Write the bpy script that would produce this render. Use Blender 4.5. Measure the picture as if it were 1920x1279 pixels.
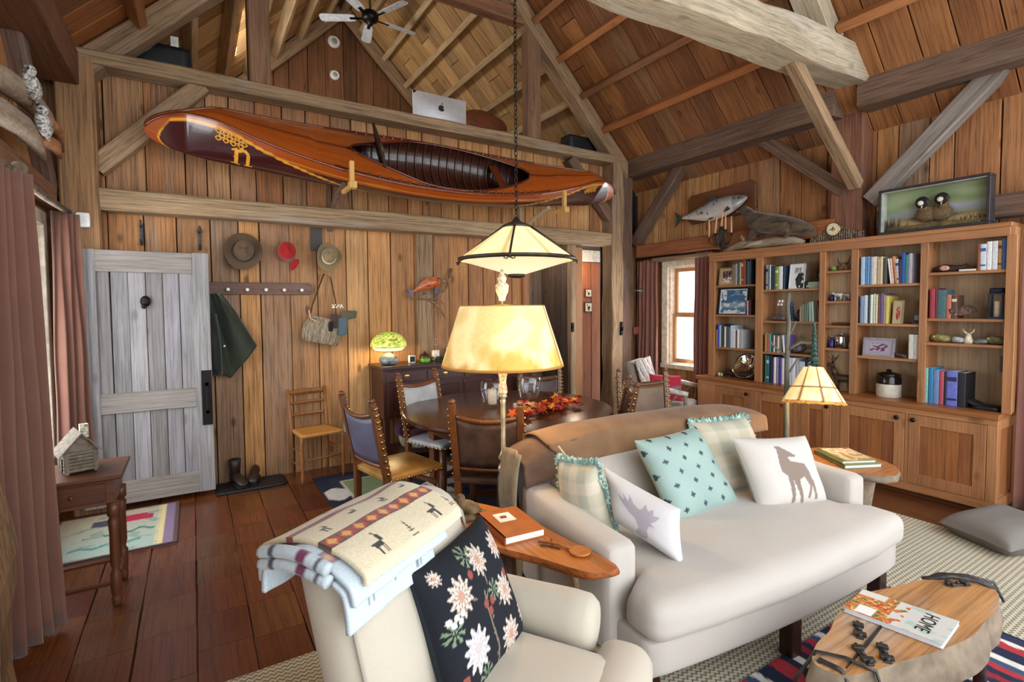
import bpy, bmesh, math, random
import numpy as np
from mathutils import Vector, Matrix, noise
from mathutils.geometry import tessellate_polygon
SC = bpy.context.scene
for _o in list(bpy.data.objects): bpy.data.objects.remove(_o)
COL = SC.collection
PI = math.pi
RND = random.Random(7)

# ------------------------------------------------------------------ camera
cam = bpy.data.cameras.new('camera'); camo = bpy.data.objects.new('camera', cam); COL.objects.link(camo)
def _cam():
    y, p, r = map(math.radians, (31.85, 2.54, -0.4336))
    f = Vector((math.sin(y)*math.cos(p), math.cos(y)*math.cos(p), -math.sin(p)))
    rt = Vector((math.cos(y), -math.sin(y), 0)); up = rt.cross(f)
    r2 = rt*math.cos(r)+up*math.sin(r); u2 = up*math.cos(r)-rt*math.sin(r)
    m = Matrix((r2, u2, -f)).transposed().to_4x4(); m.translation = (0, 0, 1.6)
    camo.matrix_world = m
_cam()
cam.sensor_width = 36; cam.sensor_fit = 'HORIZONTAL'; cam.lens = 961.6/1920*36; cam.shift_y = -22.7/1920
cam.clip_start = 0.05; cam.clip_end = 200
SC.camera = camo
# ------------------------------------------------------------------ light
def L(h):
    h = h.lstrip('#'); c = [int(h[i:i+2], 16)/255 for i in (0, 2, 4)]
    return tuple(x/12.92 if x <= .04045 else ((x+.055)/1.055)**2.4 for x in c)
W = bpy.data.worlds.new('world'); SC.world = W; W.use_nodes = True
_bg = W.node_tree.nodes['Background']; _bg.inputs[0].default_value = (.86, .93, 1, 1); _bg.inputs[1].default_value = 2.4
def area(name, loc, target, sx, sy, power, color):
    l = bpy.data.lights.new(name, 'AREA'); l.shape = 'RECTANGLE'; l.size = sx; l.size_y = sy; l.energy = power; l.color = color
    o = bpy.data.objects.new(name, l); COL.objects.link(o); o.location = loc
    o.rotation_euler = (Vector(target)-Vector(loc)).to_track_quat('-Z', 'Y').to_euler()
    return o
def lamp(name, loc, power, color, r=.04):
    l = bpy.data.lights.new(name, 'POINT'); l.energy = power; l.color = color; l.shadow_soft_size = r
    o = bpy.data.objects.new(name, l); COL.objects.link(o); o.location = loc
    return o
DAY = (.93, .96, 1)
area('rear_fill_light', (2.3, -1.9, 2.3), (2.6, 4, 1.9), 5.2, 3.2, 125, DAY)  # unseen area light added behind the camera for soft frontal fill
area('daylight_right_window', (5.3, .3, 1.7), (1.5, 1.6, 1.0), 1.3, 1.7, 45, DAY)
area('daylight_left_window', (-.93, 4.0, 1.5), (2.5, 3.9, 1.0), 1.5, 1.9, 40, DAY)
area('daylight_window_by_bookcase', (5.36, 4.33, 1.46), (2.0, 3.4, .9), .6, 1.2, 30, DAY)
area('daylight_loft_skylight', (.55, 7.0, 4.75), (3.2, 7.0, 4.6), 1.2, 1.0, 55, (1, .95, .86))
SC.view_settings.view_transform = 'Standard'; SC.view_settings.look = 'None'
SC.view_settings.gamma = 1; SC.view_settings.use_curve_mapping = False
SC.view_settings.exposure = 0.14

# ------------------------------------------------------------------ materials
MC = {}
class NT:
    def __init__(s, name):
        s.m = bpy.data.materials.new(name); s.m.use_nodes = True; s.t = s.m.node_tree
        s.b = s.t.nodes['Principled BSDF']; s.out = s.t.nodes['Material Output']
    def n(s, ty, **kw):
        x = s.t.nodes.new(ty)
        for k, v in kw.items():
            if k.startswith('i_'):
                x.inputs[int(k[2:]) if k[2:].isdigit() else k[2:].replace('_', ' ')].default_value = v
            else: setattr(x, k, v)
        return x
    def l(s, a, b): s.t.links.new(a, b)
    def ramp(s, fac, stops):
        r = s.n('ShaderNodeValToRGB'); e = r.color_ramp.elements
        while len(e) < len(stops): e.new(.5)
        for k, (p, c) in enumerate(stops): e[k].position = p; e[k].color = (*c, 1)
        s.l(fac, r.inputs[0]); return r.outputs[0]
    def mix(s, f, a, b, bt='MIX'):
        x = s.n('ShaderNodeMix', data_type='RGBA', blend_type=bt)
        for sock, v in ((x.inputs[0], f), (x.inputs[6], a), (x.inputs[7], b)):
            if isinstance(v, (int, float)): sock.default_value = v
            elif isinstance(v, tuple): sock.default_value = (*v[:3], 1)
            else: s.l(v, sock)
        return x.outputs[2]
    def math(s, op, a, b=0):
        x = s.n('ShaderNodeMath', operation=op)
        for sock, v in ((x.inputs[0], a), (x.inputs[1], b)):
            if isinstance(v, (int, float)): sock.default_value = v
            else: s.l(v, sock)
        return x.outputs[0]
    def bump(s, h, st, d=.01):
        x = s.n('ShaderNodeBump'); x.inputs['Strength'].default_value = st; x.inputs['Distance'].default_value = d
        s.l(h, x.inputs['Height']); s.l(x.outputs[0], s.b.inputs['Normal'])
def wood(key, tones, axis='z', rough=.62, bump=.25, knots=.5, grain=.55, fine=1., gray=None, spec=.35):
    """tones: the board colours one object picks among; grain along the local axis."""
    k = ('w', key, axis)
    if k in MC: return MC[k]
    N = NT(key+'_'+axis)
    tc = N.n('ShaderNodeTexCoord'); oi = N.n('ShaderNodeObjectInfo')
    off = N.n('ShaderNodeVectorMath', operation='SCALE'); N.l(oi.outputs['Random'], off.inputs['Scale']); off.inputs[0].default_value = (37, 53, 71)
    ad = N.n('ShaderNodeVectorMath', operation='ADD'); N.l(tc.outputs['Object'], ad.inputs[0]); N.l(off.outputs[0], ad.inputs[1])
    def mp(al, ac):
        m = N.n('ShaderNodeMapping'); N.l(ad.outputs[0], m.inputs[0])
        m.inputs['Scale'].default_value = tuple(al if c == axis else ac for c in 'xyz'); return m.outputs[0]
    def nz(v, sc, det=4, dist=0., ro=.6):
        x = N.n('ShaderNodeTexNoise'); N.l(v, x.inputs['Vector']); x.inputs['Scale'].default_value = sc
        x.inputs['Detail'].default_value = det; x.inputs['Distortion'].default_value = dist; x.inputs['Roughness'].default_value = ro
        return x.outputs['Fac']
    n1 = nz(mp(.5, 7), 1.7*fine, 7, 1.0, .68); n2 = nz(mp(1.6, 75), 1.3*fine, 4, .5, .7); n3 = nz(mp(1.5, 2.5), .9, 3)
    tl = [(i/(max(1, len(tones)-1)), L(c)) for i, c in enumerate(tones)]
    rr = N.n('ShaderNodeMath', operation='FRACT'); N.l(N.math('MULTIPLY', oi.outputs['Random'], 7.31), rr.inputs[0])
    base = N.ramp(rr.outputs[0], tl) if len(tones) > 1 else None
    if base is None:
        rgb = N.n('ShaderNodeRGB'); rgb.outputs[0].default_value = (*L(tones[0]), 1); base = rgb.outputs[0]
    sh = N.ramp(n1, [(.3, (1-.55*grain,)*3), (.5, (1,)*3), (.75, (1+.35*grain,)*3)])
    c = N.mix(1, base, sh, 'MULTIPLY')
    sh2 = N.ramp(n2, [(.34, (1-.8*grain,)*3), (.52, (1,)*3), (.75, (1+.3*grain,)*3)])
    c = N.mix(1, c, sh2, 'MULTIPLY')
    sh3 = N.ramp(n3, [(.3, (.78, .76, .74)), (.7, (1.15, 1.15, 1.15))])
    c = N.mix(.7, c, sh3, 'MULTIPLY')
    if gray:
        g = N.ramp(nz(mp(.5, 2.2), 1.6, 4, .6), [(.56, (0,)*3), (.74, (.75,)*3)])
        c = N.mix(g, c, N.mix(1, L(gray), sh2, 'MULTIPLY'))
    if knots:
        vo = N.n('ShaderNodeTexVoronoi'); N.l(mp(2.0, 4.2), vo.inputs['Vector']); vo.inputs['Scale'].default_value = 1.15
        kd = N.ramp(vo.outputs['Distance'], [(.05, (1,)*3), (.085, (.75,)*3), (.14, (0,)*3)])
        c = N.mix(N.math('MULTIPLY', kd, knots), c, N.mix(.75, c, L('1c0d06')))
    N.l(c, N.b.inputs['Base Color']); N.b.inputs['Roughness'].default_value = rough; N.b.inputs['Specular IOR Level'].default_value = spec
    if bump: N.bump(N.math('ADD', n2, N.math('MULTIPLY', n1, .8)), bump, .006)
    MC[k] = N.m; return N.m
def plain(key, col, rough=.5, metal=0., var=.15, scale=18., bump=0., spec=.5, trans=0., emit=None, es=0., coat=0., sheen=0., stretch=(1, 1, 1), col2=None, alpha=1., ior=1.45, sss=0.):
    k = ('p', key)
    if k in MC: return MC[k]
    N = NT(key); b = N.b
    tc = N.n('ShaderNodeTexCoord'); mp = N.n('ShaderNodeMapping'); N.l(tc.outputs['Object'], mp.inputs[0]); mp.inputs['Scale'].default_value = stretch
    nz = N.n('ShaderNodeTexNoise'); N.l(mp.outputs[0], nz.inputs['Vector']); nz.inputs['Scale'].default_value = scale; nz.inputs['Detail'].default_value = 4
    c0 = L(col); c2 = L(col2) if col2 else tuple(min(1, x*(1+var)) for x in c0); c1 = tuple(x*(1-var) for x in c0) if not col2 else c0
    c = N.ramp(nz.outputs['Fac'], [(.35, c1), (.65, c2)])
    N.l(c, b.inputs['Base Color']); b.inputs['Roughness'].default_value = rough; b.inputs['Metallic'].default_value = metal
    b.inputs['Specular IOR Level'].default_value = spec; b.inputs['Transmission Weight'].default_value = trans; b.inputs['IOR'].default_value = ior
    b.inputs['Coat Weight'].default_value = coat; b.inputs['Sheen Weight'].default_value = sheen
    if emit: b.inputs['Emission Color'].default_value = (*L(emit), 1); b.inputs['Emission Strength'].default_value = es
    if bump: N.bump(nz.outputs['Fac'], bump, .004)
    MC[k] = N.m; return N.m
def cloth(key, col, col2=None, weave=700., rough=.9, bump=.25, sheen=.25, var=.1):
    k = ('c', key)
    if k in MC: return MC[k]
    N = NT(key); b = N.b; tc = N.n('ShaderNodeTexCoord')
    nz = N.n('ShaderNodeTexNoise'); N.l(tc.outputs['Object'], nz.inputs['Vector']); nz.inputs['Scale'].default_value = 5; nz.inputs['Detail'].default_value = 5
    w = N.n('ShaderNodeTexNoise'); N.l(tc.outputs['Object'], w.inputs['Vector']); w.inputs['Scale'].default_value = weave; w.inputs['Detail'].default_value = 2
    c0 = L(col); c2 = L(col2) if col2 else tuple(min(1, x*(1+var)) for x in c0)
    c = N.mix(nz.outputs['Fac'], tuple(x*(1-var) for x in c0), c2)
    c = N.mix(.3, c, N.ramp(w.outputs['Fac'], [(.3, (.55,)*3), (.7, (1.25,)*3)]), 'MULTIPLY')
    N.l(c, b.inputs['Base Color']); b.inputs['Roughness'].default_value = rough; b.inputs['Specular IOR Level'].default_value = .2; b.inputs['Sheen Weight'].default_value = sheen
    N.bump(w.outputs['Fac'], bump, .002)
    MC[k] = N.m; return N.m
def vcol(key, rough=.85, bump=.2, scale=500., spec=.25, coat=0., sheen=0., grainmul=.25, stretch=(1, 1, 1), emit=0.):
    k = ('v', key)
    if k in MC: return MC[k]
    N = NT(key); b = N.b; at = N.n('ShaderNodeAttribute', attribute_name='Col')
    tc = N.n('ShaderNodeTexCoord'); mp = N.n('ShaderNodeMapping'); N.l(tc.outputs['Object'], mp.inputs[0]); mp.inputs['Scale'].default_value = stretch
    w = N.n('ShaderNodeTexNoise'); N.l(mp.outputs[0], w.inputs['Vector']); w.inputs['Scale'].default_value = scale; w.inputs['Detail'].default_value = 3
    c = N.mix(grainmul, at.outputs['Color'], N.ramp(w.outputs['Fac'], [(.3, (.45,)*3), (.7, (1.4,)*3)]), 'MULTIPLY')
    N.l(c, b.inputs['Base Color']); b.inputs['Roughness'].default_value = rough; b.inputs['Specular IOR Level'].default_value = spec
    b.inputs['Coat Weight'].default_value = coat; b.inputs['Coat Roughness'].default_value = .06; b.inputs['Sheen Weight'].default_value = sheen
    if emit: N.l(c, b.inputs['Emission Color']); b.inputs['Emission Strength'].default_value = emit
    if bump: N.bump(w.outputs['Fac'], bump, .003)
    MC[k] = N.m; return N.m
def glass(key, col='ffffff', rough=.02):
    k = ('g', key)
    if k in MC: return MC[k]
    N = NT(key); t = N.n('ShaderNodeBsdfTransparent'); g = N.n('ShaderNodeBsdfGlossy'); g.inputs['Roughness'].default_value = rough
    t.inputs[0].default_value = (*L(col), 1); f = N.n('ShaderNodeLayerWeight'); f.inputs[0].default_value = .12
    mx = N.n('ShaderNodeMixShader'); N.l(N.math('ADD', N.math('MULTIPLY', f.outputs['Facing'], .5), .03), mx.inputs[0]); N.l(t.outputs[0], mx.inputs[1]); N.l(g.outputs[0], mx.inputs[2])
    N.l(mx.outputs[0], N.out.inputs[0]); MC[k] = N.m; return N.m

# ------------------------------------------------------------------ geometry
MW = {}
def setp(o, label=None, cat=None, group=None, kind=None):
    if label: o['label'] = label
    if cat: o['category'] = cat
    if group: o['group'] = group
    if kind: o['kind'] = kind
    return o
def thing(name, label, cat, loc=(0, 0, 0), rz=0., group=None, kind=None):
    o = bpy.data.objects.new(name, None); COL.objects.link(o); o.location = loc; o.rotation_euler = (0, 0, rz); o.empty_display_size = .05
    MW[o.name] = Matrix.Translation(loc) @ Matrix.Rotation(rz, 4, 'Z')
    return setp(o, label, cat, group, kind)
def frame(p, q):
    """Matrix whose Z runs from p to q, origin at p."""
    p = Vector(p); q = Vector(q); d = (q-p)
    m = d.to_track_quat('Z', 'Y').to_matrix().to_4x4(); m.translation = p
    return m, d.length
class MB:
    def __init__(s): s.v = []; s.f = []; s.m = []; s.c = None
    def add(s, vs, fs, mat=0, M=None, col=None):
        n = len(s.v)
        vs = [Vector(v) for v in vs]
        if M is not None: vs = [M @ v for v in vs]
        s.v += vs; s.f += [tuple(i+n for i in f) for f in fs]; s.m += [mat]*len(fs)
        if col is not None or s.c is not None:
            if s.c is None: s.c = [(1, 1, 1)]*n
            if col is None: col = [(1, 1, 1)]*len(vs)
            elif len(col) == 3 and not hasattr(col[0], '__len__'): col = [tuple(col)]*len(vs)
            s.c += list(col)
        return s
    def box(s, c, d, mat=0, M=None, tz=1., col=None):
        """box centred at c, size d; tz scales the top face."""
        x, y, z = d[0]/2, d[1]/2, d[2]/2; vs = []
        for k, t in ((-1, 1), (1, tz)):
            for i, j in ((-1, -1), (1, -1), (1, 1), (-1, 1)): vs.append((c[0]+i*x*t, c[1]+j*y*t, c[2]+k*z))
        return s.add(vs, [(3, 2, 1, 0), (4, 5, 6, 7), (0, 1, 5, 4), (1, 2, 6, 5), (2, 3, 7, 6), (3, 0, 4, 7)], mat, M, col)
    def bb(s, lo, hi, mat=0, M=None, col=None):
        return s.box([(a+b)/2 for a, b in zip(lo, hi)], [abs(b-a) for a, b in zip(lo, hi)], mat, M, 1., col)
    def rings(s, R, mat=0, cap=True, close=False, M=None, col=None):
        n = len(R[0]); vs = [p for r in R for p in r]; fs = []
        m = len(R) if close else len(R)-1
        for a in range(m):
            b = (a+1) % len(R)
            for i in range(n):
                j = (i+1) % n; fs.append((a*n+i, a*n+j, b*n+j, b*n+i))
        if cap and not close: fs += [tuple(range(n-1, -1, -1)), tuple((len(R)-1)*n+i for i in range(n))]
        return s.add(vs, fs, mat, M, col)
    def tube(s, pts, r, n=8, mat=0, cap=True, close=False, sq=(1, 1), M=None, col=None):
        pts = [Vector(p) for p in pts]; R = []; rs = r if hasattr(r, '__len__') else [r]*len(pts); prev = None
        for i, p in enumerate(pts):
            a = pts[i-1] if (i or close) else p; b = pts[(i+1) % len(pts)] if (i < len(pts)-1 or close) else p
            d = (b-a).normalized() if (b-a).length > 1e-9 else Vector((0, 0, 1))
            if prev is None: u = d.orthogonal().normalized()
            else: u = (prev-d*prev.dot(d)); u = u.normalized() if u.length > 1e-6 else d.orthogonal().normalized()
            prev = u; w = d.cross(u)
            R.append([p+(u*math.cos(2*PI*k/n)*sq[0]+w*math.sin(2*PI*k/n)*sq[1])*rs[i] for k in range(n)])
        return s.rings(R, mat, cap, close, M, col)
    def lathe(s, prof, c=(0, 0, 0), n=20, mat=0, M=None, cap=True, ph=0., col=None):
        R = [[(c[0]+r*math.cos(ph+2*PI*k/n), c[1]+r*math.sin(ph+2*PI*k/n), c[2]+z) for k in range(n)] for r, z in prof]
        return s.rings(R, mat, cap, False, M, col)
    def ell(s, c, r, nu=12, nv=8, mat=0, M=None, col=None):
        prof = [(max(1e-4, math.sin(PI*i/nv)), -math.cos(PI*i/nv)) for i in range(nv+1)]
        R = [[(c[0]+r[0]*p*math.cos(2*PI*k/nu), c[1]+r[1]*p*math.sin(2*PI*k/nu), c[2]+r[2]*z) for k in range(nu)] for p, z in prof]
        return s.rings(R, mat, True, False, M, col)
    def prism(s, poly, h0, h1, mat=0, M=None, col=None):
        n = len(poly); vs = [(x, y, h0) for x, y in poly]+[(x, y, h1) for x, y in poly]
        fs = [(i, (i+1) % n, n+(i+1) % n, n+i) for i in range(n)]
        for a, b, c in tessellate_polygon([[Vector((x, y, 0)) for x, y in poly]]):
            fs += [(a, b, c), (n+a, n+b, n+c)]
        return s.add(vs, fs, mat, M, col)
    def grid(s, fn, nu, nv, mat=0, cu=False, cv=False, cfn=None, M=None):
        """fn(u,v), u,v in 0..1."""
        mu = nu if cu else nu+1; mv = nv if cv else nv+1; vs = []; cs = []
        for i in range(mu):
            for j in range(mv):
                vs.append(fn(i/nu, j/nv))
                if cfn: cs.append(cfn(i/nu, j/nv))
        fs = [(i*mv+j, ((i+1) % mu)*mv+j, ((i+1) % mu)*mv+(j+1) % mv, i*mv+(j+1) % mv) for i in range(nu) for j in range(nv)]
        return s.add(vs, fs, mat, M, cs if cfn else None)
    def soft(s, c, d, r, n=6, mat=0, puff=(0, 0, 0), M=None, wob=0., seed=0., fn=None):
        """rounded, padded box."""
        h = [x/2 for x in d]; r = min([r]+[x*.98 for x in h])
        for ax in range(3):
            for sg in (-1, 1):
                a, b = (ax+1) % 3, (ax+2) % 3; vs = []; 
                def co(t): t = t*2-1; return math.copysign(1-(1-abs(t))**1.6, t)
                for i in range(n+1):
                    for j in range(n+1):
                        p = [0, 0, 0]; p[ax] = sg*h[ax]; p[a] = co(i/n)*h[a]; p[b] = co(j/n)*h[b]
                        q = [max(-h[k]+r, min(h[k]-r, p[k])) for k in range(3)]
                        v = Vector(p)-Vector(q); v = v.normalized()*r if v.length > 1e-9 else v
                        w = Vector(q)+v; e = [w[k]/h[k] for k in range(3)]
                        for k in range(3):
                            o1, o2 = (k+1) % 3, (k+2) % 3
                            w[k] += e[k]*puff[k]*max(0, 1-e[o1]**2)*max(0, 1-e[o2]**2)
                        if wob: w += Vector((noise.noise(w*5+Vector((seed, 0, 0))), noise.noise(w*5+Vector((seed, 9, 0))), noise.noise(w*5+Vector((seed, 0, 9)))))*wob
                        w = w+Vector(c)
                        if fn: w = Vector(fn(w))
                        vs.append(w)
                fs = [(i*(n+1)+j, (i+1)*(n+1)+j, (i+1)*(n+1)+j+1, i*(n+1)+j+1) for i in range(n) for j in range(n)]
                s.add(vs, fs, mat, M)
        return s
    def build(s, name, mats, parent=None, smooth=False, bevel=0., weld=False, label=None, cat=None, group=None, kind=None, origin=None, sub=0, auto=False, loose=False, loc=False):
        me = bpy.data.meshes.new(name); o = bpy.data.objects.new(name, me); COL.objects.link(o)
        if parent is not None:
            o.parent = parent; mw = MW[parent.name]
        else:
            if origin is None:
                lo = [min(v[k] for v in s.v) for k in range(3)]; hi = [max(v[k] for v in s.v) for k in range(3)]
                origin = ((lo[0]+hi[0])/2, (lo[1]+hi[1])/2, lo[2])
            mw = Matrix.Translation(origin) if not isinstance(origin, Matrix) else origin
            o.matrix_world = mw
        MW[o.name] = mw; inv = Matrix.Identity(4) if loc else mw.inverted()
        me.from_pydata([inv @ v for v in s.v], [], s.f)
        if not isinstance(mats, (list, tuple)): mats = [mats]
        for m in mats: me.materials.append(m)
        me.polygons.foreach_set('material_index', s.m)
        if s.c is not None:
            at = me.attributes.new('Col', 'FLOAT_COLOR', 'POINT')
            at.data.foreach_set('color', np.array([(*c[:3], 1) for c in s.c], dtype=np.float32).ravel())
        bm = bmesh.new(); bm.from_mesh(me)
        if weld: bmesh.ops.remove_doubles(bm, verts=bm.verts, dist=1e-5)
        if not loose: bmesh.ops.recalc_face_normals(bm, faces=bm.faces)
        if auto:
            for e in bm.edges: e.smooth = not (len(e.link_faces) == 2 and e.calc_face_angle(0) > .6)
        bm.to_mesh(me); bm.free()
        if smooth or auto: me.polygons.foreach_set('use_smooth', [True]*len(me.polygons))
        if bevel:
            b = o.modifiers.new('edge', 'BEVEL'); b.width = bevel; b.segments = 1; b.limit_method = 'ANGLE'; b.angle_limit = .7
        if sub:
            b = o.modifiers.new('sub', 'SUBSURF'); b.levels = sub; b.render_levels = sub
        me.update(); return setp(o, label, cat, group, kind)
def timber(name, p, q, w, d, mat, parent, up=(0, 0, 1), rough=.006, seg=10, bev=.012, seed=None, bow=0.):
    """hewn timber from p to q, w across, d along 'up'; grain on local z."""
    p = Vector(p); q = Vector(q); z = (q-p).normalized(); up = Vector(up); x = up.cross(z).normalized(); y = z.cross(x)
    m = Matrix((x, y, z)).transposed().to_4x4(); m.translation = p; n = (q-p).length
    sd = RND.random()*90 if seed is None else seed; R = []
    c = bev
    for i in range(seg+1):
        t = i/seg*n; k = 1+rough*3*noise.noise(Vector((sd, t*1.3, 0))); ring = []
        for a, b in ((-1, -1), (1, -1), (1, 1), (-1, 1)):
            for e in ((0, 1), (1, 0)) if a*b > 0 else ((1, 0), (0, 1)):
                X = a*(w/2-c*e[0]); Y = b*(d/2-c*e[1])
                jx = rough*noise.noise(Vector((sd+a*3, t*2.2, b*5+e[0]*.3))); jy = rough*noise.noise(Vector((sd+a*7, t*2.2, b*2+e[0]*.3+30)))
                ring.append((X*k+jx, Y*k+jy+bow*math.sin(PI*i/seg), t))
        R.append(ring)
    b = MB().rings(R); b.v = [m @ Vector(v) for v in b.v]
    o = bpy.data.objects.new(name, bpy.data.meshes.new(name)); COL.objects.link(o)
    me = o.data; inv = m.inverted(); me.from_pydata([inv @ v for v in b.v], [], b.f); me.materials.append(mat)
    bm = bmesh.new(); bm.from_mesh(me); bmesh.ops.recalc_face_normals(bm, faces=bm.faces); bm.to_mesh(me); bm.free()
    if parent is not None:
        o.parent = parent; o.matrix_local = MW[parent.name].inverted() @ m
    else: o.matrix_world = m
    MW[o.name] = m; return o
def board(name, p, q, w, t, mat, parent, up, gap=.004):
    """plain sawn board with eased edges: p-q centre line, w wide, t thick along up."""
    p = Vector(p); q = Vector(q); z = (q-p).normalized(); y = Vector(up); x = y.cross(z).normalized(); y = z.cross(x)
    m = Matrix((x, y, z)).transposed().to_4x4(); m.translation = p; n = (q-p).length; w -= gap*2; e = min(.004, t*.3)
    ring = [(-w/2, -t/2), (w/2, -t/2), (w/2, t/2-e), (w/2-e, t/2), (-w/2+e, t/2), (-w/2, t/2-e)]
    j = [RND.uniform(-.003, .003) for _ in range(2)]
    R = [[(a+j[0]*(k != 0), b, c) for a, b in ring] for k, c in ((0, 0), (1, n))]
    me = bpy.data.meshes.new(name); b = MB().rings(R); me.from_pydata(b.v, [], b.f); me.materials.append(mat)
    bm = bmesh.new(); bm.from_mesh(me); bmesh.ops.recalc_face_normals(bm, faces=bm.faces); bm.to_mesh(me); bm.free()
    o = bpy.data.objects.new(name, me); COL.objects.link(o)
    if parent is not None: o.parent = parent; o.matrix_local = MW[parent.name].inverted() @ m
    else: o.matrix_world = m
    MW[o.name] = m; return o
def inpoly(x, y, P):
    r = False; n = len(P); j = n-1
    for i in range(n):
        a, b = P[i]; c, d = P[j]
        if (b > y) != (d > y) and x < (c-a)*(y-b)/(d-b)+a: r = not r
        j = i
    return r
def mixc(a, b, t): return tuple(x+(y-x)*t for x, y in zip(a, b))
def nz(x, y, z=0., s=1.): return noise.noise(Vector((x*s, y*s, z*s)))
def dup(root, loc, rz, label=None, group=None, sc=None):
    r = root.copy(); COL.objects.link(r); r.location = loc; r.rotation_euler = (0, 0, rz)
    if sc: r.scale = sc
    if label: r['label'] = label
    if group: r['group'] = group
    MW[r.name] = Matrix.Translation(loc) @ Matrix.Rotation(rz, 4, 'Z')
    for ch in list(root.children):
        c = ch.copy(); COL.objects.link(c); c.parent = r
        for g in ch.children:
            d = g.copy(); COL.objects.link(d); d.parent = c
    return r
# ================================================================== the setting
WALL = dict(tones=['95623c', 'b27c4c', 'a06c44', 'b3855a', '8a6446', 'bf8a52', '9b643c', 'ab774c', '94745a'], rough=.7, knots=.85, grain=.72, bump=.35)
wall_z = wood('wall_board', axis='z', gray='96826c', **WALL)
wall_lit_z = wood('lit_wall_board', ['ab7446', 'c28c55', 'b47e4e', 'c49662', '9f6a42'], 'z', .68, .35, .8, .65)  # lit copy of the wall boards, brightness put into the tones
beam_m = wood('hewn_beam', ['957a5c', 'a08262', '897054', 'a68a68'], 'z', .8, .6, .35, .75, gray='9a8d7e')
beam_pale = wood('pale_hewn_beam', ['b5a589', 'ab9c82'], 'z', .8, .6, .4, .55, gray='c2b9a8')
beam_red = wood('ruddy_hewn_beam', ['8a5b40', '7c5340', '94684a'], 'z', .78, .55, .35, .65, gray='7b6a5e')
beam_dark = wood('dark_hewn_beam', ['6f5546', '665044', '7a5f4c'], 'z', .78, .55, .3, .7, gray='7a6c64')
roof_m = wood('roof_board', ['83532f', '9a663c', '744a2e', 'b0753f', '8b6442', 'a8652f', '7d5436'], 'z', .72, .35, .6, .65)
loft_m = wood('lit_loft_board', ['b08a5c', 'c49c66', '9c7850', 'cfa974', '8f7252'], 'z', .75, .3, .5, .6)  # roof boards with the skylight's brightness put into paler tones
purlin_m = wood('purlin_wood', ['a5673a', 'b07444', '96603a', '8a6446'], 'z', .7, .3, .4, .5)
loftp_m = wood('pale_purlin', ['bfa27a', 'c7ad86', 'b0936c'], 'z', .75, .3, .4, .5)  # daylight on the loft purlins painted in as paler wood
floor_m = wood('floor_board', ['5c3018', '67361f', '5f3a22', '6f3d18', '55291f', '774420'], 'z', .24, .12, .45, .45, spec=.5)
dark_m = plain('dark_gap', '1a100a', .9)
ROOM_R, ROOM_L, BACK = 5.40, -1.0, 5.30
RX, RZ = 2.15, 6.45                         # ridge

# floor
fl_ = MB().bb((-1.1, -2.6, -.08), (5.6, 8.6, -.012)).build('floor', dark_m, kind='structure', label='dark reddish-brown floor of worn short boards', cat='floor')
x = -1.0; col = 0
while x < 5.35:
    w = .235 if col % 3 else .25; y = 5.3 - RND.uniform(0, .3) if col else 5.3
    first = True; ylo = 1.2 if x < 1.3 else 2.3; top = 5.3
    while top > ylo:
        ln = RND.uniform(.31, .45); b = max(ylo, top-ln)
        if b-ylo < .12: b = ylo
        if x > 4.9 and top < 3.9: break
        board('floor_board', (x+w/2, b+.0015, -.01), (x+w/2, top-.0015, -.01), w, .02, floor_m, fl_, (0, 0, 1), .0016); top = b
    x += w; col += 1
MB().bb((-1.1, -2.6, -.011), (5.6, 1.2, -.001)).build('floor_slab', floor_m, fl_)
MB().bb((4.9, 1.2, -.011), (5.5, 3.9, -.001)).build('floor_slab', floor_m, fl_)
MB().bb((1.3, 1.2, -.011), (4.9, 2.3, -.001)).build('floor_slab', floor_m, fl_)

# back wall
wb = MB().bb((-1.0, 5.335, 0), (3.5, 5.36, 3.5)).bb((3.5, 5.335, 2.4), (5.4, 5.36, 3.5)).bb((4.76, 5.335, 0), (5.45, 5.36, 2.4)).build('wall_back', dark_m, kind='structure', label='back wall of wide vertical reclaimed boards below the loft', cat='wall')
ed = [-1.0, -.8, -.57, -.33, -.1, .15, .37, .54, .8, 1.05, 1.33, 1.55, 1.79, 2.05, 2.27, 2.46, 2.71, 2.9, 3.07, 3.3, 3.44]
for a, b in zip(ed, ed[1:]):
    board('wall_board', ((a+b)/2, 5.317+RND.uniform(-.003, .003), 0), ((a+b)/2, 5.317, 2.44), b-a, .03, wall_lit_z if 1.0 < a < 2.0 or a > 2.4 else wall_z, wb, (0, -1, 0))
ed = [-1.0, -.8, -.57, -.3, -.02, .14, .32, .53, .76, .97, 1.2, 1.4, 1.56, 1.78, 1.99, 2.16, 2.38, 2.6, 2.78, 2.99, 3.16, 3.3, 3.5, 3.62, 3.83, 3.98, 4.2, 4.33, 4.52, 4.7, 4.9, 5.06, 5.3]
for a, b in zip(ed, ed[1:]):
    board('wall_board', ((a+b)/2, 5.317+RND.uniform(-.003, .003), 2.48), ((a+b)/2, 5.317, 3.56), b-a, .03, wall_z if a < 1.4 else wall_lit_z, wb, (0, -1, 0))
for a, b in ((4.93, 5.06), (5.06, 5.2), (5.2, 5.4)): board('wall_board', ((a+b)/2, 5.317, 0), ((a+b)/2, 5.317, 2.44), b-a, .03, wall_lit_z, wb, (0, -1, 0))
timber('grey_stud', (2.16, 5.285, 0), (2.16, 5.285, 2.42), .19, .06, beam_m, wb, (0, -1, 0), .004)
timber('lower_girt', (-.62, 5.2, 2.465), (4.75, 5.2, 2.475), .19, .17, beam_m, wb, (0, 0, 1), .012)
timber('tie_beam', (-.85, 5.19, 3.535), (4.95, 5.19, 3.53), .2, .115, beam_m, wb, (0, 0, 1), .012, 16)
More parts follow.
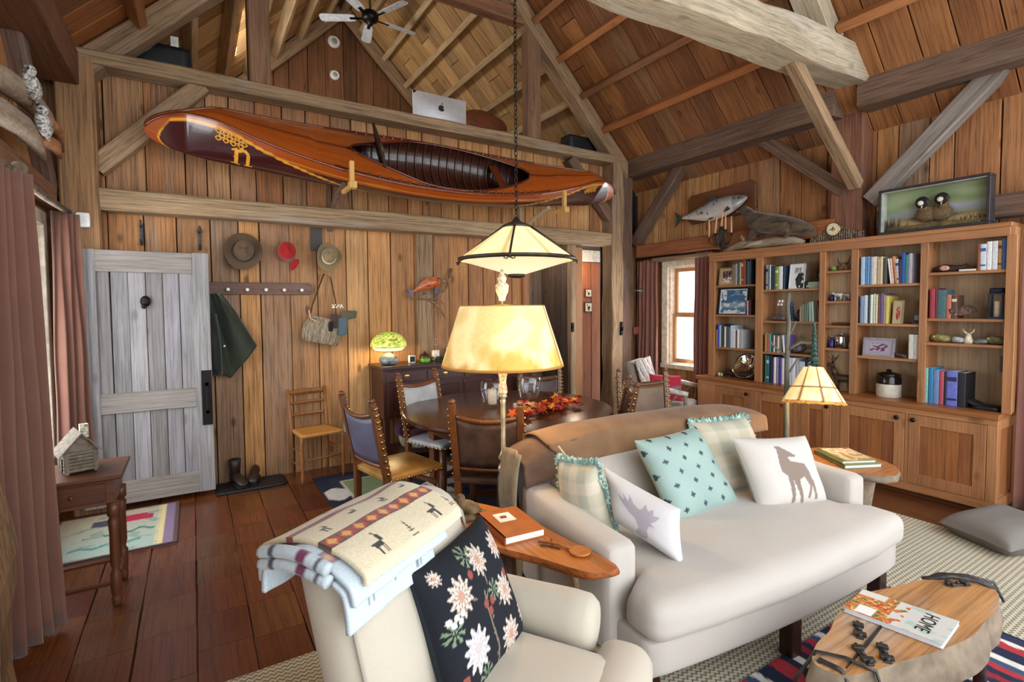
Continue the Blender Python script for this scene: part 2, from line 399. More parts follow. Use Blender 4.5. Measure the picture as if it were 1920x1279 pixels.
timber('post', (-.71, 5.19, 0), (-.71, 5.19, 3.55), .24, .2, wood('corner_post', ['96714c', '8c6a4a'], 'z', .78, .5, .5, .65, gray='85725f'), wb, (0, -1, 0), .008)
timber('post', (4.82, 5.19, 0), (4.84, 5.19, 3.5), .19, .22, beam_m, wb, (0, -1, 0), .022, 22)
timber('post', (5.03, 5.2, 0), (5.03, 5.2, 3.45), .2, .18, beam_dark, wb, (0, -1, 0), .012, 14)
timber('brace', (-.62, 5.2, 2.71), (.12, 5.2, 3.5), .14, .13, beam_m, wb, (0, -1, 0), .01)
timber('brace', (4.83, 5.2, 2.72), (4.1, 5.2, 3.46), .13, .13, beam_dark, wb, (0, -1, 0), .008)
for sx in (.57, 3.53):
    timber('queen_post', (sx, 5.2, 3.58), (sx, 5.2, 4.93), .18, .16, wood('queen_post', ['86644a', '7f6048'], 'z', .78, .4, .4, .6), wb, (0, -1, 0), .006)
timber('collar_beam', (.35, 5.2, 4.98), (3.95, 5.2, 4.98), .15, .16, beam_red, wb, (0, 0, 1), .006)
# doorway and hall behind
timber('door_trim', (3.47, 5.28, 0), (3.47, 5.28, 2.4), .09, .08, wood('door_trim', ['a06a40'], 'z', .6, .2, .4, .4), wb, (0, -1, 0), .002)
timber('door_trim', (4.2, 5.28, 0), (4.2, 5.28, 2.4), .09, .09, beam_m, wb, (0, -1, 0), .003)
timber('door_trim', (4.32, 5.3, 0), (4.32, 5.3, 2.36), .13, .05, wood('door_trim_warm', ['a5754d'], 'z', .6, .2, .5, .4), wb, (0, -1, 0), .002)
MB().bb((4.155, 5.215, 1.26), (4.19, 5.24, 1.38)).bb((4.165, 5.205, 1.3), (4.18, 5.216, 1.34)).build('door_catch', plain('black_iron', '16130f', .5, .6), wb, bevel=.002)
MB().bb((4.86, 5.045, 1.2), (4.89, 5.08, 1.38)).bb((4.868, 5.03, 1.26), (4.882, 5.05, 1.31)).build('door_catch', plain('black_iron', '16130f', .5, .6), wb, bevel=.002)
hall = MB().bb((3.3, 5.95, 0), (4.2, 5.98, 2.6)).bb((4.2, 5.36, 0), (4.3, 6.2, 2.4)).bb((3.3, 5.36, 0), (3.33, 5.98, 2.6)).bb((4.3, 5.93, 0), (6.0, 5.96, 2.6)).bb((3.3, 5.36, 2.42), (6.0, 5.96, 2.45)).build('wall_hall', dark_m, kind='structure', label='short board-lined hall behind the open doorway', cat='wall')
for k in range(5): board('hall_board', (3.42+k*.17, 5.935, 0), (3.42+k*.17, 5.935, 2.42), .17, .025, wood('hall_grey', ['6e5a4a', '7a6654', '66544a'], 'z', .75, .3, .5, .6), hall, (0, -1, 0))
for k in range(6): board('hall_board', (4.4+k*.19, 5.915, 0), (4.4+k*.19, 5.915, 2.24), .19, .025, wood('hall_orange', ['b0653a', 'bd7442', 'a65c34'], 'z', .55, .2, .4, .4), hall, (0, -1, 0))
MB().bb((4.3, 5.9, 2.25), (5.6, 5.93, 2.42)).build('hall_ceiling_strip', plain('white_plaster', 'e8dfd2', .8), hall)
for k in range(4): board('hall_board', (4.185, 5.40+k*.15, 0), (4.185, 5.40+k*.15, 2.42), .15, .025, wood('hall_grey', ['6e5a4a', '7a6654', '66544a'], 'z', .75, .3, .5, .6), hall, (-1, 0, 0))
timber('stair_stringer', (3.44, 5.86, 1.75), (4.15, 5.80, .75), .05, .22, wood('stringer', ['6b4a34'], 'z', .6, .2, .4, .5), hall, (0, 0, 1), .002)
lamp('hall_light', (4.75, 5.6, 2.1), 9, (1, .8, .6), .08); lamp('stair_light', (3.75, 5.55, 2.2), 5, (1, .82, .65), .08)
for nm, z, s, lb in (('upper', 1.785, .125, 'upper small square framed picture of a dark leaf on orange hall wall'), ('lower', 1.575, .15, 'lower small square framed picture of a dark blot on orange hall wall')):
    t = thing('framed_picture', lb, 'picture', (5.0, 5.9, z)); X = 5.0
    MB().bb((X-s/2, 5.885, z-s/2), (X+s/2, 5.901, z+s/2)).build('frame', plain('picture_frame_brown', '4a3020', .5), t, bevel=.003)
    def cf(u, v, s=s): 
        r = math.hypot((u-.55)*1.2, v-.4)+.1*nz(u*5, v*5, s*9); return L('3c2418') if r < .24 or math.hypot(u-.3, v-.75) < .1 else L('e9dcc0')
    MB().grid(lambda u, v: (X-s*.4+u*s*.8, 5.8835, z-s*.4+v*s*.8), 20, 20, cfn=cf).build('print', vcol('paper_print', .6, .02), t)

# right wall
wr = MB().bb((5.425, 4.72, 0), (5.45, 5.36, 3.5)).bb((5.425, 0-.6, 0), (5.45, 3.96, 3.5)).bb((5.425, 3.96, 2.14), (5.45, 4.72, 3.5)).bb((5.425, 3.96, 0), (5.45, 4.72, .8)).build('wall_right', dark_m, kind='structure', label='right wall of wide vertical boards behind the bookcase', cat='wall')
y = 5.3
while y > -.5:
    w = RND.choice((.17, .2, .23, .26, .29)) if y < 4 else RND.choice((.11, .14, .17)); c = y-w/2
    if c < 3.96 or c > 4.72: board('wall_board', (5.41, c, 0), (5.41, c, 2.4), w, .028, wall_lit_z if c > 3.5 else wall_z, wr, (-1, 0, 0))
    else: board('wall_board', (5.41, c, 0), (5.41, c, .8), w, .028, wall_lit_z, wr, (-1, 0, 0)); board('wall_board', (5.41, c, 2.14), (5.41, c, 2.4), w, .028, wall_lit_z, wr, (-1, 0, 0))
    board('wall_board', (5.41, c, 2.4), (5.41, c, 3.6), w, .028, wall_lit_z if c > 3.5 else wall_z, wr, (-1, 0, 0)); y -= w
timber('girt', (5.3, 5.12, 2.335), (5.3, 2.56, 2.335), .2, .17, wood('right_girt', ['9a5f3a'], 'z', .7, .3, .4, .5), wr, (0, 0, 1), .006)
timber('girt', (5.3, 2.2, 2.335), (5.3, -.5, 2.335), .2, .17, beam_dark, wr, (0, 0, 1), .006)
timber('plate_beam', (5.16, 5.25, 3.445), (5.16, 2.5, 3.445), .28, .24, beam_dark, wr, (0, 0, 1), .014)
timber('plate_beam', (5.17, 2.3, 3.46), (5.17, -.5, 3.46), .28, .26, beam_dark, wr, (0, 0, 1), .014)
timber('post', (5.31, 2.47, 0), (5.31, 2.47, 3.7), .28, .17, beam_red, wr, (-1, 0, 0), .006)
timber('brace', (5.29, 5.22, 2.46), (5.29, 4.38, 3.4), .13, .14, beam_dark, wr, (-1, 0, 0), .012)
timber('brace', (5.28, 2.5, 2.66), (5.28, 3.38, 3.42), .13, .13, beam_dark, wr, (-1, 0, 0), .008)
timber('brace', (5.26, 2.26, 2.52), (5.26, 1.36, 3.44), .15, .13, wood('grey_brace', ['8b7f76', '857a70'], 'z', .8, .45, .4, .6, gray='9a918a'), wr, (-1, 0, 0), .01)

# left wall
wl = MB().bb((-.99, -.6, 0), (-.965, 3.26, 3.6)).bb((-.99, 5.08, 0), (-.965, 5.36, 3.6)).bb((-.99, 3.26, 2.25), (-.965, 5.08, 3.6)).bb((-.99, 3.26, 0), (-.965, 5.08, .45)).build('wall_left', dark_m, kind='structure', label='left wall of vertical boards behind the tall curtains', cat='wall')
y = 5.3
while y > 1.0:
    w = RND.choice((.2, .24, .28, .32)); c = y-w/2
    if c < 3.2 or c > 5.1: board('wall_board', (-.95, c, 0), (-.95, c, 3.58), w, .028, wall_lit_z, wl, (1, 0, 0))
    else: board('wall_board', (-.95, c, 0), (-.95, c, .45), w, .028, wall_z, wl, (1, 0, 0)); board('wall_board', (-.95, c, 2.25), (-.95, c, 3.58), w, .028, wall_lit_z, wl, (1, 0, 0))
    y -= w
timber('girt', (-.92, 5.1, 2.44), (-.92, 2.5, 2.44), .16, .16, beam_red, wl, (0, 0, 1), .008)
timber('plate_beam', (-.83, 5.08, 3.42), (-.83, 1.6, 3.42), .3, .26, wood('left_plate', ['6e4a33', '7a5238'], 'z', .75, .4, .4, .6), wl, (0, 0, 1), .008)
timber('brace', (-.9, 5.08, 2.5), (-.9, 4.3, 3.36), .12, .13, beam_dark, wl, (1, 0, 0), .008)
timber('near_post', (-.83, 2.62, 0), (-.95, 2.66, 3.4), .4, .3, wood('rough_post', ['7d5f42', '6e5238'], 'z', .9, .9, .3, .8, gray='6d6256'), wl, (0, -1, 0), .05, 26, .04)

# ceiling
ce = MB().add([(5.55, -1, 8.62-5.55), (5.55, 8.7, 8.62-5.55), (RX, 8.7, RZ+.04), (RX, -1, RZ+.04)], [(0, 1, 2, 3)]).add([(-1.25, -1, 3.09), (-1.25, 8.7, 3.09), (RX, 8.7, RZ+.04), (RX, -1, RZ+.04)], [(0, 1, 2, 3)]).build('ceiling', dark_m, kind='structure', label='open gable roof of boards on purlins and hewn rafters', cat='ceiling')
def slope(sgn, x, off=0.):
    """point on the underside of the roof boards at distance |x| measured as right-slope X."""
    X = x if sgn > 0 else 2*RX-x
    k = off/math.sqrt(2); return X-sgn*k, 8.6-x-k
for sgn in (1, -1):
    up = Vector((-sgn, 0, -1)).normalized(); y = .6
    while y < 8.55:
        w = RND.uniform(.2, .3); c = y+w/2; cut = RND.choice((3.05, 3.4, 3.75, 4.1)); mm = loft_m if y > 5.15 else roof_m
        for a, b in ((5.5, cut+.003), (cut-.003, RX)):
            p = slope(sgn, a); q = slope(sgn, b); board('roof_board', (p[0], c, p[1]), (q[0], c, q[1]), w, .024, mm, ce, up)
        y += w
    for x in (4.66, 4.3, 3.94, 3.58, 3.22, 2.86, 2.5):
        for a, b in ((.4, 2.25), (2.47, 5.1), (5.3, 8.45)):
            p = slope(sgn, x, .075); timber('purlin', (p[0], a, p[1]), (p[0], b, p[1]), .075, .125, loftp_m if a > 5 else purlin_m, ce, up, .004, 6, .006)
    for yy in (2.36, 5.2, 8.44):
        p = slope(sgn, 4.72 if yy < 3 else 5.15, .12); q = slope(sgn, RX+.05, .12)
        timber('rafter', (p[0], yy, p[1]), (q[0], yy, q[1]), .2 if yy < 8 else .1, .18, beam_pale if yy < 3 else beam_m, ce, up, .012, 14)
timber('ridge_beam', (RX, .4, RZ-.12), (RX, 8.5, RZ-.12), .12, .2, beam_m, ce, (0, 0, 1), .006)
timber('truss_tie_beam', (-.9, 2.36, 3.5), (5.5, 2.36, 3.685), .3, .27, beam_pale, ce, (0, 0, 1), .03, 26, .025)
timber('truss_brace', (5.17, 2.36, 2.68), (4.06, 2.36, 3.58), .10, .11, beam_m, ce, (0, -1, 0), .006)
# loft
lf = MB().bb((-1.1, 5.36, 3.44), (5.45, 8.6, 3.5)).build('floor_loft', loft_m, kind='structure', label='loft floor above the back wall', cat='floor')
gb = MB().add([(-1.2, 8.62, 3.0), (5.5, 8.62, 3.0), (5.5, 8.62, 3.1), (RX, 8.62, RZ+.05), (-1.2, 8.62, 3.1)], [(0, 1, 2, 3, 4)]).build('wall_gable', dark_m, kind='structure', label='dim gable wall of vertical boards at the back of the loft', cat='wall')
x = -.6
while x < 4.9:
    w = RND.uniform(.18, .3); c = x+w/2; h = RZ-abs(c-RX)-w/2-.02
    if h > 3.55: board('wall_board', (c, 8.59, 3.5), (c, 8.59, h+.1), w, .03, wood('gable_board', ['6e4629', '7d5232', '624026', '845a38'], 'z', .75, .3, .6, .6), gb, (0, -1, 0))  # dimness of the gable put into darker board tones
    x += w

# windows
def sash_window(name, wallx, face, y0, y1, z0, z1, label, fm, trim):
    t = thing(name, label, 'window', (wallx, (y0+y1)/2, z0), kind='structure'); d = -face
    f = MB()
    for a, b, c, e in ((y0-.1, y0, z0, z1), (y1, y1+.1, z0, z1), (y0-.1, y1+.1, z1, z1+.1), (y0-.12, y1+.12, z0-.06, z0)):
        f.bb((wallx-face*.0, a, c), (wallx+d*-.02*0-face*.04, b, e))
    f.build('casing', trim, t, bevel=.004)
    r = MB()
    for a, b, c, e in ((y0, y0+.02, z0, z1), (y1-.02, y1, z0, z1), (y0+.02, y1-.02, z1-.02, z1), (y0+.02, y1-.02, z0, z0+.02)): r.bb((wallx, a, c), (wallx+face*.12, b, e))
    r.build('jamb', trim, t)
    zm = (z0+z1)/2-.01
    for nm, a, b, xx in (('upper_sash', zm, z1-.02, .08), ('lower_sash', z0+.02, zm+.035, .045)):
        s = MB(); Y0, Y1 = y0+.02, y1-.02
        for p in ((Y0, Y0+.045, a, b), (Y1-.045, Y1, a, b), (Y0+.045, Y1-.045, b-.045, b), (Y0+.045, Y1-.045, a, a+.05), ((Y0+Y1)/2-.008, (Y0+Y1)/2+.008, a+.05, b-.045)): s.bb((wallx+face*xx, p[0], p[2]), (wallx+face*(xx+.035), p[1], p[3]))
        so = s.build(nm, fm, t, bevel=.003)
        for k in (0, 1):
            ya, yb = (Y0+.045, (Y0+Y1)/2-.008) if k == 0 else ((Y0+Y1)/2+.008, Y1-.045)
            MB().bb((wallx+face*(xx+.015), ya, a+.05), (wallx+face*(xx+.019), yb, b-.045)).build('pane', glass('window_glass'), so)
    return t
fm = wood('window_frame', ['c99a66'], 'z', .5, .1, .3, .35)
wtrim = plain('cream_window_trim', 'e6d8c0', .5)
sash_window('window_1', 5.39, 1, 3.98, 4.70, .82, 2.10, 'tall bright sash window between rust curtains', fm, wtrim)
sash_window('window_2', -.945, -1, 3.36, 5.0, .5, 2.22, 'bright left window almost hidden by brown curtains', fm, wtrim)
timber('window_shelf_board', (5.3, 4.86, 2.2), (5.3, 3.92, 2.2), .14, .05, beam_m, wr, (0, 0, 1), .003)

# grey plank door standing open against the back wall
def bdoor():
    t = thing('door_1', 'weathered grey plank door standing open against the back wall', 'door', (-.32, 5.05, .05), kind='structure')
    g = lambda k, c: wood('door_grey_'+k, c, 'z', .75, .6, .45, .5, gray='8f8c90', fine=.9)
    ga, gr = g('a', ['7f7a7c', '95918f', '878384', '77726f', '9c9da2']), g('r', ['857d76', '91887f', '7c756f'])
    x0, x1, z0, z1, Y = -.755, .122, .055, 2.06, 5.05
    pw = (x1-x0-.2)/6
    for k in range(6):
        c = x0+.1+pw*(k+.5); board('plank', (c, Y, z0+.05), (c, Y, z1-.05), pw, .024, ga, t, (0, -1, 0), .0018)
    for c, w in ((x0+.065, .13), (x1-.06, .12)): board('stile', (c, Y-.012, z0), (c, Y-.012, z1), w, .044, ga, t, (0, -1, 0), .001)
    for z, w in ((z1-.085, .17), (.86, .16), (z0+.09, .18)): board('rail', (x0+.13, Y-.012, z), (x1-.12, Y-.012, z), w, .042, gr, t, (0, -1, 0), .001)
    bk = plain('black_iron', '16130f', .5, .6)
    MB().bb((x1-.08, Y-.05, .62), (x1-.005, Y-.035, 1.08)).bb((x1-.055, Y-.085, .72), (x1-.03, Y-.065, .98)).bb((x1-.055, Y-.085, .72), (x1-.03, Y-.04, .75)).bb((x1-.055, Y-.085, .95), (x1-.03, Y-.04, .98)).build('latch_plate', bk, t, bevel=.003)
    MB().ell((-.32, Y-.03, 1.66), (.035, .02, .045), 10, 6).ell((-.33, Y-.045, 1.62), (.018, .015, .02), 8, 5).build('knocker', bk, t, smooth=True)
bdoor()
# ================================================================== rugs and curtains
def rug(name, lo, hi, z, th, n, cfn, mat, label, cat='rug'):
    b = MB(); nx, ny = n
    b.grid(lambda u, v: (lo[0]+u*(hi[0]-lo[0]), lo[1]+v*(hi[1]-lo[1]), z+th+.0015*nz(u*30, v*30)), nx, ny, cfn=cfn)
    e = cfn(0, 0)
    b.bb((lo[0], lo[1], z), (hi[0], hi[1], z+th*.6), col=e)
    return b.build(name, mat, label=label, cat=cat)
def sis():
    N = NT('sisal'); b = N.b; tc = N.n('ShaderNodeTexCoord'); sp = N.n('ShaderNodeSeparateXYZ'); N.l(tc.outputs['Object'], sp.inputs[0])
    def fr(a): x = N.n('ShaderNodeMath', operation='FRACT'); N.l(a, x.inputs[0]); return x.outputs[0]
    zig = N.math('PINGPONG', N.math('MULTIPLY', sp.outputs[0], 1.), .014)
    r = fr(N.math('MULTIPLY', N.math('ADD', sp.outputs[1], zig), 38.))
    nn = N.n('ShaderNodeTexNoise'); nn.inputs['Scale'].default_value = 3.; N.l(tc.outputs['Object'], nn.inputs['Vector'])
    n2 = N.n('ShaderNodeTexNoise'); n2.inputs['Scale'].default_value = 160.; N.l(tc.outputs['Object'], n2.inputs['Vector'])
    c = N.ramp(r, [(.18, L('6a6250')), (.36, L('b8ae98')), (.85, L('c2b9a4')), (1., L('6a6250'))])
    c = N.mix(.5, c, N.ramp(n2.outputs['Fac'], [(.3, (.6,)*3), (.7, (1.2,)*3)]), 'MULTIPLY')
    c = N.mix(.4, c, N.ramp(nn.outputs['Fac'], [(.3, (.85, .8, .7)), (.7, (1.1, 1.1, 1.08))]), 'MULTIPLY')
    N.l(c, b.inputs['Base Color']); b.inputs['Roughness'].default_value = .95; N.bump(r, .6, .006); return N.m
MB().bb((-.25, -1.2, 0), (4.48, 2.45, .012)).build('sisal_rug', sis(), bevel=.003, label='large pale woven herringbone rug under the sofa and armchair', cat='rug')
STR = ['22283f', '22283f', 'a8323a', 'a8323a', '22283f', 'd8d2c8', '22283f', '8e2832', '22283f', 'a8323a', '39506a', 'd8d2c8']
def cstripe(u, v):
    x = 1.2+u*2.06; k = 3.26-x; jag = .004*math.sin(v*260)
    if k < .02: return L('22283f')
    if k < .075: return L('2a3350')
    if k < .095+.012*(math.sin(v*160) > 0): return L('d8d2c8')
    if k < .16: return L('a8323a')
    s = int((x+jag)/.042) % 12
    c = L(STR[s]); return tuple(q*(1+.18*nz(u*90, v*60)) for q in c)
rug('striped_rug', (1.2, -.6), (3.26, 1.27), .0125, .006, (240, 90), cstripe, vcol('rug_flatweave', .95, .4, 350), 'red navy and white striped flatweave rug under the log coffee table')
def cdine(u, v):
    x = u*2.6; y = v*2.5; c = L('262a3c')
    if .1 < x < 2.5 and .1 < y < 2.4: c = L('2e3044')
    for a, b, w, h, q in ((.22, 1.75, .5, .5, '7f946a'), (.95, 1.7, .5, .5, 'b5b3b0'), (.22, .9, .5, .55, '9a4a44'), (1.0, .4, .6, .5, '7f946a'), (1.7, 1.6, .6, .5, 'a8895a'), (1.8, .6, .5, .6, 'b5b3b0')):
        if a < x < a+w and b < y < b+h: c = L(q)
        if a-.03 < x < a+w+.03 and b-.03 < y < b+h+.03 and not (a < x < a+w and b < y < b+h): c = L('cfc7b4')
    for a, b in ((.1, 1.95), (.12, 1.5), (.9, 1.5)):
        if ((x-a)/.1)**2+((y-b)/.16)**2 < 1: c = L('cfccc4')
    return tuple(q*(1+.2*nz(u*70, v*70)) for q in c)
rug('hooked_rug', (.9, 2.5), (3.5, 5.0), 0, .01, (130, 125), cdine, vcol('rug_wool', .95, .4, 300), 'dark navy hooked rug with green and white patches under the dining table')
def cleft(u, v):
    x = u*.76; y = v*.93; d = min(x, .76-x, y, .93-y); k = .76-x
    if d < .03: return L('5d4a4a')
    if k < .09: return L('85708a') 
    if k < .115+.02*(math.sin(y*120) > 0): return L('d3c28e')
    c = mixc(L('b7ab92'), L('9fb0a4'), max(0, min(1, 1.3-y*1.6)))
    if .38 < x < .6 and .62 < y < .78: c = L('b0324e')
    if .22 < x < .36 and .6 < y < .75: c = L('50505a')
    if abs(y-.42-.03*math.sin(x*50)) < .02 and .2 < x < .62: c = L('4d7a68')
    if abs(y-.2-.02*math.sin(x*38)) < .022 and .15 < x < .55: c = L('5f8d84')
    if nz(x*9, y*14, 2) > .35: c = L('8d9c8e')
    return tuple(q*(1+.2*nz(u*60, v*60)) for q in c)
rug('hooked_rug', (-.9, 4.13), (-.14, 5.0), 0, .014, (76, 93), cleft, vcol('rug_wool', .95, .4, 300), 'small cream hooked rug with mauve border under the grey door')

def curtain(name, p, q, z0, z1, label, mat, folds=7, amp=.045, flare=.1, seed=0, rings=0, gather=.0, tie=None):
    p = Vector((*p, 0)); q = Vector((*q, 0)); d = q-p; n = Vector((-d.y, d.x, 0)).normalized()
    def fn(u, v):
        k = (1-v); a = amp*(.55+.6*k); ph = u*folds*2*PI+1.3*nz(u*3, v*.6, seed)
        s = p+d*(.5+(u-.5)*(1+flare*(k-.5)))+n*(a*math.sin(ph)+.02*nz(u*4, v*3, seed+4))
        return (s.x, s.y, z0+(z1-z0)*v+(.012*nz(u*5, 0, seed) if v < .01 else 0))
    b = MB().grid(fn, folds*12, 22); o = b.build(name, mat, smooth=True, label=label, cat='curtain', loose=True)
    m = o.modifiers.new('thick', 'SOLIDIFY'); m.thickness = .006; return o
curt = cloth('curtain_rust', '724c3e', '80594a', 500, .85, .2, .3)
curt2 = cloth('curtain_rust_right', '85564a', '946558', 500, .85, .2, .3)
curtain('curtain', (-.78, 3.02), (-.635, 3.33), .03, 2.24, 'nearest long brown curtain beside the little turned-leg table', curt, 5, .045, .3, 1)
curtain('curtain', (-.83, 4.80), (-.69, 4.98), .35, 2.30, 'second brown curtain between the near curtain and the grey door', curt, 4, .03, .3, 5)
curtain('curtain', (5.26, 5.16), (5.26, 4.78), .5, 2.2, 'rust curtain on the left of the sash window', curt2, 5, .035, .05, 9)
curtain('curtain', (5.26, 4.2), (5.26, 3.95), .5, 2.24, 'rust curtain squeezed between sash window and bookcase', curt2, 4, .035, .1, 12)
curtain('curtain', (5.22, 1.24), (5.22, .7), .05, 2.2, 'mauve curtain just past the far right end of the bookcase', curt2, 4, .03, .05, 15)
rodm = plain('rod_dark', '2c221c', .5, .3)
MB().tube([(-.76, 2.6, 2.27), (-.74, 3.4, 2.285), (-.75, 4.2, 2.29), (-.76, 5.0, 2.32)], [.026, .024, .022, .02], 8).ell((-.70, 3.42, 2.29), (.035, .035, .035), 10, 6).build('curtain_rod', plain('bark_rod', '6a5847', .9, var=.4, scale=20, bump=.6), smooth=True, label='dark rod carrying the brown curtains on the left', cat='curtain rod')
MB().tube([(5.27, 5.2, 2.23), (5.27, 3.92, 2.26)], .012, 8).build('curtain_rod', rodm, smooth=True, label='thin rod above the sash window', cat='curtain rod')

# ================================================================== sofa
linen = cloth('linen', 'b7aea4', 'bfb6ac', 900, .92, .2, .2, .04)
leg_m = wood('dark_leg', ['2c1710', '331b12'], 'z', .35, .1, .2, .3)
sofa = thing('sofa', 'large cream linen sofa with one long seat cushion and dark legs', 'sofa', (2.29, 1.78, .0122), math.radians(-3.6))
def S(): return MB()
def bow(w): 
    w = Vector(w); 
    if w.y < -.2: w.y -= .05*(1-(w.x/.93)**2)
    return w
S().soft((0, -.085, .265), (1.74, .90, .145), .02, 8, fn=bow).build('seat_frame', linen, sofa, True, weld=True, loc=True)
def tee(w):
    w = bow(w); t = max(0, min(1, (-.33-w.y)/.1)); t = t*t*(3-2*t); w.x *= .86+.15*t; return w
S().soft((0, -.16, .412), (1.74, .83, .165), .065, 22, puff=(0, .015, .03), wob=.008, seed=3, fn=tee).build('seat_cushion', linen, sofa, True, weld=True, loc=True)
for sg in (-1, 1):
    def slope_arm(w): w = Vector(w); w.z += max(0, w.z-.45)*.55*max(0, w.y+.1)*1.2; return w
    S().soft((sg*.835, -.0, .41), (.155, .72, .44), .035, 8, puff=(.008, .0, .012), fn=slope_arm).build('arm', linen, sofa, True, weld=True, loc=True)
def lean(w): w = Vector(w); w.y += (w.z-.3)*.18; w.z -= .07*abs(w.x/.9)**4*max(0, w.z-.4)*2; return w
S().soft((0, .33, .58), (1.76, .17, .60), .05, 10, puff=(0, .03, .0), fn=lean).build('backrest', linen, sofa, True, weld=True, loc=True)
S().soft((0, .22, .60), (1.52, .16, .36), .07, 10, puff=(0, .03, .02), fn=lean).build('back_cushion', linen, sofa, True, weld=True, loc=True)
for X, Y in ((-.81, -.47), (.0, -.52), (.82, -.47), (-.81, .31), (.82, .31)):
    S().box((X, Y, .0975), (.07, .065, .195)).build('leg', leg_m, sofa, bevel=.004, loc=True)
for X in (.0, .82):
    S().box((X, -.1, .11), (.05, .7, .05)).build('stretcher', leg_m, sofa, loc=True)

# drape over the sofa back (own thing)
dr = thing('sofa_throw', 'brown suede hide throw laced along its edges over the sofa back', 'throw', (2.29, 1.78, 0), math.radians(-3.6))
def drape(x0, x1, front, back, off, droop=0., n=(40, 40), nf=0.):
    P = [(-0.0, front), (.0, .0)]
    def fn(u, v):
        x = x0+(x1-x0)*u; top = .905-.06*abs(x/.9)**4-droop*max(0, -.62-x)*1.6
        s = v
        fr = .30+(.9-.3)*.18-.115-off; bk = .33+.11+.10+off
        L1 = max(.03, top-front(u)); L2 = top-back; W_ = bk-fr; tot = L1+L2+W_; d = s*tot
        if d < L1: y, z = fr-(L1-d)*.17, front(u)+d
        elif d < L1+W_: t = (d-L1)/W_; y, z = fr+W_*t, top+.028*math.sin(PI*t)
        else: y, z = bk-(d-L1-W_)*.05, top-(d-L1-W_)
        return (x+.012*nz(u*3, v*6, off*99), y+.008*nz(u*6, v*5, 3), z+off+.006*nz(u*7, v*4, 8))
    return MB().grid(fn, *n)
hide = plain('suede_brown', '553d2e', .88, var=.25, scale=7, bump=.3, sheen=.1, col2='6c513e')
tan = plain('suede_tan', '74553a', .88, var=.2, scale=6, bump=.3, sheen=.1, col2='876544')
o = drape(-.925, -.40, lambda u: .68+.1*u, .30, .010, .1).build('dark_panel', hide, dr, True, loc=True, loose=True); o.modifiers.new('t', 'SOLIDIFY').thickness = .007; o['label'] = 'darker suede panel hanging at the left end'
o = drape(-.78, .94, lambda u: .775-.03*u if u > .06 else .86-1.4*u, .45, .014, 0., (70, 40)).build('tan_panel', tan, dr, True, loc=True, loose=True); o.modifiers.new('t', 'SOLIDIFY').thickness = .007; o['label'] = 'lighter tan suede panel'
# hanging flap at the left end
o = MB().grid(lambda u, v: (-.935-.02*math.sin(v*3)-.02*nz(u*4, v*2), .30+u*.20+.02*math.sin(v*4), .86-.02*abs(u-.5)-v*.44), 10, 14).build('end_flap', plain('suede_back', '8c7f68', .9, var=.2, scale=9), dr, True, loc=True, loose=True); o.modifiers.new('t', 'SOLIDIFY').thickness = .008; o['label'] = 'pale underside of the flap hanging over the end'
lace = MB()
for k in range(26):
    t = k/25
for k in range(16): lace.ell((-.78+.075*k/15, .19-.03*k/15+.0, .9-.11*k/15), (.006, .005, .006), 6, 4)
lace.build('lacing', plain('lace_pale', 'cdb895', .8), dr, loc=True)

# ------------------------------------------------------------------ pillows
def pillow(name, c4, th, cfn, mat, label, n=56, origin=None, edge=None, flip=1):
    """c4 corners: top-left, top-right, bottom-right, bottom-left of the face seen; th thickness."""
    A, B, C, D = [Vector(p) for p in c4]
    nrm = ((B-A).cross(D-A)).normalized()*flip; cen = (A+B+C+D)/4
    def P(u, v, s):
        a, b = u*2-1, v*2-1
        k = .055; uu = .5+.5*a*(1-k*(1-b*b)); vv = .5+.5*b*(1-k*(1-a*a))
        p = (A*(1-uu)+B*uu)*vv+(D*(1-uu)+C*uu)*(1-vv)
        t = th/2*max(0, (1-a**4)*(1-b**4))**.55
        t *= 1+.1*nz(u*3, v*3, cen.x*9)
        return p+nrm*s*t
    b = MB(); q = lambda t: .5-.5*math.cos(PI*t)
    b.grid(lambda u, v: P(u, v, -1), n, n, cfn=lambda u, v: cfn(u, v, 1))
    b.grid(lambda u, v: P(u, v, 1), n//3, n//3, cfn=lambda u, v: cfn(u, v, 0))
    t = None
    if edge: t = thing(name, label, 'pillow', tuple(cen-Vector((0, 0, (max(c.z for c in (A, B, C, D))-min(c.z for c in (A, B, C, D)))/2))))
    o = b.build('cover' if t else name, mat, t, True, label=None if t else label, cat=None if t else 'pillow')
    if t:
        f = MB(); R = random.Random(3)
        for u0, v0, du, dv in ((0, 0, 1, 0), (1, 0, 0, 1), (1, 1, -1, 0), (0, 1, 0, -1)):
            for k in range(46):
                s = k/46+R.uniform(-.01, .01); p = P(u0+du*s, v0+dv*s, 0); out = (p-cen).normalized()
                for j in range(2):
                    d = (out+Vector([R.uniform(-.7, .7) for _ in range(3)])).normalized()*R.uniform(.02, .034)
                    f.tube([p, p+d*.6+Vector((0, 0, .004)), p+d], [.006, .007, .004], 5, RND.choice((0, 0, 1)))
        f.build('fringe', [cloth('fringe_teal', edge[0]), cloth('fringe_pale', edge[1])], t, kind='stuff')
    return o
pil_m = vcol('pillow_cloth', .9, .25, 700, sheen=.2)
silk_m = vcol('pillow_silk', .5, .15, 900, spec=.4)
MOOSE = [(.40, .10), (.47, .22), (.44, .36), (.36, .40), (.26, .52), (.22, .66), (.30, .60), (.31, .72), (.37, .62), (.40, .76), (.45, .63), (.50, .58), (.56, .62), (.62, .76), (.64, .64), (.72, .74), (.71, .62), (.80, .66), (.74, .54), (.66, .44), (.72, .40), (.64, .38), (.60, .28), (.60, .16), (.54, .08), (.46, .05)]
